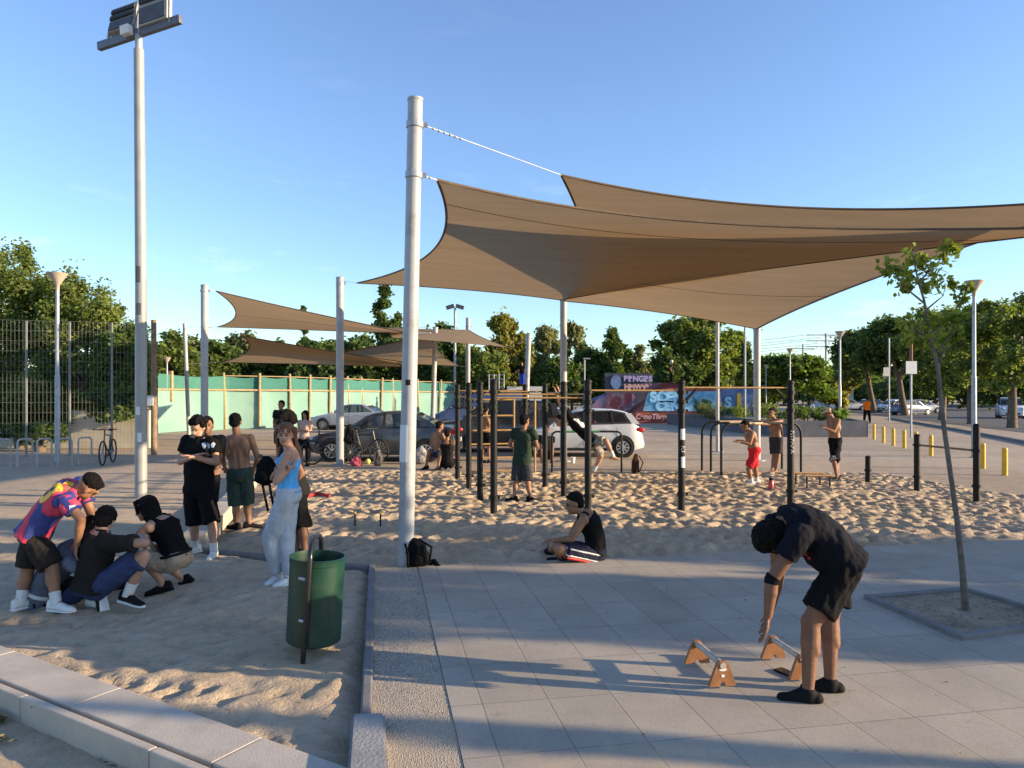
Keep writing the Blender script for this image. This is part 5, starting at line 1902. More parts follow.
rs1 = rucksack('black rucksack leaning against the foot of the tallest post', gd(420, 569) + Vector((0, 0.08, 0)), 0.27, 0.34, 0.18, R(-16), BLACK)
MB().tube([gd(428, 566) + Vector((0, 0, 0.03)), gd(434, 566) + Vector((0, 0, 0.05)), gd(439, 568) + Vector((0, 0, 0.02))], [0.03, 0.035, 0.02], 8).build('loose_strap', BLACK, rs1)
rucksack('dark brown bag standing on sand right of the white hatchback', gd(635, 474), 0.19, 0.50, 0.2, 0.05, cloth('bag_brown', (0.055, 0.025, 0.02)))
rucksack('grey rucksack on the ground by the pole with the bicycle', gd(378, 466), 0.24, 0.42, 0.2, 0, cloth('bag_grey', (0.10, 0.095, 0.09)))
rucksack('pale bag among the sitting men at the rear of dark sedan', gd(421, 464), 0.36, 0.5, 0.3, 0, cloth('bag_pale', (0.28, 0.27, 0.27)), strap=False)
rucksack('small pink bag at the foot of the bicycle pole', gd(355, 466), 0.34, 0.26, 0.25, R(20), cloth('bag_pink', (0.35, 0.07, 0.11)), strap=False)
rucksack('dark bag hung on the bicycle handlebar beside the sail post', at(350, 436, 19.4) - Vector((0, 0, 0.2)), 0.32, 0.52, 0.24, 0, BLACK2)
# dark shoulder bag with hanging straps held by the bushy-haired man
bc = at(264, 484, 8.45)
rk = rucksack('black shoulder bag with two long dangling straps held at waist height', bc, 0.25, 0.34, 0.14, R(8), BLACK, strap=False)
for (x0, y0, x1, y1) in ((262, 482, 268, 511), (269, 482, 274, 509)):
    MB().tube([at(x0, y0, 8.42), at(x1, y1, 8.42)], 0.016, 6).build('dangling_strap', BLACK, rk)
MB().tube([at(262, 470, 8.45), at(268, 462, 8.5), at(270, 470, 8.45)], 0.014, 6).build('handle', BLACK, rk)
# red bottle, white cup, stakes, ball, flat rope
q = gd(771, 490)
bt = thing('bottle', 'red bottle with dark cap standing in the sand near red shorts', 'bottle', q)
MB().lathe(q, [(0.05, 0), (0.055, 0.02), (0.055, 0.16), (0.03, 0.2)], 14).build('bottle_body', mat('bottle_red', (0.5, 0.06, 0.06), rough=0.3), bt)
MB().lathe(q, [(0.04, 0.2), (0.04, 0.24), (0.01, 0.25)], 12).build('cap', M_BLKSHOE, bt)
q = gd(573, 463)
cu_ = thing('cup', 'small white cup on the ground beside the grey sail post', 'cup', q)
MB().lathe(q, [(0.05, 0), (0.065, 0.17), (0.06, 0.17), (0.045, 0.01)], 14).build('cup_body', M_STK, cu_)
stk = None
for px, lb_ in ((355, 'thin dark stake with yellow tip in sand, left one of the pair'), (380.5, 'thin dark stake with yellow tip in sand, right one of the pair')):
    q = gd(px, 527)
    if stk is None:
        stk = thing('stake', lb_, 'stake', q, 'stakes in the sand')
        MB().tube([q + Vector((0, 0, -.05)), q + Vector((0, 0, 0.19))], 0.012, 8).build('rod', M_BLACKP, stk)
        MB().ell(q + Vector((0, 0, 0.205)), (0.02, 0.02, 0.02)).build('tip', M_BOL, stk)
    else:
        copy_tree(stk, q, 0.3, None, lb_)
q = gd(368, 464) + Vector((0, 0, 0.07))
tag(MB().ell(q, (0.075, 0.075, 0.075)).build('ball', mat('ball_yellow', (0.6, 0.55, 0.12)), None), 'yellow ball on the ground beside the grey rucksack', 'ball')
q = [gd(305, 499) + Vector((0, 0, 0.05)), gd(318, 497) + Vector((0, 0, 0.06)), gd(330, 499) + Vector((0, 0, 0.05))]
tag(MB().tube(q, [0.03, 0.045, 0.03], 8).build('rolled_towel', cloth('towel_red', (0.4, 0.05, 0.05)), None), 'red rolled towel on the sand right of woman in blue', 'towel')
# ------------------------------------------------------------------ vehicles
M_GLASS = mat('car_glass', (0.02, 0.024, 0.028), rough=0.06, var=0.1, spec=0.9)
_nt = M_GLASS.node_tree
_t = nd(_nt, 'ShaderNodeBsdfTransparent')
_t.inputs['Color'].default_value = (0.75, 0.8, 0.8, 1)
_m = nd(_nt, 'ShaderNodeMixShader')
_m.inputs[0].default_value = 0.62
_nt.links.new(_t.outputs[0], _m.inputs[1])
_nt.links.new(_nt.nodes['Principled BSDF'].outputs[0], _m.inputs[2])
_nt.links.new(_m.outputs[0], _nt.nodes['Material Output'].inputs['Surface'])
M_TYRE = mat('tyre', (0.018, 0.018, 0.018), rough=0.85, var=0.2)
M_RIM = mat('rim', (0.55, 0.56, 0.58), rough=0.3, metal=0.6, var=0.1)
M_TAIL = mat('tail_red', (0.4, 0.012, 0.012), rough=0.2)
M_HEADL = mat('head_lamp', (0.6, 0.63, 0.66), rough=0.15)
M_TRIM = mat('black_trim', (0.02, 0.02, 0.022), rough=0.6)
M_PLATE = mat('plate', (0.6, 0.6, 0.58), rough=0.5)


def paint(name, c, rough=0.28):
    m = mat('paint_' + name, c, rough=rough, var=0.05, vs=2, dirt=0.12, dirtcol=(0.3, 0.27, 0.22), dsc=3, spec=0.6)
    m.node_tree.nodes['Principled BSDF'].inputs['Coat Weight'].default_value = 0.5
    return m


# side outlines: lower body deck line z(x), greenhouse outline; x runs from front (0) to rear (1)
SHAPES = dict(
    hatch=dict(L=4.0, W=1.72, H=1.50, belt=[(0, .50), (.03, .70), (.10, .79), (.26, .93), (.5, .98), (.8, 1.02), (.94, 1.04), (.985, .85), (1, .48)],
               roof=[(.25, .93), (.41, 1.38), (.50, 1.47), (.62, 1.5), (.78, 1.47), (.88, 1.38), (.965, 1.04)], wh=(.185, .83), r=.31, pil=(.53, .76)),
    sedan=dict(L=4.45, W=1.74, H=1.46, belt=[(0, .48), (.025, .66), (.10, .78), (.27, .92), (.5, .97), (.8, 1.0), (.95, 1.02), (.985, .9), (1, .5)],
               roof=[(.26, .92), (.42, 1.36), (.50, 1.44), (.60, 1.46), (.70, 1.42), (.80, 1.27), (.875, 1.02)], wh=(.185, .80), r=.31, pil=(.52, .69)),
    suv=dict(L=4.6, W=1.85, H=1.78, belt=[(0, .55), (.02, .85), (.08, .98), (.24, 1.10), (.5, 1.14), (.8, 1.16), (.96, 1.16), (.99, .9), (1, .52)],
             roof=[(.24, 1.10), (.36, 1.62), (.44, 1.74), (.60, 1.78), (.82, 1.75), (.92, 1.68), (.975, 1.16)], wh=(.19, .81), r=.36, pil=(.5, .70)),
    van=dict(L=5.2, W=1.95, H=2.2, belt=[(0, .55), (.02, .9), (.10, 1.05), (.18, 1.25), (.5, 1.28), (.8, 1.28), (.97, 1.28), (.99, .9), (1, .5)],
             roof=[(.15, 1.2), (.27, 1.95), (.33, 2.12), (.6, 2.2), (.85, 2.2), (.96, 2.15), (.985, 1.28)], wh=(.17, .80), r=.34, pil=(.34, .98)))


def interp(tab, x):
    for (x0, y0), (x1, y1) in zip(tab[:-1], tab[1:]):
        if x <= x1:
            t = max(0, min(1, (x - x0) / (x1 - x0 + 1e-9)))
            return y0 + (y1 - y0) * t
    return tab[-1][1]


def car(label, kind, pnt, c, yaw, cat='car', group=None, windows=True, detail=True):
    s = SHAPES[kind]
    L, W = s['L'], s['W']
    root = thing('parked_car' if kind != 'van' else 'parked_van', label, cat, (0, 0, 0), group)
    X = lambda t: (t - 0.5) * L
    # lower body
    n = 26
    rings = []
    for i in range(n + 1):
        t = i / n
        x = X(t)
        zt = interp(s['belt'], t)
        zb = 0.20 + 0.10 * max(0, abs(t - 0.5) * 2 - 0.8) / 0.2
        # plan taper at the ends
        e = min(t, 1 - t)
        hw = W / 2 * (1 - 0.20 * max(0, 1 - e / 0.10) ** 2)
        rings.append([Vector((x, y * hw, z)) for y, z in ((-0.88, zb), (-0.97, zb + 0.08), (-1.0, zb + (zt - zb) * 0.45), (-0.985, zb + (zt - zb) * 0.75), (-0.93, zt - 0.02), (-0.84, zt + 0.012),
                      (0.84, zt + 0.012), (0.93, zt - 0.02), (0.985, zb + (zt - zb) * 0.75), (1.0, zb + (zt - zb) * 0.45), (0.97, zb + 0.08), (0.88, zb))])
    m = MB().loft(rings)
    body = m.build('body', pnt, root)
    # cabin: glass band with roof skin
    rf = s['roof']
    t0, t1 = rf[0][0], rf[-1][0]
    gl, n2 = [], 22
    for i in range(n2 + 1):
        t = t0 + (t1 - t0) * i / n2
        zb_ = interp(s['belt'], t) - 0.01
        zt_ = max(interp(rf, t) - 0.03, zb_ + 0.005)
        fr_ = (zt_ - zb_) / (s['H'] - 0.95)
        hb, ht = W / 2 * 0.86, W / 2 * (0.86 - 0.14 * min(1, fr_))
        gl.append([Vector((X(t), y, z)) for y, z in ((-hb, zb_), (-ht, zt_), (ht, zt_), (hb, zb_))])
    MB().loft(gl).build('glasshouse', M_GLASS, root, smooth=False)
    # roof panel and pillars in body colour
    rr = []
    ra = [q for q in rf if q[1] > s['H'] - 0.16]
    ta, tb = ra[0][0] - 0.01, ra[-1][0] + 0.01
    for i in range(13):
        t = ta + (tb - ta) * i / 12
        z = interp(rf, t)
        ht = W / 2 * 0.745
        rr.append([Vector((X(t), y * ht, zz)) for y, zz in ((-1.0, z - 0.075), (-1.0, z - 0.02), (-0.85, z + 0.005), (0.85, z + 0.005), (1.0, z - 0.02), (1.0, z - 0.075))])
    MB().loft(rr).build('roof', pnt, root)
    def pillar(tb_, tt_, wb, wt, name, pm):
        for sy in (-1, 1):
            zb_, zt_ = interp(s['belt'], tb_), interp(rf, tt_) - 0.02
            hb, ht = W / 2 * 0.872, W / 2 * (0.872 - 0.14 * min(1, (zt_ - zb_) / (s['H'] - 0.95)))
            q = MB()
            a, b = Vector((X(tb_), sy * hb, zb_ - 0.01)), Vector((X(tt_), sy * ht, zt_))
            vs = [a + Vector((-wb, 0, 0)), a + Vector((wb, 0, 0)), b + Vector((wt, 0, 0)), b + Vector((-wt, 0, 0))]
            q.prism(vs, (0, -sy * 0.05, 0))
            q.build(name, pm, root, smooth=False)
    pillar(rf[0][0] + 0.015, ra[0][0], 0.05, 0.05, 'pillar', pnt)
    pillar(rf[-1][0] - 0.03, ra[-1][0] - 0.005, 0.12, 0.10, 'pillar', pnt)
    pillar(s['pil'][0], s['pil'][0] + 0.005, 0.045, 0.035, 'pillar', M_TRIM)
    pillar(s['pil'][1], s['pil'][1] - 0.015, 0.035, 0.03, 'pillar', M_TRIM if kind != 'van' else pnt)
    if kind == 'van':
        for sy in (-1, 1):
            MB().box((X(0.66), sy * W / 2 * 0.80, 1.65), (L * 0.58, 0.09, 0.78), Matrix.Rotation(sy * 0.13, 3, 'X'), bev=0.02).build('side_panel', pnt, root)
    # wheels
    for tw in s['wh']:
        for sy in (-1, 1):
            cx, cy, r_ = X(tw), sy * (W / 2 - 0.08), s['r']
            Mw = Matrix.Rotation(R(90), 3, 'X')
            a_ = MB().lathe((cx, sy * (W / 2 - 0.098), r_ + 0.02), [(0.05, -0.11), (r_ + 0.055, -0.11), (r_ + 0.055, 0.11 * 0.9), (0.05, 0.11 * 0.9)], 24, True, Mw)
            a_.build('wheel_arch', M_TRIM, root)
            wh_ = MB().lathe((cx, cy, r_), [(r_ * 0.62, -0.095), (r_ * 0.94, -0.105), (r_, -0.07), (r_, 0.07), (r_ * 0.94, 0.105), (r_ * 0.62, 0.095)], 28, True, Mw)
            wo = wh_.build('wheel', M_TYRE, root)
            q = MB()
            yo = cy + sy * 0.108
            q.lathe((cx, yo, r_), [(r_ * 0.57, -0.012), (r_ * 0.64, -0.012), (r_ * 0.64, 0.012), (r_ * 0.57, 0.012)], 28, False, Mw)
            for i in range(9):
                a = 2 * pi * i / 9
                q.box((cx + cos(a) * r_ * 0.33, yo, r_ + sin(a) * r_ * 0.33), (r_ * 0.56, 0.022, 0.042), Matrix.Rotation(-a, 3, 'Y'))
            q.lathe((cx, yo, r_), [(0.01, -0.02), (r_ * 0.17, -0.02), (r_ * 0.17, 0.018), (0.01, 0.02)], 14, True, Mw)
            q.build('rim', M_RIM, wo)
    zb_ = interp(s['belt'], 0.05)
    for sy in (-1, 1):
        MB().ell((X(0.045), sy * W * 0.355, zb_ - 0.055), (0.20, 0.17, 0.085), rotz(-sy * 0.35)).build('headlight', M_HEADL, root)
        zt_ = interp(s['belt'], 0.95)
        MB().ell((X(0.955), sy * W * 0.425, zt_ - 0.15), (0.20, 0.085, 0.085 if kind != 'suv' else 0.2)).build('tail_light', M_TAIL, root)
        MB().ell((X(rf[0][0] + 0.06), sy * (W / 2 + 0.07), interp(s['belt'], 0.3) + 0.07), (0.07, 0.09, 0.065)).build('mirror', pnt, root)
        for td in (s['pil'][0] - 0.06, s['pil'][1] - 0.05):
            MB().box((X(td), sy * W / 2 * 0.992, interp(s['belt'], td) - 0.14), (0.17, 0.03, 0.03), None, bev=0.008).build('door_handle', pnt, root)
        for td in (s['pil'][0] - 0.245, s['pil'][0] + 0.0, s['pil'][1] + 0.025):
            MB().box((X(td), sy * (W / 2 * 0.997 - 0.003), 0.62), (0.008, 0.012, 0.62)).build('door_gap', M_TRIM, root)
        MB().box((X(0.5), sy * (W / 2 * 0.97), 0.245), (L * 0.50, 0.05, 0.09)).build('sill', M_TRIM, root)
    MB().box((X(0.006), 0, 0.42), (0.06, W * 0.55, 0.18), None, bev=0.02).build('grille', M_TRIM, root)
    MB().box((X(-0.003), 0, 0.40), (0.02, 0.36, 0.12)).build('number_plate', M_PLATE, root)
    MB().box((X(1.004), 0, 0.62), (0.02, 0.36, 0.12)).build('number_plate', M_PLATE, root)
    root.location = c
    root.rotation_euler = (0, 0, yaw)
    return root


WHITE, SILVER = paint('white', (0.70, 0.71, 0.72)), paint('silver', (0.50, 0.51, 0.51))
CHAR, BLUEB, BLK = paint('charcoal', (0.045, 0.048, 0.055)), paint('blue', (0.03, 0.06, 0.16)), paint('black', (0.018, 0.019, 0.022))
LBLUE = paint('pale_blue', (0.42, 0.50, 0.60))
Gc = 'cars parked beside the sand pit'
# yaw 0: front at -x (left)
q = gd(578, 454); car('white hatchback parked behind the pull-up rig, rear to the right', 'hatch', WHITE, Vector((q.x, 23.2, 0)), R(-4), group=Gc)
q = gd(383, 461); car('dark grey sedan parked behind tallest post, front to the left', 'sedan', CHAR, Vector((q.x, 21.6, 0)), R(-3), group=Gc)
car('black sport utility vehicle behind the yellow ladder', 'suv', BLK, at(496, 396, 25.2).xy.to_3d(), R(4), group=Gc)
car('silver car parked behind the dark sedan in front of green mesh', 'sedan', SILVER, gd(352, 429.5).xy.to_3d(), R(-6), group=Gc)
car('pale blue car glimpsed between the black vehicle and white hatchback', 'sedan', LBLUE, at(537, 396, 28.5).xy.to_3d(), R(12), group=Gc)
car('dark blue van behind the black vehicle', 'van', BLUEB, at(480, 396, 37).xy.to_3d(), R(5), 'van', group=Gc)
Gs = 'cars along the far street'
car('white car facing the camera at the right edge under trees', 'suv', WHITE, at(1010, 396, 62).xy.to_3d(), R(60), group=Gs)
car('white car on the far street left of the dark blue car', 'hatch', WHITE, at(893, 396, 84).xy.to_3d(), R(25), group=Gs)
car('dark blue car on the far street between two tree trunks', 'hatch', BLUEB, at(911, 396, 72).xy.to_3d(), R(200), group=Gs)
car('silver car far off beyond the orange runner', 'sedan', SILVER, at(849, 396, 95).xy.to_3d(), R(180), group=Gs)
car('black car far off just left of the leaning trunk', 'hatch', BLK, at(866, 396, 98).xy.to_3d(), R(10), group=Gs)
car('pale car half hidden behind the dark blue far car', 'hatch', SILVER, at(922, 396, 80).xy.to_3d(), R(185), group=Gs)


# ------------------------------------------------------------------ bicycles
def bicycle(label, c, yaw, col, group='bicycles'):
    root = thing('bicycle', label, 'bicycle', (0, 0, 0), group)
    fm = mat('bike_' + col[0], col[1], rough=0.35)
    r_ = 0.34
    wx = (-0.52, 0.52)
    for x in wx:
        ring = [Vector((x + (r_ - 0.02) * cos(a), 0, r_ + (r_ - 0.02) * sin(a))) for a in [2 * pi * i / 28 for i in range(28)]]
        w_ = MB().tube(ring, 0.022, 8, closed=True).build('wheel', M_TYRE, root)
        sp_ = MB()
        for i in range(14):
            a = 2 * pi * i / 14
            sp_.tube([(x, 0, r_), (x + (r_ - 0.04) * cos(a), 0, r_ + (r_ - 0.04) * sin(a))], 0.003, 4)
        sp_.tube([(x, -0.04, r_), (x, 0.04, r_)], 0.025, 8)
        sp_.build('spokes', M_RIM, w_)
    bb, st_, hd, hd2 = Vector((0.07, 0, 0.30)), Vector((0.24, 0, 0.80)), Vector((-0.34, 0, 0.84)), Vector((-0.38, 0, 0.66))
    f_ = MB()
    for a, b in ((bb, st_), (st_ * 0.97 + Vector((0, 0, 0.01)), hd), (bb, hd2), (bb, Vector((0.52, 0, r_))), (st_ - Vector((0.02, 0, 0.06)), Vector((0.52, 0, r_))), (hd + Vector((0.03, 0, .08)), hd2), (hd2, Vector((-0.52, 0, r_)))):
        f_.tube([a, b], 0.019, 8)
    f_.build('frame', fm, root)
    MB().tube([st_, Vector((0.27, 0, 0.92))], 0.014, 8).build('seat_post', M_STEELD, root)
    sd = MB().ell((0.28, 0, 0.95), (0.14, 0.065, 0.035)).build('saddle', M_TRIM, root)
    hb_ = MB().tube([(-0.30, -0.30, 0.98), (-0.33, -0.1, 0.97), (-0.33, 0.1, 0.97), (-0.30, 0.30, 0.98)], 0.014, 8)
    hb_.tube([(-0.32, 0, 0.90), (-0.33, 0, 0.97)], 0.016, 8)
    hb_.build('handlebar', M_TRIM, root)
    MB().lathe(bb, [(0.02, -0.02), (0.09, -0.004), (0.09, 0.004), (0.02, 0.02)], 16, True, Matrix.Rotation(R(90), 3, 'X')).build('chainring', M_TRIM, root)
    for s in (-1, 1):
        MB().tube([bb + Vector((0, s * 0.05, 0)), bb + Vector((s * 0.12, s * 0.06, -s * 0.11))], 0.012, 6).build('crank', M_STEELD, root)
        MB().box(bb + Vector((s * 0.12, s * 0.10, -s * 0.11)), (0.09, 0.08, 0.02)).build('pedal', M_TRIM, root)
    root.location = c
    root.rotation_euler = (0, 0, yaw)
    return root


bicycle('black bicycle left of the sail post in front of dark sedan', gd(331, 464.5).xy.to_3d(), R(8), ('black', (0.02, 0.02, 0.022)))
bicycle('bicycle with bag on its handlebar right of the sail post', gd(362, 463).xy.to_3d() + Vector((0, 0.25, 0)), R(155), ('grey', (0.10, 0.10, 0.10)))
bicycle('bicycle locked to the last rack by wire fence', gd(108, 464).xy.to_3d(), R(105), ('green', (0.07, 0.08, 0.07)))

# bike racks
rk0 = None
Gr = 'bike racks along the wire fence'
for i, (px, py) in enumerate(((3, 467), (25, 466.5), (44.5, 466), (65, 465.5), (85, 464))):
    q = gd(px, py)
    lb_ = ['leftmost bike rack hoop, cut by the frame edge', 'bike rack hoop second from the left edge', 'bike rack hoop just left of the lamp pole', 'bike rack hoop just right of the lamp pole', 'bike rack hoop next to the locked bicycle'][i]
    if rk0 is None:
        rk0 = thing('bike_rack', lb_, 'bike rack', q, Gr)
        m = MB(); hoop(m, q + Vector((-0.08, -0.18, 0)), q + Vector((0.08, 0.18, 0)), 0.74, 0.024, 0.10); m.build('hoop', M_STEEL, rk0)
        for o_ in (Vector((-0.08, -0.18, 0)), Vector((0.08, 0.18, 0))):
            MB().lathe(q + o_, [(0.06, 0), (0.06, 0.012), (0.03, 0.014)], 12, False).build('foot_plate', M_STEELD, rk0)
    else:
        copy_tree(rk0, q, 0, None, lb_)

# ------------------------------------------------------------------ fences
q0, q1 = Vector((-17.5, 21.8, 0)), at(152, 396, 23.4).xy.to_3d()
wf = thing('wire_fence', 'tall galvanised wire mesh fence in front of the hedge', 'fence', (q0 + q1) / 2)
d_ = (q1 - q0)
L_ = d_.length
d_.normalize()
HF = 4.25
M_MESH = mat('fence_wire', (0.22, 0.23, 0.22), rough=0.7)
def wirebox(mb, p, q, w_):
    mb.tube([p, q], w_, 4, cap=False)
npan = 5
for k_ in range(npan):
    m = MB()
    a_, b_ = q0 + d_ * (L_ * k_ / npan), q0 + d_ * (L_ * (k_ + 1) / npan)
    nw = int((b_ - a_).length / 0.105)
    for i in range(nw):
        p = a_.lerp(b_, (i + 0.5) / nw)
        wirebox(m, p + Vector((0, 0, 0.05)), p + Vector((0, 0, HF)), 0.0032)
    for z in [0.1 + 0.32 * j for j in range(14)]:
        wirebox(m, a_ + Vector((0, 0.01, z)), b_ + Vector((0, 0.01, z)), 0.0032)
    m.build('mesh_panel', M_MESH, wf, False)
    MB().box(a_ + Vector((0, 0.06, HF / 2)), (0.05, 0.05, HF)).build('post', M_MESH, wf)
q = at(154, 452, 23.2).xy.to_3d()
wp = thing('wooden_post', 'weathered wooden post at the end of the wire fence', 'post', q)
MB().tube([q, q + Vector((0, 0, 2.2)), q + Vector((-0.01, 0, 4.35))], [0.095, 0.09, 0.08], 12).build('post_body', mat('old_wood', (0.22, 0.15, 0.095), rough=0.9, var=0.3, vs=8, bs=0.6, bsc=25), wp)
MB().box(q + Vector((-0.15, -0.1, 1.75)), (0.35, 0.03, 0.32)).build('small_board', M_STK, wp)
# low wall behind the wire fence
lw = tag(MB().box(Vector((-17.0, 26.5, 0.62)), (7.4, 0.25, 1.5)).build('garden_wall', mat('render_cream', (0.55, 0.50, 0.40), rough=0.9, var=0.12, vs=2), None, False), 'low cream garden wall seen through the wire fence', 'wall')

M_NET = new_mat('green_net')
m_, nt, b_, o_ = M_NET
v = coords(nt, True)
c = ramp(nt, noise_tex(nt, v, 0.5, 5), [(0.3, (0.16, 0.31, 0.26)), (0.7, (0.23, 0.385, 0.33))])
nt.links.new(c, b_.inputs['Base Color'])
b_.inputs['Roughness'].default_value = 0.9
tb_ = nd(nt, 'ShaderNodeBsdfTransparent')
ms_ = nd(nt, 'ShaderNodeMixShader')
ms_.inputs[0].default_value = 0.92
nt.links.new(tb_.outputs[0], ms_.inputs[1]); nt.links.new(b_.outputs[0], ms_.inputs[2]); nt.links.new(ms_.outputs[0], o_.inputs['Surface'])
m2_, nt, b_, o_ = new_mat('green_net_single')
b_.inputs['Base Color'].default_value = (0.055, 0.21, 0.175, 1)
b_.inputs['Roughness'].default_value = 0.9
tb_ = nd(nt, 'ShaderNodeBsdfTransparent')
ms_ = nd(nt, 'ShaderNodeMixShader')
ms_.inputs[0].default_value = 0.78
nt.links.new(tb_.outputs[0], ms_.inputs[1]); nt.links.new(b_.outputs[0], ms_.inputs[2]); nt.links.new(ms_.outputs[0], o_.inputs['Surface'])
M_POST = mat('fence_wood', (0.36, 0.26, 0.135), rough=0.85, var=0.25, vs=6)
fx = [(226, 41), (260, 42), (291, 43.5), (310, 45), (330, 46.5), (350, 48.5), (364, 50), (381, 52), (394, 54), (419, 57), (439, 59), (455, 61)]
gf = thing('netting_fence', 'green netting fence on wooden posts behind the cars', 'fence', at(330, 396, 46.5).xy.to_3d())
HN = 3.05
runs = [at(158, 396, 36.5)] + [at(px, 396, D_) for px, D_ in fx]
runs = [Vector((p.x, p.y, 0)) for p in runs]
def net(z0f, z1f, m_, name, wob):
    vs, fs = [], []
    cols_ = []
    for a_, b_ in zip(runs[:-1], runs[1:]):
        for i in range(8):
            cols_.append(a_.lerp(b_, i / 8) + Vector((0, 0.12 * sin(pi * i / 8), -wob * sin(pi * i / 8))))
    cols_.append(runs[-1])
    R_ = 9
    for k_, p in enumerate(cols_):
        for j in range(R_):
            t = j / (R_ - 1)
            vs.append((p.x, p.y + 0.05 * noise.noise(Vector((p.x * 1.3, t * 4, 0))), z0f + (z1f - z0f) * t + p.z * t + 0.04 * noise.noise(Vector((p.x, 1, t)))))
    for k_ in range(len(cols_) - 1):
        for j in range(R_ - 1):
            a = k_ * R_ + j
            fs.append((a, a + R_, a + R_ + 1, a + 1))
    MB().add(vs, fs).build(name, m_, gf)
net(0.02, 2.22, m_ if False else M_NET[0], 'lower_netting', 0.0)
net(2.24, HN, m2_, 'upper_netting', 0.12)
rgp = random.Random(3)
for i, p in enumerate(runs[1:]):
    ln = rgp.uniform(-0.18, 0.18)
    MB().tube([p + Vector((0, -0.1, 0)), p + Vector((ln, -0.1, HN + 0.18))], 0.075, 8).build('post', M_POST, gf)
MB().tube([p + Vector((0, -0.07, 2.24)) for p in runs], 0.055, 6).build('rail', M_POST, gf)
MB().tube([p + Vector((0, -0.07, HN)) for p in runs[1:]], 0.03, 6).build('top_rail', M_POST, gf)
q = at(172, 396, 37.5)
MB().box(Vector((q.x, q.y - 0.15, 2.4)), (0.2, 0.2, 1.6)).build('stub_post', M_POST, gf)

# ------------------------------------------------------------------ skate ramps, mural walls, planter
def graffiti(name, base_c, c2, sc=0.8, seed=0.0):
    m, nt, b, o = new_mat(name)
    v = coords(nt, True)
    mp = nd(nt, 'ShaderNodeMapping')
    mp.inputs['Location'].default_value = (seed, 0, seed * 2)
    nt.links.new(v, mp.inputs[0])
    f = noise_tex(nt, mp.outputs[0], sc, 3, 0.5)
    c = ramp(nt, f, [(0.42, base_c), (0.50, c2), (0.58, base_c)])
    nt.links.new(c, b.inputs['Base Color'])
    b.inputs['Roughness'].default_value = 0.7
    return m


G_ORANGE = graffiti('mural_orange', (0.32, 0.075, 0.045), (0.24, 0.06, 0.05), 0.9)
G_BLUE = graffiti('mural_blue', (0.07, 0.12, 0.28), (0.13, 0.21, 0.36), 0.5, 3)
G_CYAN = graffiti('mural_cyan', (0.10, 0.32, 0.50), (0.22, 0.44, 0.58), 1.2, 5)
G_PURP = graffiti('mural_purple', (0.15, 0.15, 0.28), (0.30, 0.17, 0.26), 0.6, 8)
G_RED = graffiti('mural_red', (0.32, 0.06, 0.06), (0.45, 0.25, 0.24), 0.9, 2)
G_DARK = mat('mural_dark', (0.045, 0.05, 0.07), rough=0.7, var=0.4, vs=1.2)
M_LET = mat('mural_letters', (0.55, 0.33, 0.30), rough=0.7)
M_LETB = mat('mural_letters_blue', (0.30, 0.60, 0.80), rough=0.7)
M_LETD = mat('mural_letters_dark', (0.03, 0.03, 0.08), rough=0.7)
DR = 50.0
def rampshape(name, label, outline, D, depth, m, cat='skate ramp', group=None):
    root = thing(name, label, cat, Vector(((outline[0][0] - CX) / F * D, D, 0)), group)
    poly = [at(px, py, D) for px, py in outline]
    MB().prism(poly, (0, depth, 0)).build('ramp_body', m, root, False)
    return root
GZ = HY + CH / DR * F
orr = rampshape('skate_ramp', 'orange painted skate ramp with blue mural lettering', [(619, GZ), (664, 396), (668, 388), (722, 389), (722, GZ)], DR, 5.0, G_ORANGE)
pn = MB().prism([at(643, 411, DR - 0.03), at(648, 392.5, DR - 0.03), at(721, 391, DR - 0.03), at(721, 411.5, DR - 0.03)], (0, -0.02, 0)).build('mural_panel', G_CYAN, orr, False)
def wall_text(root, px, py, D, body, size, m, name='mural_lettering', shear=0.0, bold=0.03, tilt=0.0):
    M_ = frame(at(px, py, D), (cos(tilt), 0, sin(tilt)), (-sin(tilt), 0, cos(tilt)))
    place_text(name, body, size, M_, m, root, bold=bold, shear=shear, extrude=0.012)
wall_text(orr, 667, 397.5, DR - 0.07, 'SCEN', 0.95, M_LETB, bold=0.06)
wall_text(orr, 672, 406.5, DR - 0.07, 'CENZ', 0.85, M_LETB, bold=0.06)
wall_text(orr, 652, 416.8, DR - 0.05, 'CenoThrps', 0.50, M_LET, bold=0.02, shear=0.2)
wall_text(orr, 631, 406, DR - 0.12, 'CSOR', 0.55, M_LETD, bold=0.03, tilt=R(40))
prr = rampshape('skate_ramp', 'low purple and blue skate bank behind the white hatchback', [(575, GZ), (598, 399), (612, 394), (634, 394), (640, GZ)], DR + 6, 5.0, G_PURP)
rrp = rampshape('skate_ramp', 'narrow red and white skate wedge between purple bank and orange ramp', [(604, GZ), (613, 393.5), (632, 392.5), (632, 409), (616, 410), (616, GZ)], DR + 2, 3.0, G_RED)
bwl = rampshape('mural_wall', 'long blue mural wall right of the orange skate ramp', [(722, GZ), (722, 389), (757, 388.5), (757, GZ)], DR + 1, 0.6, G_BLUE, 'wall')
wall_text(bwl, 728, 403, DR + 0.9, 'S', 1.0, M_LETB, bold=0.05)
MB().prism([at(737, 411, DR + 0.9), at(737, 393, DR + 0.9), at(741, 393, DR + 0.9), at(741.5, 411, DR + 0.9)], (0, 0.05, 0)).build('yellow_panel', M_BOL, bwl, False)
rtp = rampshape('skate_ramp', 'dark red sloping roof-like ramp top under the skater', [(652, 389), (662, 382.5), (676, 383), (684, 389)], DR + 2, 3.0, mat('ramp_maroon', (0.17, 0.03, 0.03)))
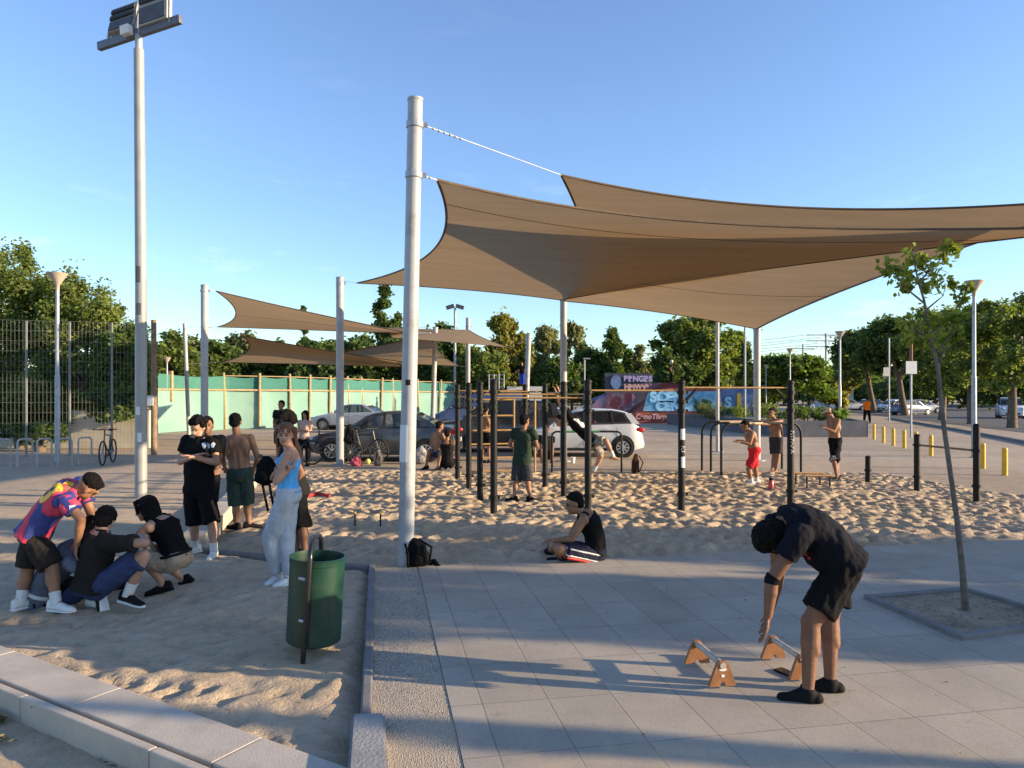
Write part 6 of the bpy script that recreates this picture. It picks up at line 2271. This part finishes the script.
MB().prism([at(653, 389, DR + 2.2), at(683, 389, DR + 2.2), at(683, GZ, DR + 2.2), at(653, GZ, DR + 2.2)], (0, 2.5, 0)).build('ramp_support', G_ORANGE, rtp, False)
bb_ = rampshape('mural_board', 'dark billboard wall with blue and pink mural behind skate ramps', [(605, 394), (605, 373), (652, 373), (652, 394)], DR + 7, 0.3, G_DARK, 'mural wall')
MB().prism([at(605, 393, DR + 7.02), at(652, 393, DR + 7.02), at(652, 422, DR + 7.02), at(605, 422, DR + 7.02)], (0, 0.26, 0)).build('wall_base', G_DARK, bb_, False)
vs = [at(616, 382, DR + 6.9) + Vector((0.42 * cos(a), 0, 0.58 * sin(a))) for a in [2 * pi * i / 20 for i in range(20)]]
MB().prism(vs, (0, 0.06, 0)).build('mural_disc', G_BLUE, bb_, False)
wall_text(bb_, 638, 379, DR + 6.9, 'BRNGRS', 0.6, mat('mural_lilac', (0.35, 0.30, 0.5)), bold=0.035)
wall_text(bb_, 638, 387, DR + 6.9, 'HMWVN', 0.55, M_LET, bold=0.035)
wq = rampshape('skate_ramp', 'white quarter pipe wall under the person in blue trousers', [(507, GZ), (507, 386.5), (543, 386.5), (545, GZ)], DR, 3.0, mat('ramp_white', (0.58, 0.54, 0.46), rough=0.8), 'skate ramp')
# railings near the quarter pipe
rl = thing('railing', 'thin metal railing on the far ramp left of the person in blue', 'railing', at(497, 396, DR + 3).xy.to_3d())
for x in (489, 494, 499, 504):
    MB().tube([at(x, 392, DR + 3), at(x, 374, DR + 3)], 0.025, 6).build('post', M_STEELD, rl)
for y in (375, 379, 383, 387):
    MB().tube([at(488, y, DR + 3), at(505, y, DR + 3)], 0.02, 6).build('rail', M_STEELD, rl)
tag(MB().prism([at(485, 390, DR + 2), at(507, 390, DR + 2), at(507, GZ, DR + 2), at(485, GZ, DR + 2)], (0, 4, 0)).build('skate_ramp', G_BLUE, None, False), 'blue ramp block carrying the thin metal railing', 'skate ramp')

M_PLANTER = mat('planter_concrete', (0.105, 0.11, 0.125), rough=0.85, var=0.2, vs=2, bs=0.2, bsc=30)
pw = [gd(667, 424.2), gd(703, 428), gd(742, 433), gd(790, 437.2), gd(868, 437.2)]
pl_ = thing('planter', 'long dark concrete planter wall behind the dip bars', 'planter', pw[3])
m = MB()
for a_, b_ in zip(pw[:-1], pw[1:]):
    e = (b_ - a_); e.normalize()
    nn = Vector((-e.y, e.x, 0))
    m.prism([a_ + Vector((0, 0, -.05)), b_ + Vector((0, 0, -.05)), b_ + Vector((0, 0, 0.75)), a_ + Vector((0, 0, 0.75))], nn * 0.22)
m.prism([pw[4] + Vector((0.0, 0.23, -.05)), pw[4] + Vector((2.6, 9, -.05)), pw[4] + Vector((2.6, 9, .75)), pw[4] + Vector((0, 0.23, .75))], (-0.2, 0.0, 0))
m.build('planter_wall', M_PLANTER, pl_, False)
so_ = MB()
inner = [p + Vector((-0.1, 0.25, 0.62)) for p in pw] + [pw[4] + Vector((2.4, 9, 0.62)), pw[0] + Vector((1.5, 1.5, 0.62))]
so_.add(inner, [tuple(range(len(inner)))])
so_.build('soil', M_EARTH, pl_, False)
# ------------------------------------------------------------------ vegetation
M_BARK = mat('bark', (0.13, 0.095, 0.065), rough=0.95, var=0.35, vs=5, bs=0.9, bsc=18, bd=0.03)
LM = dict(
    olive=leaf_mat('leaf_olive', (0.052, 0.083, 0.02), (0.24, 0.285, 0.075), 0.45),
    dark=leaf_mat('leaf_dark', (0.034, 0.062, 0.018), (0.135, 0.19, 0.05), 0.42),
    mid=leaf_mat('leaf_mid', (0.05, 0.095, 0.02), (0.20, 0.27, 0.06), 0.45),
    grey=leaf_mat('leaf_grey', (0.085, 0.10, 0.05), (0.26, 0.26, 0.13), 0.42),
    yel=leaf_mat('leaf_yellow', (0.11, 0.115, 0.025), (0.33, 0.30, 0.08), 0.42),
    bright=leaf_mat('leaf_bright', (0.085, 0.13, 0.018), (0.34, 0.36, 0.06), 0.5))


def leaves(name, clumps, per, size, seed, m, parent, droop=0.0, shell=0.30, aspect=0.55):
    """leaf quads in clumps [(centre, rx, ry, rz)]"""
    rg = np.random.default_rng(seed)
    P_, T_ = [], []
    for (c, rx, ry, rz) in clumps:
        n = per
        d = rg.normal(size=(n, 3))
        d /= np.linalg.norm(d, axis=1)[:, None]
        r = shell + (1 - shell) * rg.random(n) ** 0.7
        r *= 1 + 0.30 * rg.normal(size=n)
        p = d * r[:, None] * np.array([rx, ry, rz]) + np.array(c)
        P_.append(p)
        T_.append(np.clip(rg.normal(0.45, 0.2, n) + rg.normal(0, 0.13), 0, 1))
    P_ = np.concatenate(P_)
    T_ = np.concatenate(T_)
    n = len(P_)
    a = rg.normal(size=(n, 3)) * np.array([1, 1, 0.6])
    a[:, 2] -= droop
    a /= np.linalg.norm(a, axis=1)[:, None]
    b = rg.normal(size=(n, 3))
    b -= (b * a).sum(1)[:, None] * a
    b /= np.linalg.norm(b, axis=1)[:, None]
    s = size * rg.uniform(0.6, 1.35, n)
    nn = np.cross(a, b)
    v0 = P_ - a * s[:, None]
    v1 = P_ + b * (s * aspect)[:, None] + nn * (s * 0.12)[:, None]
    v2 = P_ + a * s[:, None]
    v3 = P_ - b * (s * aspect)[:, None] + nn * (s * 0.12)[:, None]
    V = np.stack([v0, v1, v2, v3], 1).reshape(-1, 3)
    base = parent_origin(parent)
    V = V - np.array(base)
    Q = np.arange(n * 4).reshape(n, 4)
    me = np_mesh(name, V, Q)
    at_ = me.attributes.new('tone', 'FLOAT', 'FACE')
    at_.data.foreach_set('value', T_.astype(np.float32))
    return link(name, me, m, parent)


def tree(label, c, H, crown, kind, seed, name='tree', group=None, trunk_h=0.3, trunk_r=0.16, nclump=46, per=130, leaf=0.12, clump=0.26, droop=0.1, lean=(0, 0), shape='ball', forks=6, cat='tree', gap=0.0):
    """crown=(rx, ry, rz, zc)"""
    rg = random.Random(seed)
    c = Vector((c[0], c[1], 0))
    root = thing(name, label, cat, c, group)
    rx, ry, rz, zc = crown
    top = c + Vector((lean[0], lean[1], trunk_h * H))
    cl = []
    for i in range(nclump):
        a = rg.uniform(0, 2 * pi)
        u = rg.uniform(-1, 1)
        rr = rg.uniform(0.25, 1.0) ** 0.6 * (1 - clump * 0.6)
        if shape == 'ball':
            q = Vector((rx * rr * sqrt(1 - u * u) * cos(a), ry * rr * sqrt(1 - u * u) * sin(a), rz * rr * u))
        elif shape == 'cone':
            t = rg.random()
            w_ = (1 - t) ** 0.8
            q = Vector((rx * w_ * cos(a) * rg.uniform(.3, 1), ry * w_ * sin(a) * rg.uniform(.3, 1), rz * (2 * t - 1)))
        elif shape == 'flat':
            u = abs(u) ** 0.7 * 1.4 - 0.5
            w_ = sqrt(max(0.05, 1 - min(1, abs(u)) ** 2))
            q = Vector((rx * rr * w_ * cos(a), ry * rr * w_ * sin(a), rz * u * 0.9))
        else:  # tall column with tufts
            t = rg.random()
            w_ = (0.35 + 0.65 * sin(pi * min(1, t * 0.9 + 0.12)))
            q = Vector((rx * w_ * cos(a) * rg.uniform(.2, 1), ry * w_ * sin(a) * rg.uniform(.2, 1), rz * (2 * t - 1)))
        s_ = rg.uniform(0.55, 1.4) * clump
        cl.append((c + Vector((lean[0], lean[1], zc)) + q, rx * s_, ry * s_, min(rz, rx * 1.2) * s_ * 0.85))
    leaves('crown', cl, per, leaf, seed, LM[kind], root, droop)
    # trunk and limbs
    m = MB()
    j = lambda k: Vector((rg.uniform(-k, k), rg.uniform(-k, k), 0))
    p1 = c.lerp(top, 0.5) + j(trunk_r * 0.6)
    m.tube([c + Vector((0, 0, -0.1)), c + Vector((0, 0, 0.15)), p1, top], [trunk_r * 1.35, trunk_r * 1.1, trunk_r * 0.9, trunk_r * 0.75], 10)
    for i in range(forks):
        e = Vector(cl[rg.randrange(len(cl))][0])
        mid_ = top.lerp(e, 0.5) + j(rx * 0.08) + Vector((0, 0, 0.12 * rz))
        m.tube([top - Vector((0, 0, 0.1)), top.lerp(mid_, 0.5), mid_, e], [trunk_r * 0.6, trunk_r * 0.45, trunk_r * 0.3, trunk_r * 0.1], 7)
    m.build('trunk', M_BARK, root)
    return root


def ztop(py, D):
    return CH + (HY - py) / F * D


def tree_px(label, px, D, ytop, ybot, wpx, kind, seed, **kw):
    """a tree whose crown spans ytop..ybot and wpx wide in the photo"""
    kw['per'] = int(kw.get('per', 130) * (2.0 if D > 40 else 1.5))
    zt, zb = ztop(ytop, D), max(0.2, ztop(ybot, D))
    rx = wpx / 2 / F * D
    H = zt
    kw.setdefault('trunk_h', min(0.9, (zb + 0.25 * (zt - zb)) / H))
    return tree(label, ((px - CX) / F * D, D), H, (rx, kw.pop('ry', rx * 0.8), (zt - zb) / 2, (zt + zb) / 2), kind, seed, **kw)


GL = 'trees and hedge behind the wire fence'
tree_px('big dense tree at the left edge behind the wire fence', 8, 29, 236, 440, 165, 'olive', 1, nclump=110, per=260, leaf=0.085, clump=0.2, trunk_r=0.2, group=GL)
tree_px('dense sloping tree between funnel lamp and floodlight mast', 82, 28, 268, 430, 110, 'olive', 2, nclump=90, per=250, leaf=0.085, clump=0.2, group=GL)
tree_px('low hedge tree directly behind the floodlight mast', 125, 27.5, 318, 420, 75, 'mid', 3, nclump=55, per=220, leaf=0.08, clump=0.22, group=GL)
tree_px('dark bush behind the left bike racks', 20, 26, 372, 448, 95, 'dark', 4, nclump=50, per=200, leaf=0.075, clump=0.22, group=GL, ry=1.2)
tree_px('dark leafy bush behind the locked bicycle', 112, 25.6, 384, 425, 70, 'dark', 5, nclump=34, per=130, leaf=0.09, clump=0.24, group=GL, trunk_h=0.5, forks=7, trunk_r=0.06)
tree_px('low bush at the foot of the wire fence left of lamp', 40, 24.6, 420, 462, 56, 'dark', 6, nclump=22, per=120, leaf=0.08, clump=0.26, group=GL)
GM = 'trees behind the green netting fence'
D0 = 68
tree_px('olive green tree just right of the weathered wooden post', 168, D0 - 8, 330, 410, 70, 'olive', 11, nclump=50, per=120, leaf=0.22, clump=0.24, group=GM)
tree_px('olive tree between the two left sail posts', 215, D0 - 5, 332, 405, 50, 'dark', 12, nclump=40, per=110, leaf=0.22, clump=0.26, group=GM)
tree_px('rounded grey green tree showing between the far sails', 245, D0, 322, 405, 62, 'grey', 13, nclump=46, per=110, leaf=0.24, clump=0.24, group=GM)
tree_px('broad dark tree behind the lower far sail', 300, D0 - 2, 330, 408, 92, 'dark', 14, nclump=64, per=120, leaf=0.25, clump=0.2, group=GM)
tree_px('very dark dense tree behind the dark bicycle post', 352, D0, 332, 408, 90, 'dark', 15, nclump=64, per=120, leaf=0.25, clump=0.2, group=GM)
tree_px('dark tree just left of the tallest sail post', 398, D0 + 3, 334, 408, 70, 'dark', 16, nclump=50, per=120, leaf=0.25, clump=0.22, group=GM)
tree_px('tall narrow conifer rising above the far sails', 385, D0 + 22, 290, 345, 22, 'dark', 17, nclump=34, per=90, leaf=0.26, clump=0.4, shape='column', group=GM, trunk_h=0.6)
tree_px('small conifer spike right of the tall narrow conifer', 398, D0 + 26, 313, 345, 9, 'dark', 18, nclump=14, per=60, leaf=0.26, clump=0.6, shape='cone', group=GM, trunk_h=0.6)
tree_px('thin spike tree above the upper far sail', 304, D0 + 20, 304, 345, 10, 'dark', 19, nclump=14, per=50, leaf=0.26, clump=0.5, shape='cone', group=GM, trunk_h=0.6)
tree_px('dark ragged tree right of the tallest post', 444, D0, 318, 410, 64, 'dark', 20, nclump=54, per=110, leaf=0.24, clump=0.22, group=GM)
GB = 'trees behind the rig and skate ramps'
tree_px('tall pale willow-like tree left of the bare leaning post', 505, D0, 318, 405, 62, 'yel', 21, nclump=60, per=120, leaf=0.2, clump=0.2, droop=0.8, group=GB, shape='column')
tree_px('olive bush tree left of the person in blue trousers', 480, D0 - 5, 342, 405, 60, 'olive', 22, nclump=46, per=110, leaf=0.22, clump=0.24, group=GB)
tree_px('wispy grey tree between bare post and rig post', 546, D0 + 4, 330, 405, 54, 'grey', 23, nclump=50, per=80, leaf=0.2, clump=0.24, droop=0.8, group=GB, shape='column')
tree_px('dark round bush behind the hanging man', 562, D0 - 8, 356, 400, 50, 'dark', 24, nclump=40, per=110, leaf=0.2, clump=0.25, group=GB)
tree_px('pale feathery tree right of the grey rig post', 572, D0 + 8, 326, 400, 48, 'grey', 25, nclump=44, per=80, leaf=0.22, clump=0.25, droop=0.8, group=GB, shape='column')
tree_px('dark green tree left of the tall dark poplar', 594, D0 + 4, 345, 402, 46, 'dark', 26, nclump=44, per=110, leaf=0.22, clump=0.25, group=GB)
tree_px('tall dark poplar with two tops behind the billboard', 614, D0 + 12, 330, 398, 22, 'dark', 27, nclump=36, per=90, leaf=0.25, clump=0.42, shape='column', group=GB)
tree_px('small grey green tree left of the large leafy tree', 640, D0 + 14, 348, 398, 26, 'grey', 28, nclump=34, per=90, leaf=0.24, clump=0.3, shape='cone', group=GB)
tree_px('second small tree behind the billboard', 628, D0 + 16, 352, 398, 24, 'dark', 128, nclump=28, per=90, leaf=0.24, clump=0.34, shape='cone', group=GB)
tree_px('large leafy tree behind skate ramps and skater', 696, D0, 310, 402, 92, 'olive', 29, nclump=95, per=130, leaf=0.22, clump=0.19, trunk_r=0.3, group=GB)
tree_px('dark lower tree at the left of the large leafy tree', 672, D0 - 4, 345, 402, 52, 'dark', 30, nclump=40, per=110, leaf=0.22, clump=0.26, group=GB)
tree_px('overhanging branch tree just left of the sail corner post', 738, D0 + 4, 322, 400, 36, 'olive', 31, nclump=36, per=90, leaf=0.22, clump=0.28, group=GB)
tree_px('wide round light green tree beyond the planter', 790, 88, 354, 410, 92, 'mid', 32, nclump=80, per=120, leaf=0.27, clump=0.2, shape='flat', group=GB, trunk_r=0.25)
tree_px('yellowish tree right of the wide round green tree', 838, 92, 362, 410, 46, 'yel', 33, nclump=44, per=110, leaf=0.27, clump=0.26, group=GB)

tree_px('filler tree behind the stub post of the netting fence', 190, 62, 338, 420, 64, 'olive', 501, nclump=44, per=90, leaf=0.22, clump=0.25, group=GM)
tree_px('low dark tree under the tip of the lower far sail', 232, 66, 345, 420, 60, 'dark', 502, nclump=44, per=90, leaf=0.22, clump=0.25, group=GM)
tree_px('dark low tree behind the third netting post', 272, 66, 340, 420, 66, 'dark', 503, nclump=44, per=90, leaf=0.22, clump=0.25, group=GM)
tree_px('dark tree above the silver car roof', 325, 64, 336, 420, 70, 'dark', 504, nclump=44, per=90, leaf=0.22, clump=0.25, group=GM)
tree_px('dark tree above the boot of the silver car', 375, 64, 338, 420, 66, 'dark', 505, nclump=44, per=90, leaf=0.22, clump=0.25, group=GM)
tree_px('dark tree just behind the tallest sail post', 420, 66, 334, 420, 60, 'dark', 506, nclump=44, per=90, leaf=0.22, clump=0.25, group=GM)
tree_px('low olive tree under the far twin floodlight', 462, 66, 338, 420, 60, 'olive', 507, nclump=44, per=90, leaf=0.22, clump=0.25, group=GB)
tree_px('low olive tree behind the bare leaning sail post', 528, 70, 344, 415, 56, 'olive', 508, nclump=44, per=90, leaf=0.22, clump=0.25, group=GB)
tree_px('low dark tree below the tall dark poplar', 610, 86, 362, 412, 60, 'dark', 509, nclump=44, per=90, leaf=0.22, clump=0.25, group=GB)
tree_px('low olive tree right behind the mural billboard', 650, 84, 362, 412, 50, 'olive', 510, nclump=44, per=90, leaf=0.22, clump=0.25, group=GB)
tree_px('far low tree left of the round green tree', 755, 92, 368, 412, 60, 'mid', 511, nclump=44, per=90, leaf=0.22, clump=0.25, group=GB)
GS = 'street trees on the right'
tree_px('leaning-trunk street tree behind the orange runner', 874, 80, 325, 398, 76, 'dark', 41, nclump=72, per=120, leaf=0.22, clump=0.2, shape='flat', group=GS, lean=(-0.8, 0), trunk_r=0.3, trunk_h=0.45)
tree_px('dark street tree behind the pole with square sign', 905, 70, 316, 396, 84, 'dark', 42, nclump=76, per=120, leaf=0.2, clump=0.2, shape='flat', group=GS, trunk_r=0.32, lean=(-0.6, 0))
tree_px('street tree behind the young sapling', 942, 57, 300, 400, 96, 'olive', 43, nclump=80, per=100, leaf=0.15, clump=0.18, group=GS, trunk_r=0.25)
tree_px('street tree behind the largest funnel lamp', 972, 49, 292, 398, 110, 'olive', 44, nclump=90, per=100, leaf=0.13, clump=0.16, group=GS, trunk_r=0.27)
tree_px('nearest street tree at the right edge beside the white car', 1012, 43, 290, 400, 130, 'olive', 45, nclump=110, per=110, leaf=0.12, clump=0.15, group=GS, trunk_r=0.25)
tree_px('street tree beyond the far road behind the parked white car', 1005, 95, 330, 412, 90, 'dark', 46, nclump=60, per=110, leaf=0.28, clump=0.24, group=GS)
tree_px('dark tree beyond the far road behind sign pole', 935, 105, 345, 412, 80, 'dark', 47, nclump=60, per=110, leaf=0.3, clump=0.24, group=GS)
tree_px('dark tree beyond the road at the far right', 968, 100, 340, 412, 70, 'dark', 48, nclump=60, per=110, leaf=0.3, clump=0.24, group=GS)

# street trees outside the frame on the right: their shade falls across the foreground
GO = 'street trees right of the frame'
tree('leafy street tree right of the frame', (16.0, 4.25), 6.3, (2.4, 1.45, 2.6, 3.6), 'mid', 61, nclump=64, per=120, leaf=0.13, clump=0.2, trunk_r=0.2, trunk_h=0.2, group=GO)
tree('second leafy street tree right of the frame', (17.0, 6.75), 6.3, (2.4, 1.45, 2.6, 3.7), 'mid', 62, nclump=70, per=120, leaf=0.13, clump=0.2, trunk_r=0.2, trunk_h=0.2, group=GO)
tree('slim unseen tree added right of the frame for thin shade lines', (13.0, 2.0), 4.2, (1.0, 0.16, 1.4, 2.6), 'mid', 64, nclump=18, per=70, leaf=0.08, clump=0.25, trunk_r=0.04, trunk_h=0.35, group=GO)  # added out of view, crown flattened so it casts only thin shade lines

# distant woods that close the horizon
fw = thing('distant_trees', 'far dark line of trees along the horizon', 'trees', (0, 0, 0))
rg = random.Random(9)
cl = []
for i in range(520):
    a = R(rg.uniform(-44, 46))
    d_ = rg.uniform(150, 185)
    h_ = rg.uniform(3.5, 7.5)
    cl.append(((d_ * sin(a), d_ * cos(a), rg.uniform(0.5, 1.0) * h_), rg.uniform(3, 6), 3, h_ * 0.5))
o_ = leaves('foliage', cl, 70, 0.7, 9, LM['dark'], fw, 0.1)
struct(fw, 'stuff')
struct(o_, 'stuff')

# young tree in the paving
q = gd(965, 613)
yt = thing('young_tree', 'young thin-trunked tree planted in the square paving pit', 'tree', q)
Dy = q.y
tr = MB()
trunk = [(966, 616, 0), (963, 575, 0.0), (957, 520, 0.02), (950, 470, 0.05), (943, 420, 0.06), (938, 370, 0.05), (930, 335, 0.0), (924, 300, -0.03), (918, 280, -0.05), (914, 262, -0.05)]
tp_ = [at(x, y, Dy + d_) for x, y, d_ in trunk]
tr.tube(tp_, [0.034, 0.026, 0.022, 0.020, 0.019, 0.017, 0.013, 0.010, 0.008, 0.005], 10)
brs = [[(930, 335, 0), (948, 322, 0.1), (962, 300, 0.15), (966, 290, 0.1)], [(924, 303, -0.03), (908, 290, -0.1), (895, 274, -0.1), (886, 268, -0.1)], [(919, 282, -0.05), (932, 268, 0.05), (946, 254, 0.1)],
       [(932, 342, 0), (918, 330, -0.15), (908, 325, -0.2)], [(936, 352, 0.02), (952, 335, -0.15), (962, 322, -0.2)], [(938, 372, 0.04), (942, 355, 0.2), (950, 345, 0.3)], [(914, 262, -0.05), (912, 252, 0)], [(926, 310, 0), (938, 300, 0.1), (943, 296, 0.12)]]
BP_ = []
for br in brs:
    pp_ = [at(x, y, Dy + d_) for x, y, d_ in br]
    BP_ += pp_
    tr.tube(pp_, [0.009 - 0.006 * i / (len(pp_) - 1) for i in range(len(pp_))], 6)
TR_ = tr
YB_ = (mat('young_bark', (0.12, 0.10, 0.08), rough=0.9, var=0.35, vs=14, bs=0.7, bsc=40))
cl = []
for x, y, r_, d_ in ((889, 268, 9, -.1), (900, 272, 12, -.1), (908, 278, 10, 0), (906, 288, 8, .1), (913, 258, 13, 0), (922, 262, 9, .1), (932, 272, 12, 0), (945, 254, 13, .1), (950, 247, 8, .1), (937, 282, 10, .1), (925, 288, 7, 0),
                     (905, 322, 11, -.2), (916, 332, 12, -.1), (927, 322, 11, 0), (936, 318, 10, .1), (948, 322, 11, -.15), (960, 318, 9, -.2), (962, 300, 8, .15), (968, 288, 6, .1), (953, 284, 6, .1), (930, 340, 10, .1), (944, 340, 11, .2), (920, 345, 7, -.1), (956, 335, 8, .1), (908, 340, 6, -.2)):
    rr = r_ / F * Dy
    cl.append((tuple(at(x, y, Dy + d_)), rr, rr, rr))
rgt = random.Random(4)
tw = TR_
for c_, rr, _, _ in cl:
    c_ = Vector(c_)
    for _ in range(3):
        e = c_ + Vector((rgt.uniform(-rr, rr), rgt.uniform(-rr, rr), rgt.uniform(-rr, rr)))
        r0_ = min(tp_ + BP_, key=lambda p: (p - c_).length)
        tw.tube([r0_, r0_.lerp(e, 0.5) + Vector((0, 0, 0.01)), e], [0.004, 0.003, 0.0015], 5)
tw.build('trunk', YB_, yt)
leaves('crown', cl, 52, 0.027, 77, LM['bright'], yt, 0.5, shell=0.2, aspect=0.75)

# shrubs and grasses in the planter
GP = 'plants in the dark planter'
shr = [('dark shrub left end of the planter plants', 703, 43, 398, 414, 26, 'dark'), ('pale silvery shrub in front of the slim grey post', 712, 41, 403, 417, 28, 'grey'), ('olive shrub left of the white corner sail post', 737, 40, 404, 419, 26, 'olive'),
       ('low green shrub right of the white corner sail post', 768, 37.5, 404, 421, 26, 'olive'), ('low green shrub behind the lettered black post', 792, 36.5, 405, 421, 30, 'mid'), ('low dark shrub left of the man in beige cap', 815, 36.5, 406, 421, 26, 'dark'), ('small shrub behind the man in beige cap', 838, 36.3, 409, 421, 22, 'mid')]
for i, (lb_, px, D_, y0_, y1_, w_, kd) in enumerate(shr):
    rt = thing('shrub', lb_, 'shrub', Vector(((px - CX) / F * D_, D_, 0.62)), GP)
    zt, zb = ztop(y0_, D_), 0.62
    rx = w_ / 2 / F * D_
    rgs = random.Random(i)
    cl = [(rt.location + Vector((rgs.uniform(-rx, rx) * .8, rgs.uniform(-.5, .5), (zt - zb) * rgs.uniform(0.2, 0.8))), rx * 0.35, 0.3, (zt - zb) * 0.28) for _ in range(14)]
    leaves('foliage', [(tuple(a), b, c_, d_) for a, b, c_, d_ in cl], 90, 0.085, 200 + i, LM[kd], rt, -0.8 if i % 2 else 0.2, shell=0.3, aspect=0.3)
    MB().tube([rt.location, rt.location + Vector((0.03, 0, (zt - zb) * 0.6))], 0.03, 6).build('stem', M_BARK, rt)
yg = thing('shrub', 'yellowish dry grass tuft behind the man on the dip bars', 'shrub', Vector(((762 - CX) / F * 45, 45, 0.3)), GP)
leaves('foliage', [(tuple(yg.location + Vector((x, 0, 0.7))), 0.5, 0.3, 0.6) for x in (-0.6, 0, 0.6)], 90, 0.14, 300, LM['yel'], yg, -0.9, shell=0.2, aspect=0.15)

# power lines and far pylon, bus shelter
pw_ = thing('power_pole', 'far latticed power pole with crossarms above the round tree', 'power pole', at(826, 396, 150).xy.to_3d())
b = pw_.location
MB().tube([b, b + Vector((0, 0, 15))], 0.22, 6).build('pole', M_STEELD, pw_)
for z in (12.2, 13.4, 14.6):
    MB().box(b + Vector((0, 0, z)), (8, 0.25, 0.2)).build('crossarm', M_STEELD, pw_)
pq_ = thing('power_pole', 'slimmer far power pole left of the latticed one', 'power pole', at(803, 396, 160).xy.to_3d())
b2_ = pq_.location
MB().tube([b2_, b2_ + Vector((0, 0, 13.5))], 0.18, 6).build('pole', M_STEELD, pq_)
MB().box(b2_ + Vector((0, 0, 12.4)), (5, 0.2, 0.2)).build('crossarm', M_STEELD, pq_)
wl = MB()
for z in (12.3, 13.5, 14.7):
    for x in (-3.5, 3.5):
        a_ = b + Vector((x, 0, z))
        for e in (Vector((-70, 20, 0)), Vector((60, 25, 0))):
            wl.tube([a_ + e * t + Vector((0, 0, -2.2 * 4 * t * (1 - t))) for t in [i / 8 for i in range(9)]], 0.05, 4)
wl.build('power_lines', M_STEELD, pw_)
bs = thing('kiosk', 'small blue-roofed kiosk far beyond the planter', 'kiosk', at(834, 396, 100).xy.to_3d())
MB().box(bs.location + Vector((0, 0, 1.5)), (4.0, 3, 3.0)).build('walls', mat('kiosk_wall', (0.35, 0.40, 0.46), rough=0.6), bs)
MB().box(bs.location + Vector((0, 0, 3.1)), (4.6, 3.6, 0.35)).build('roof', mat('kiosk_roof', (0.03, 0.08, 0.2), rough=0.5), bs)
MB().box(bs.location + Vector((0, -1.52, 1.4)), (2.4, 0.05, 1.8)).build('window', M_GLASS, bs)
hs = thing('house', 'low pale house glimpsed behind the wire fence hedge', 'house', Vector((-22.5, 33, 0)))
MB().box(hs.location + Vector((0, 0, 1.3)), (9, 4, 2.6)).build('wall', mat('render_white', (0.62, 0.58, 0.5), rough=0.9, var=0.1), hs)
MB().box(hs.location + Vector((0, 0, 2.75)), (9.6, 4.6, 0.3)).build('roof', mat('roof_grey', (0.2, 0.19, 0.18)), hs)
MB().box(hs.location + Vector((1.8, -2.01, 1.1)), (1.3, 0.06, 1.4)).build('shutter', M_STEELD, hs)
h2 = thing('house', 'white building sliver behind the large leafy tree', 'house', at(728, 396, 120).xy.to_3d())
MB().box(h2.location + Vector((0, 0, 3.2)), (8, 5, 6.4)).build('wall', M_STK, h2)
MB().prism([h2.location + Vector((-4.4, -2.8, 6.4)), h2.location + Vector((4.4, -2.8, 6.4)), h2.location + Vector((0, -2.8, 8))], (0, 5.6, 0)).build('roof', mat('roof_grey', (0.2, 0.19, 0.18)), h2, False)
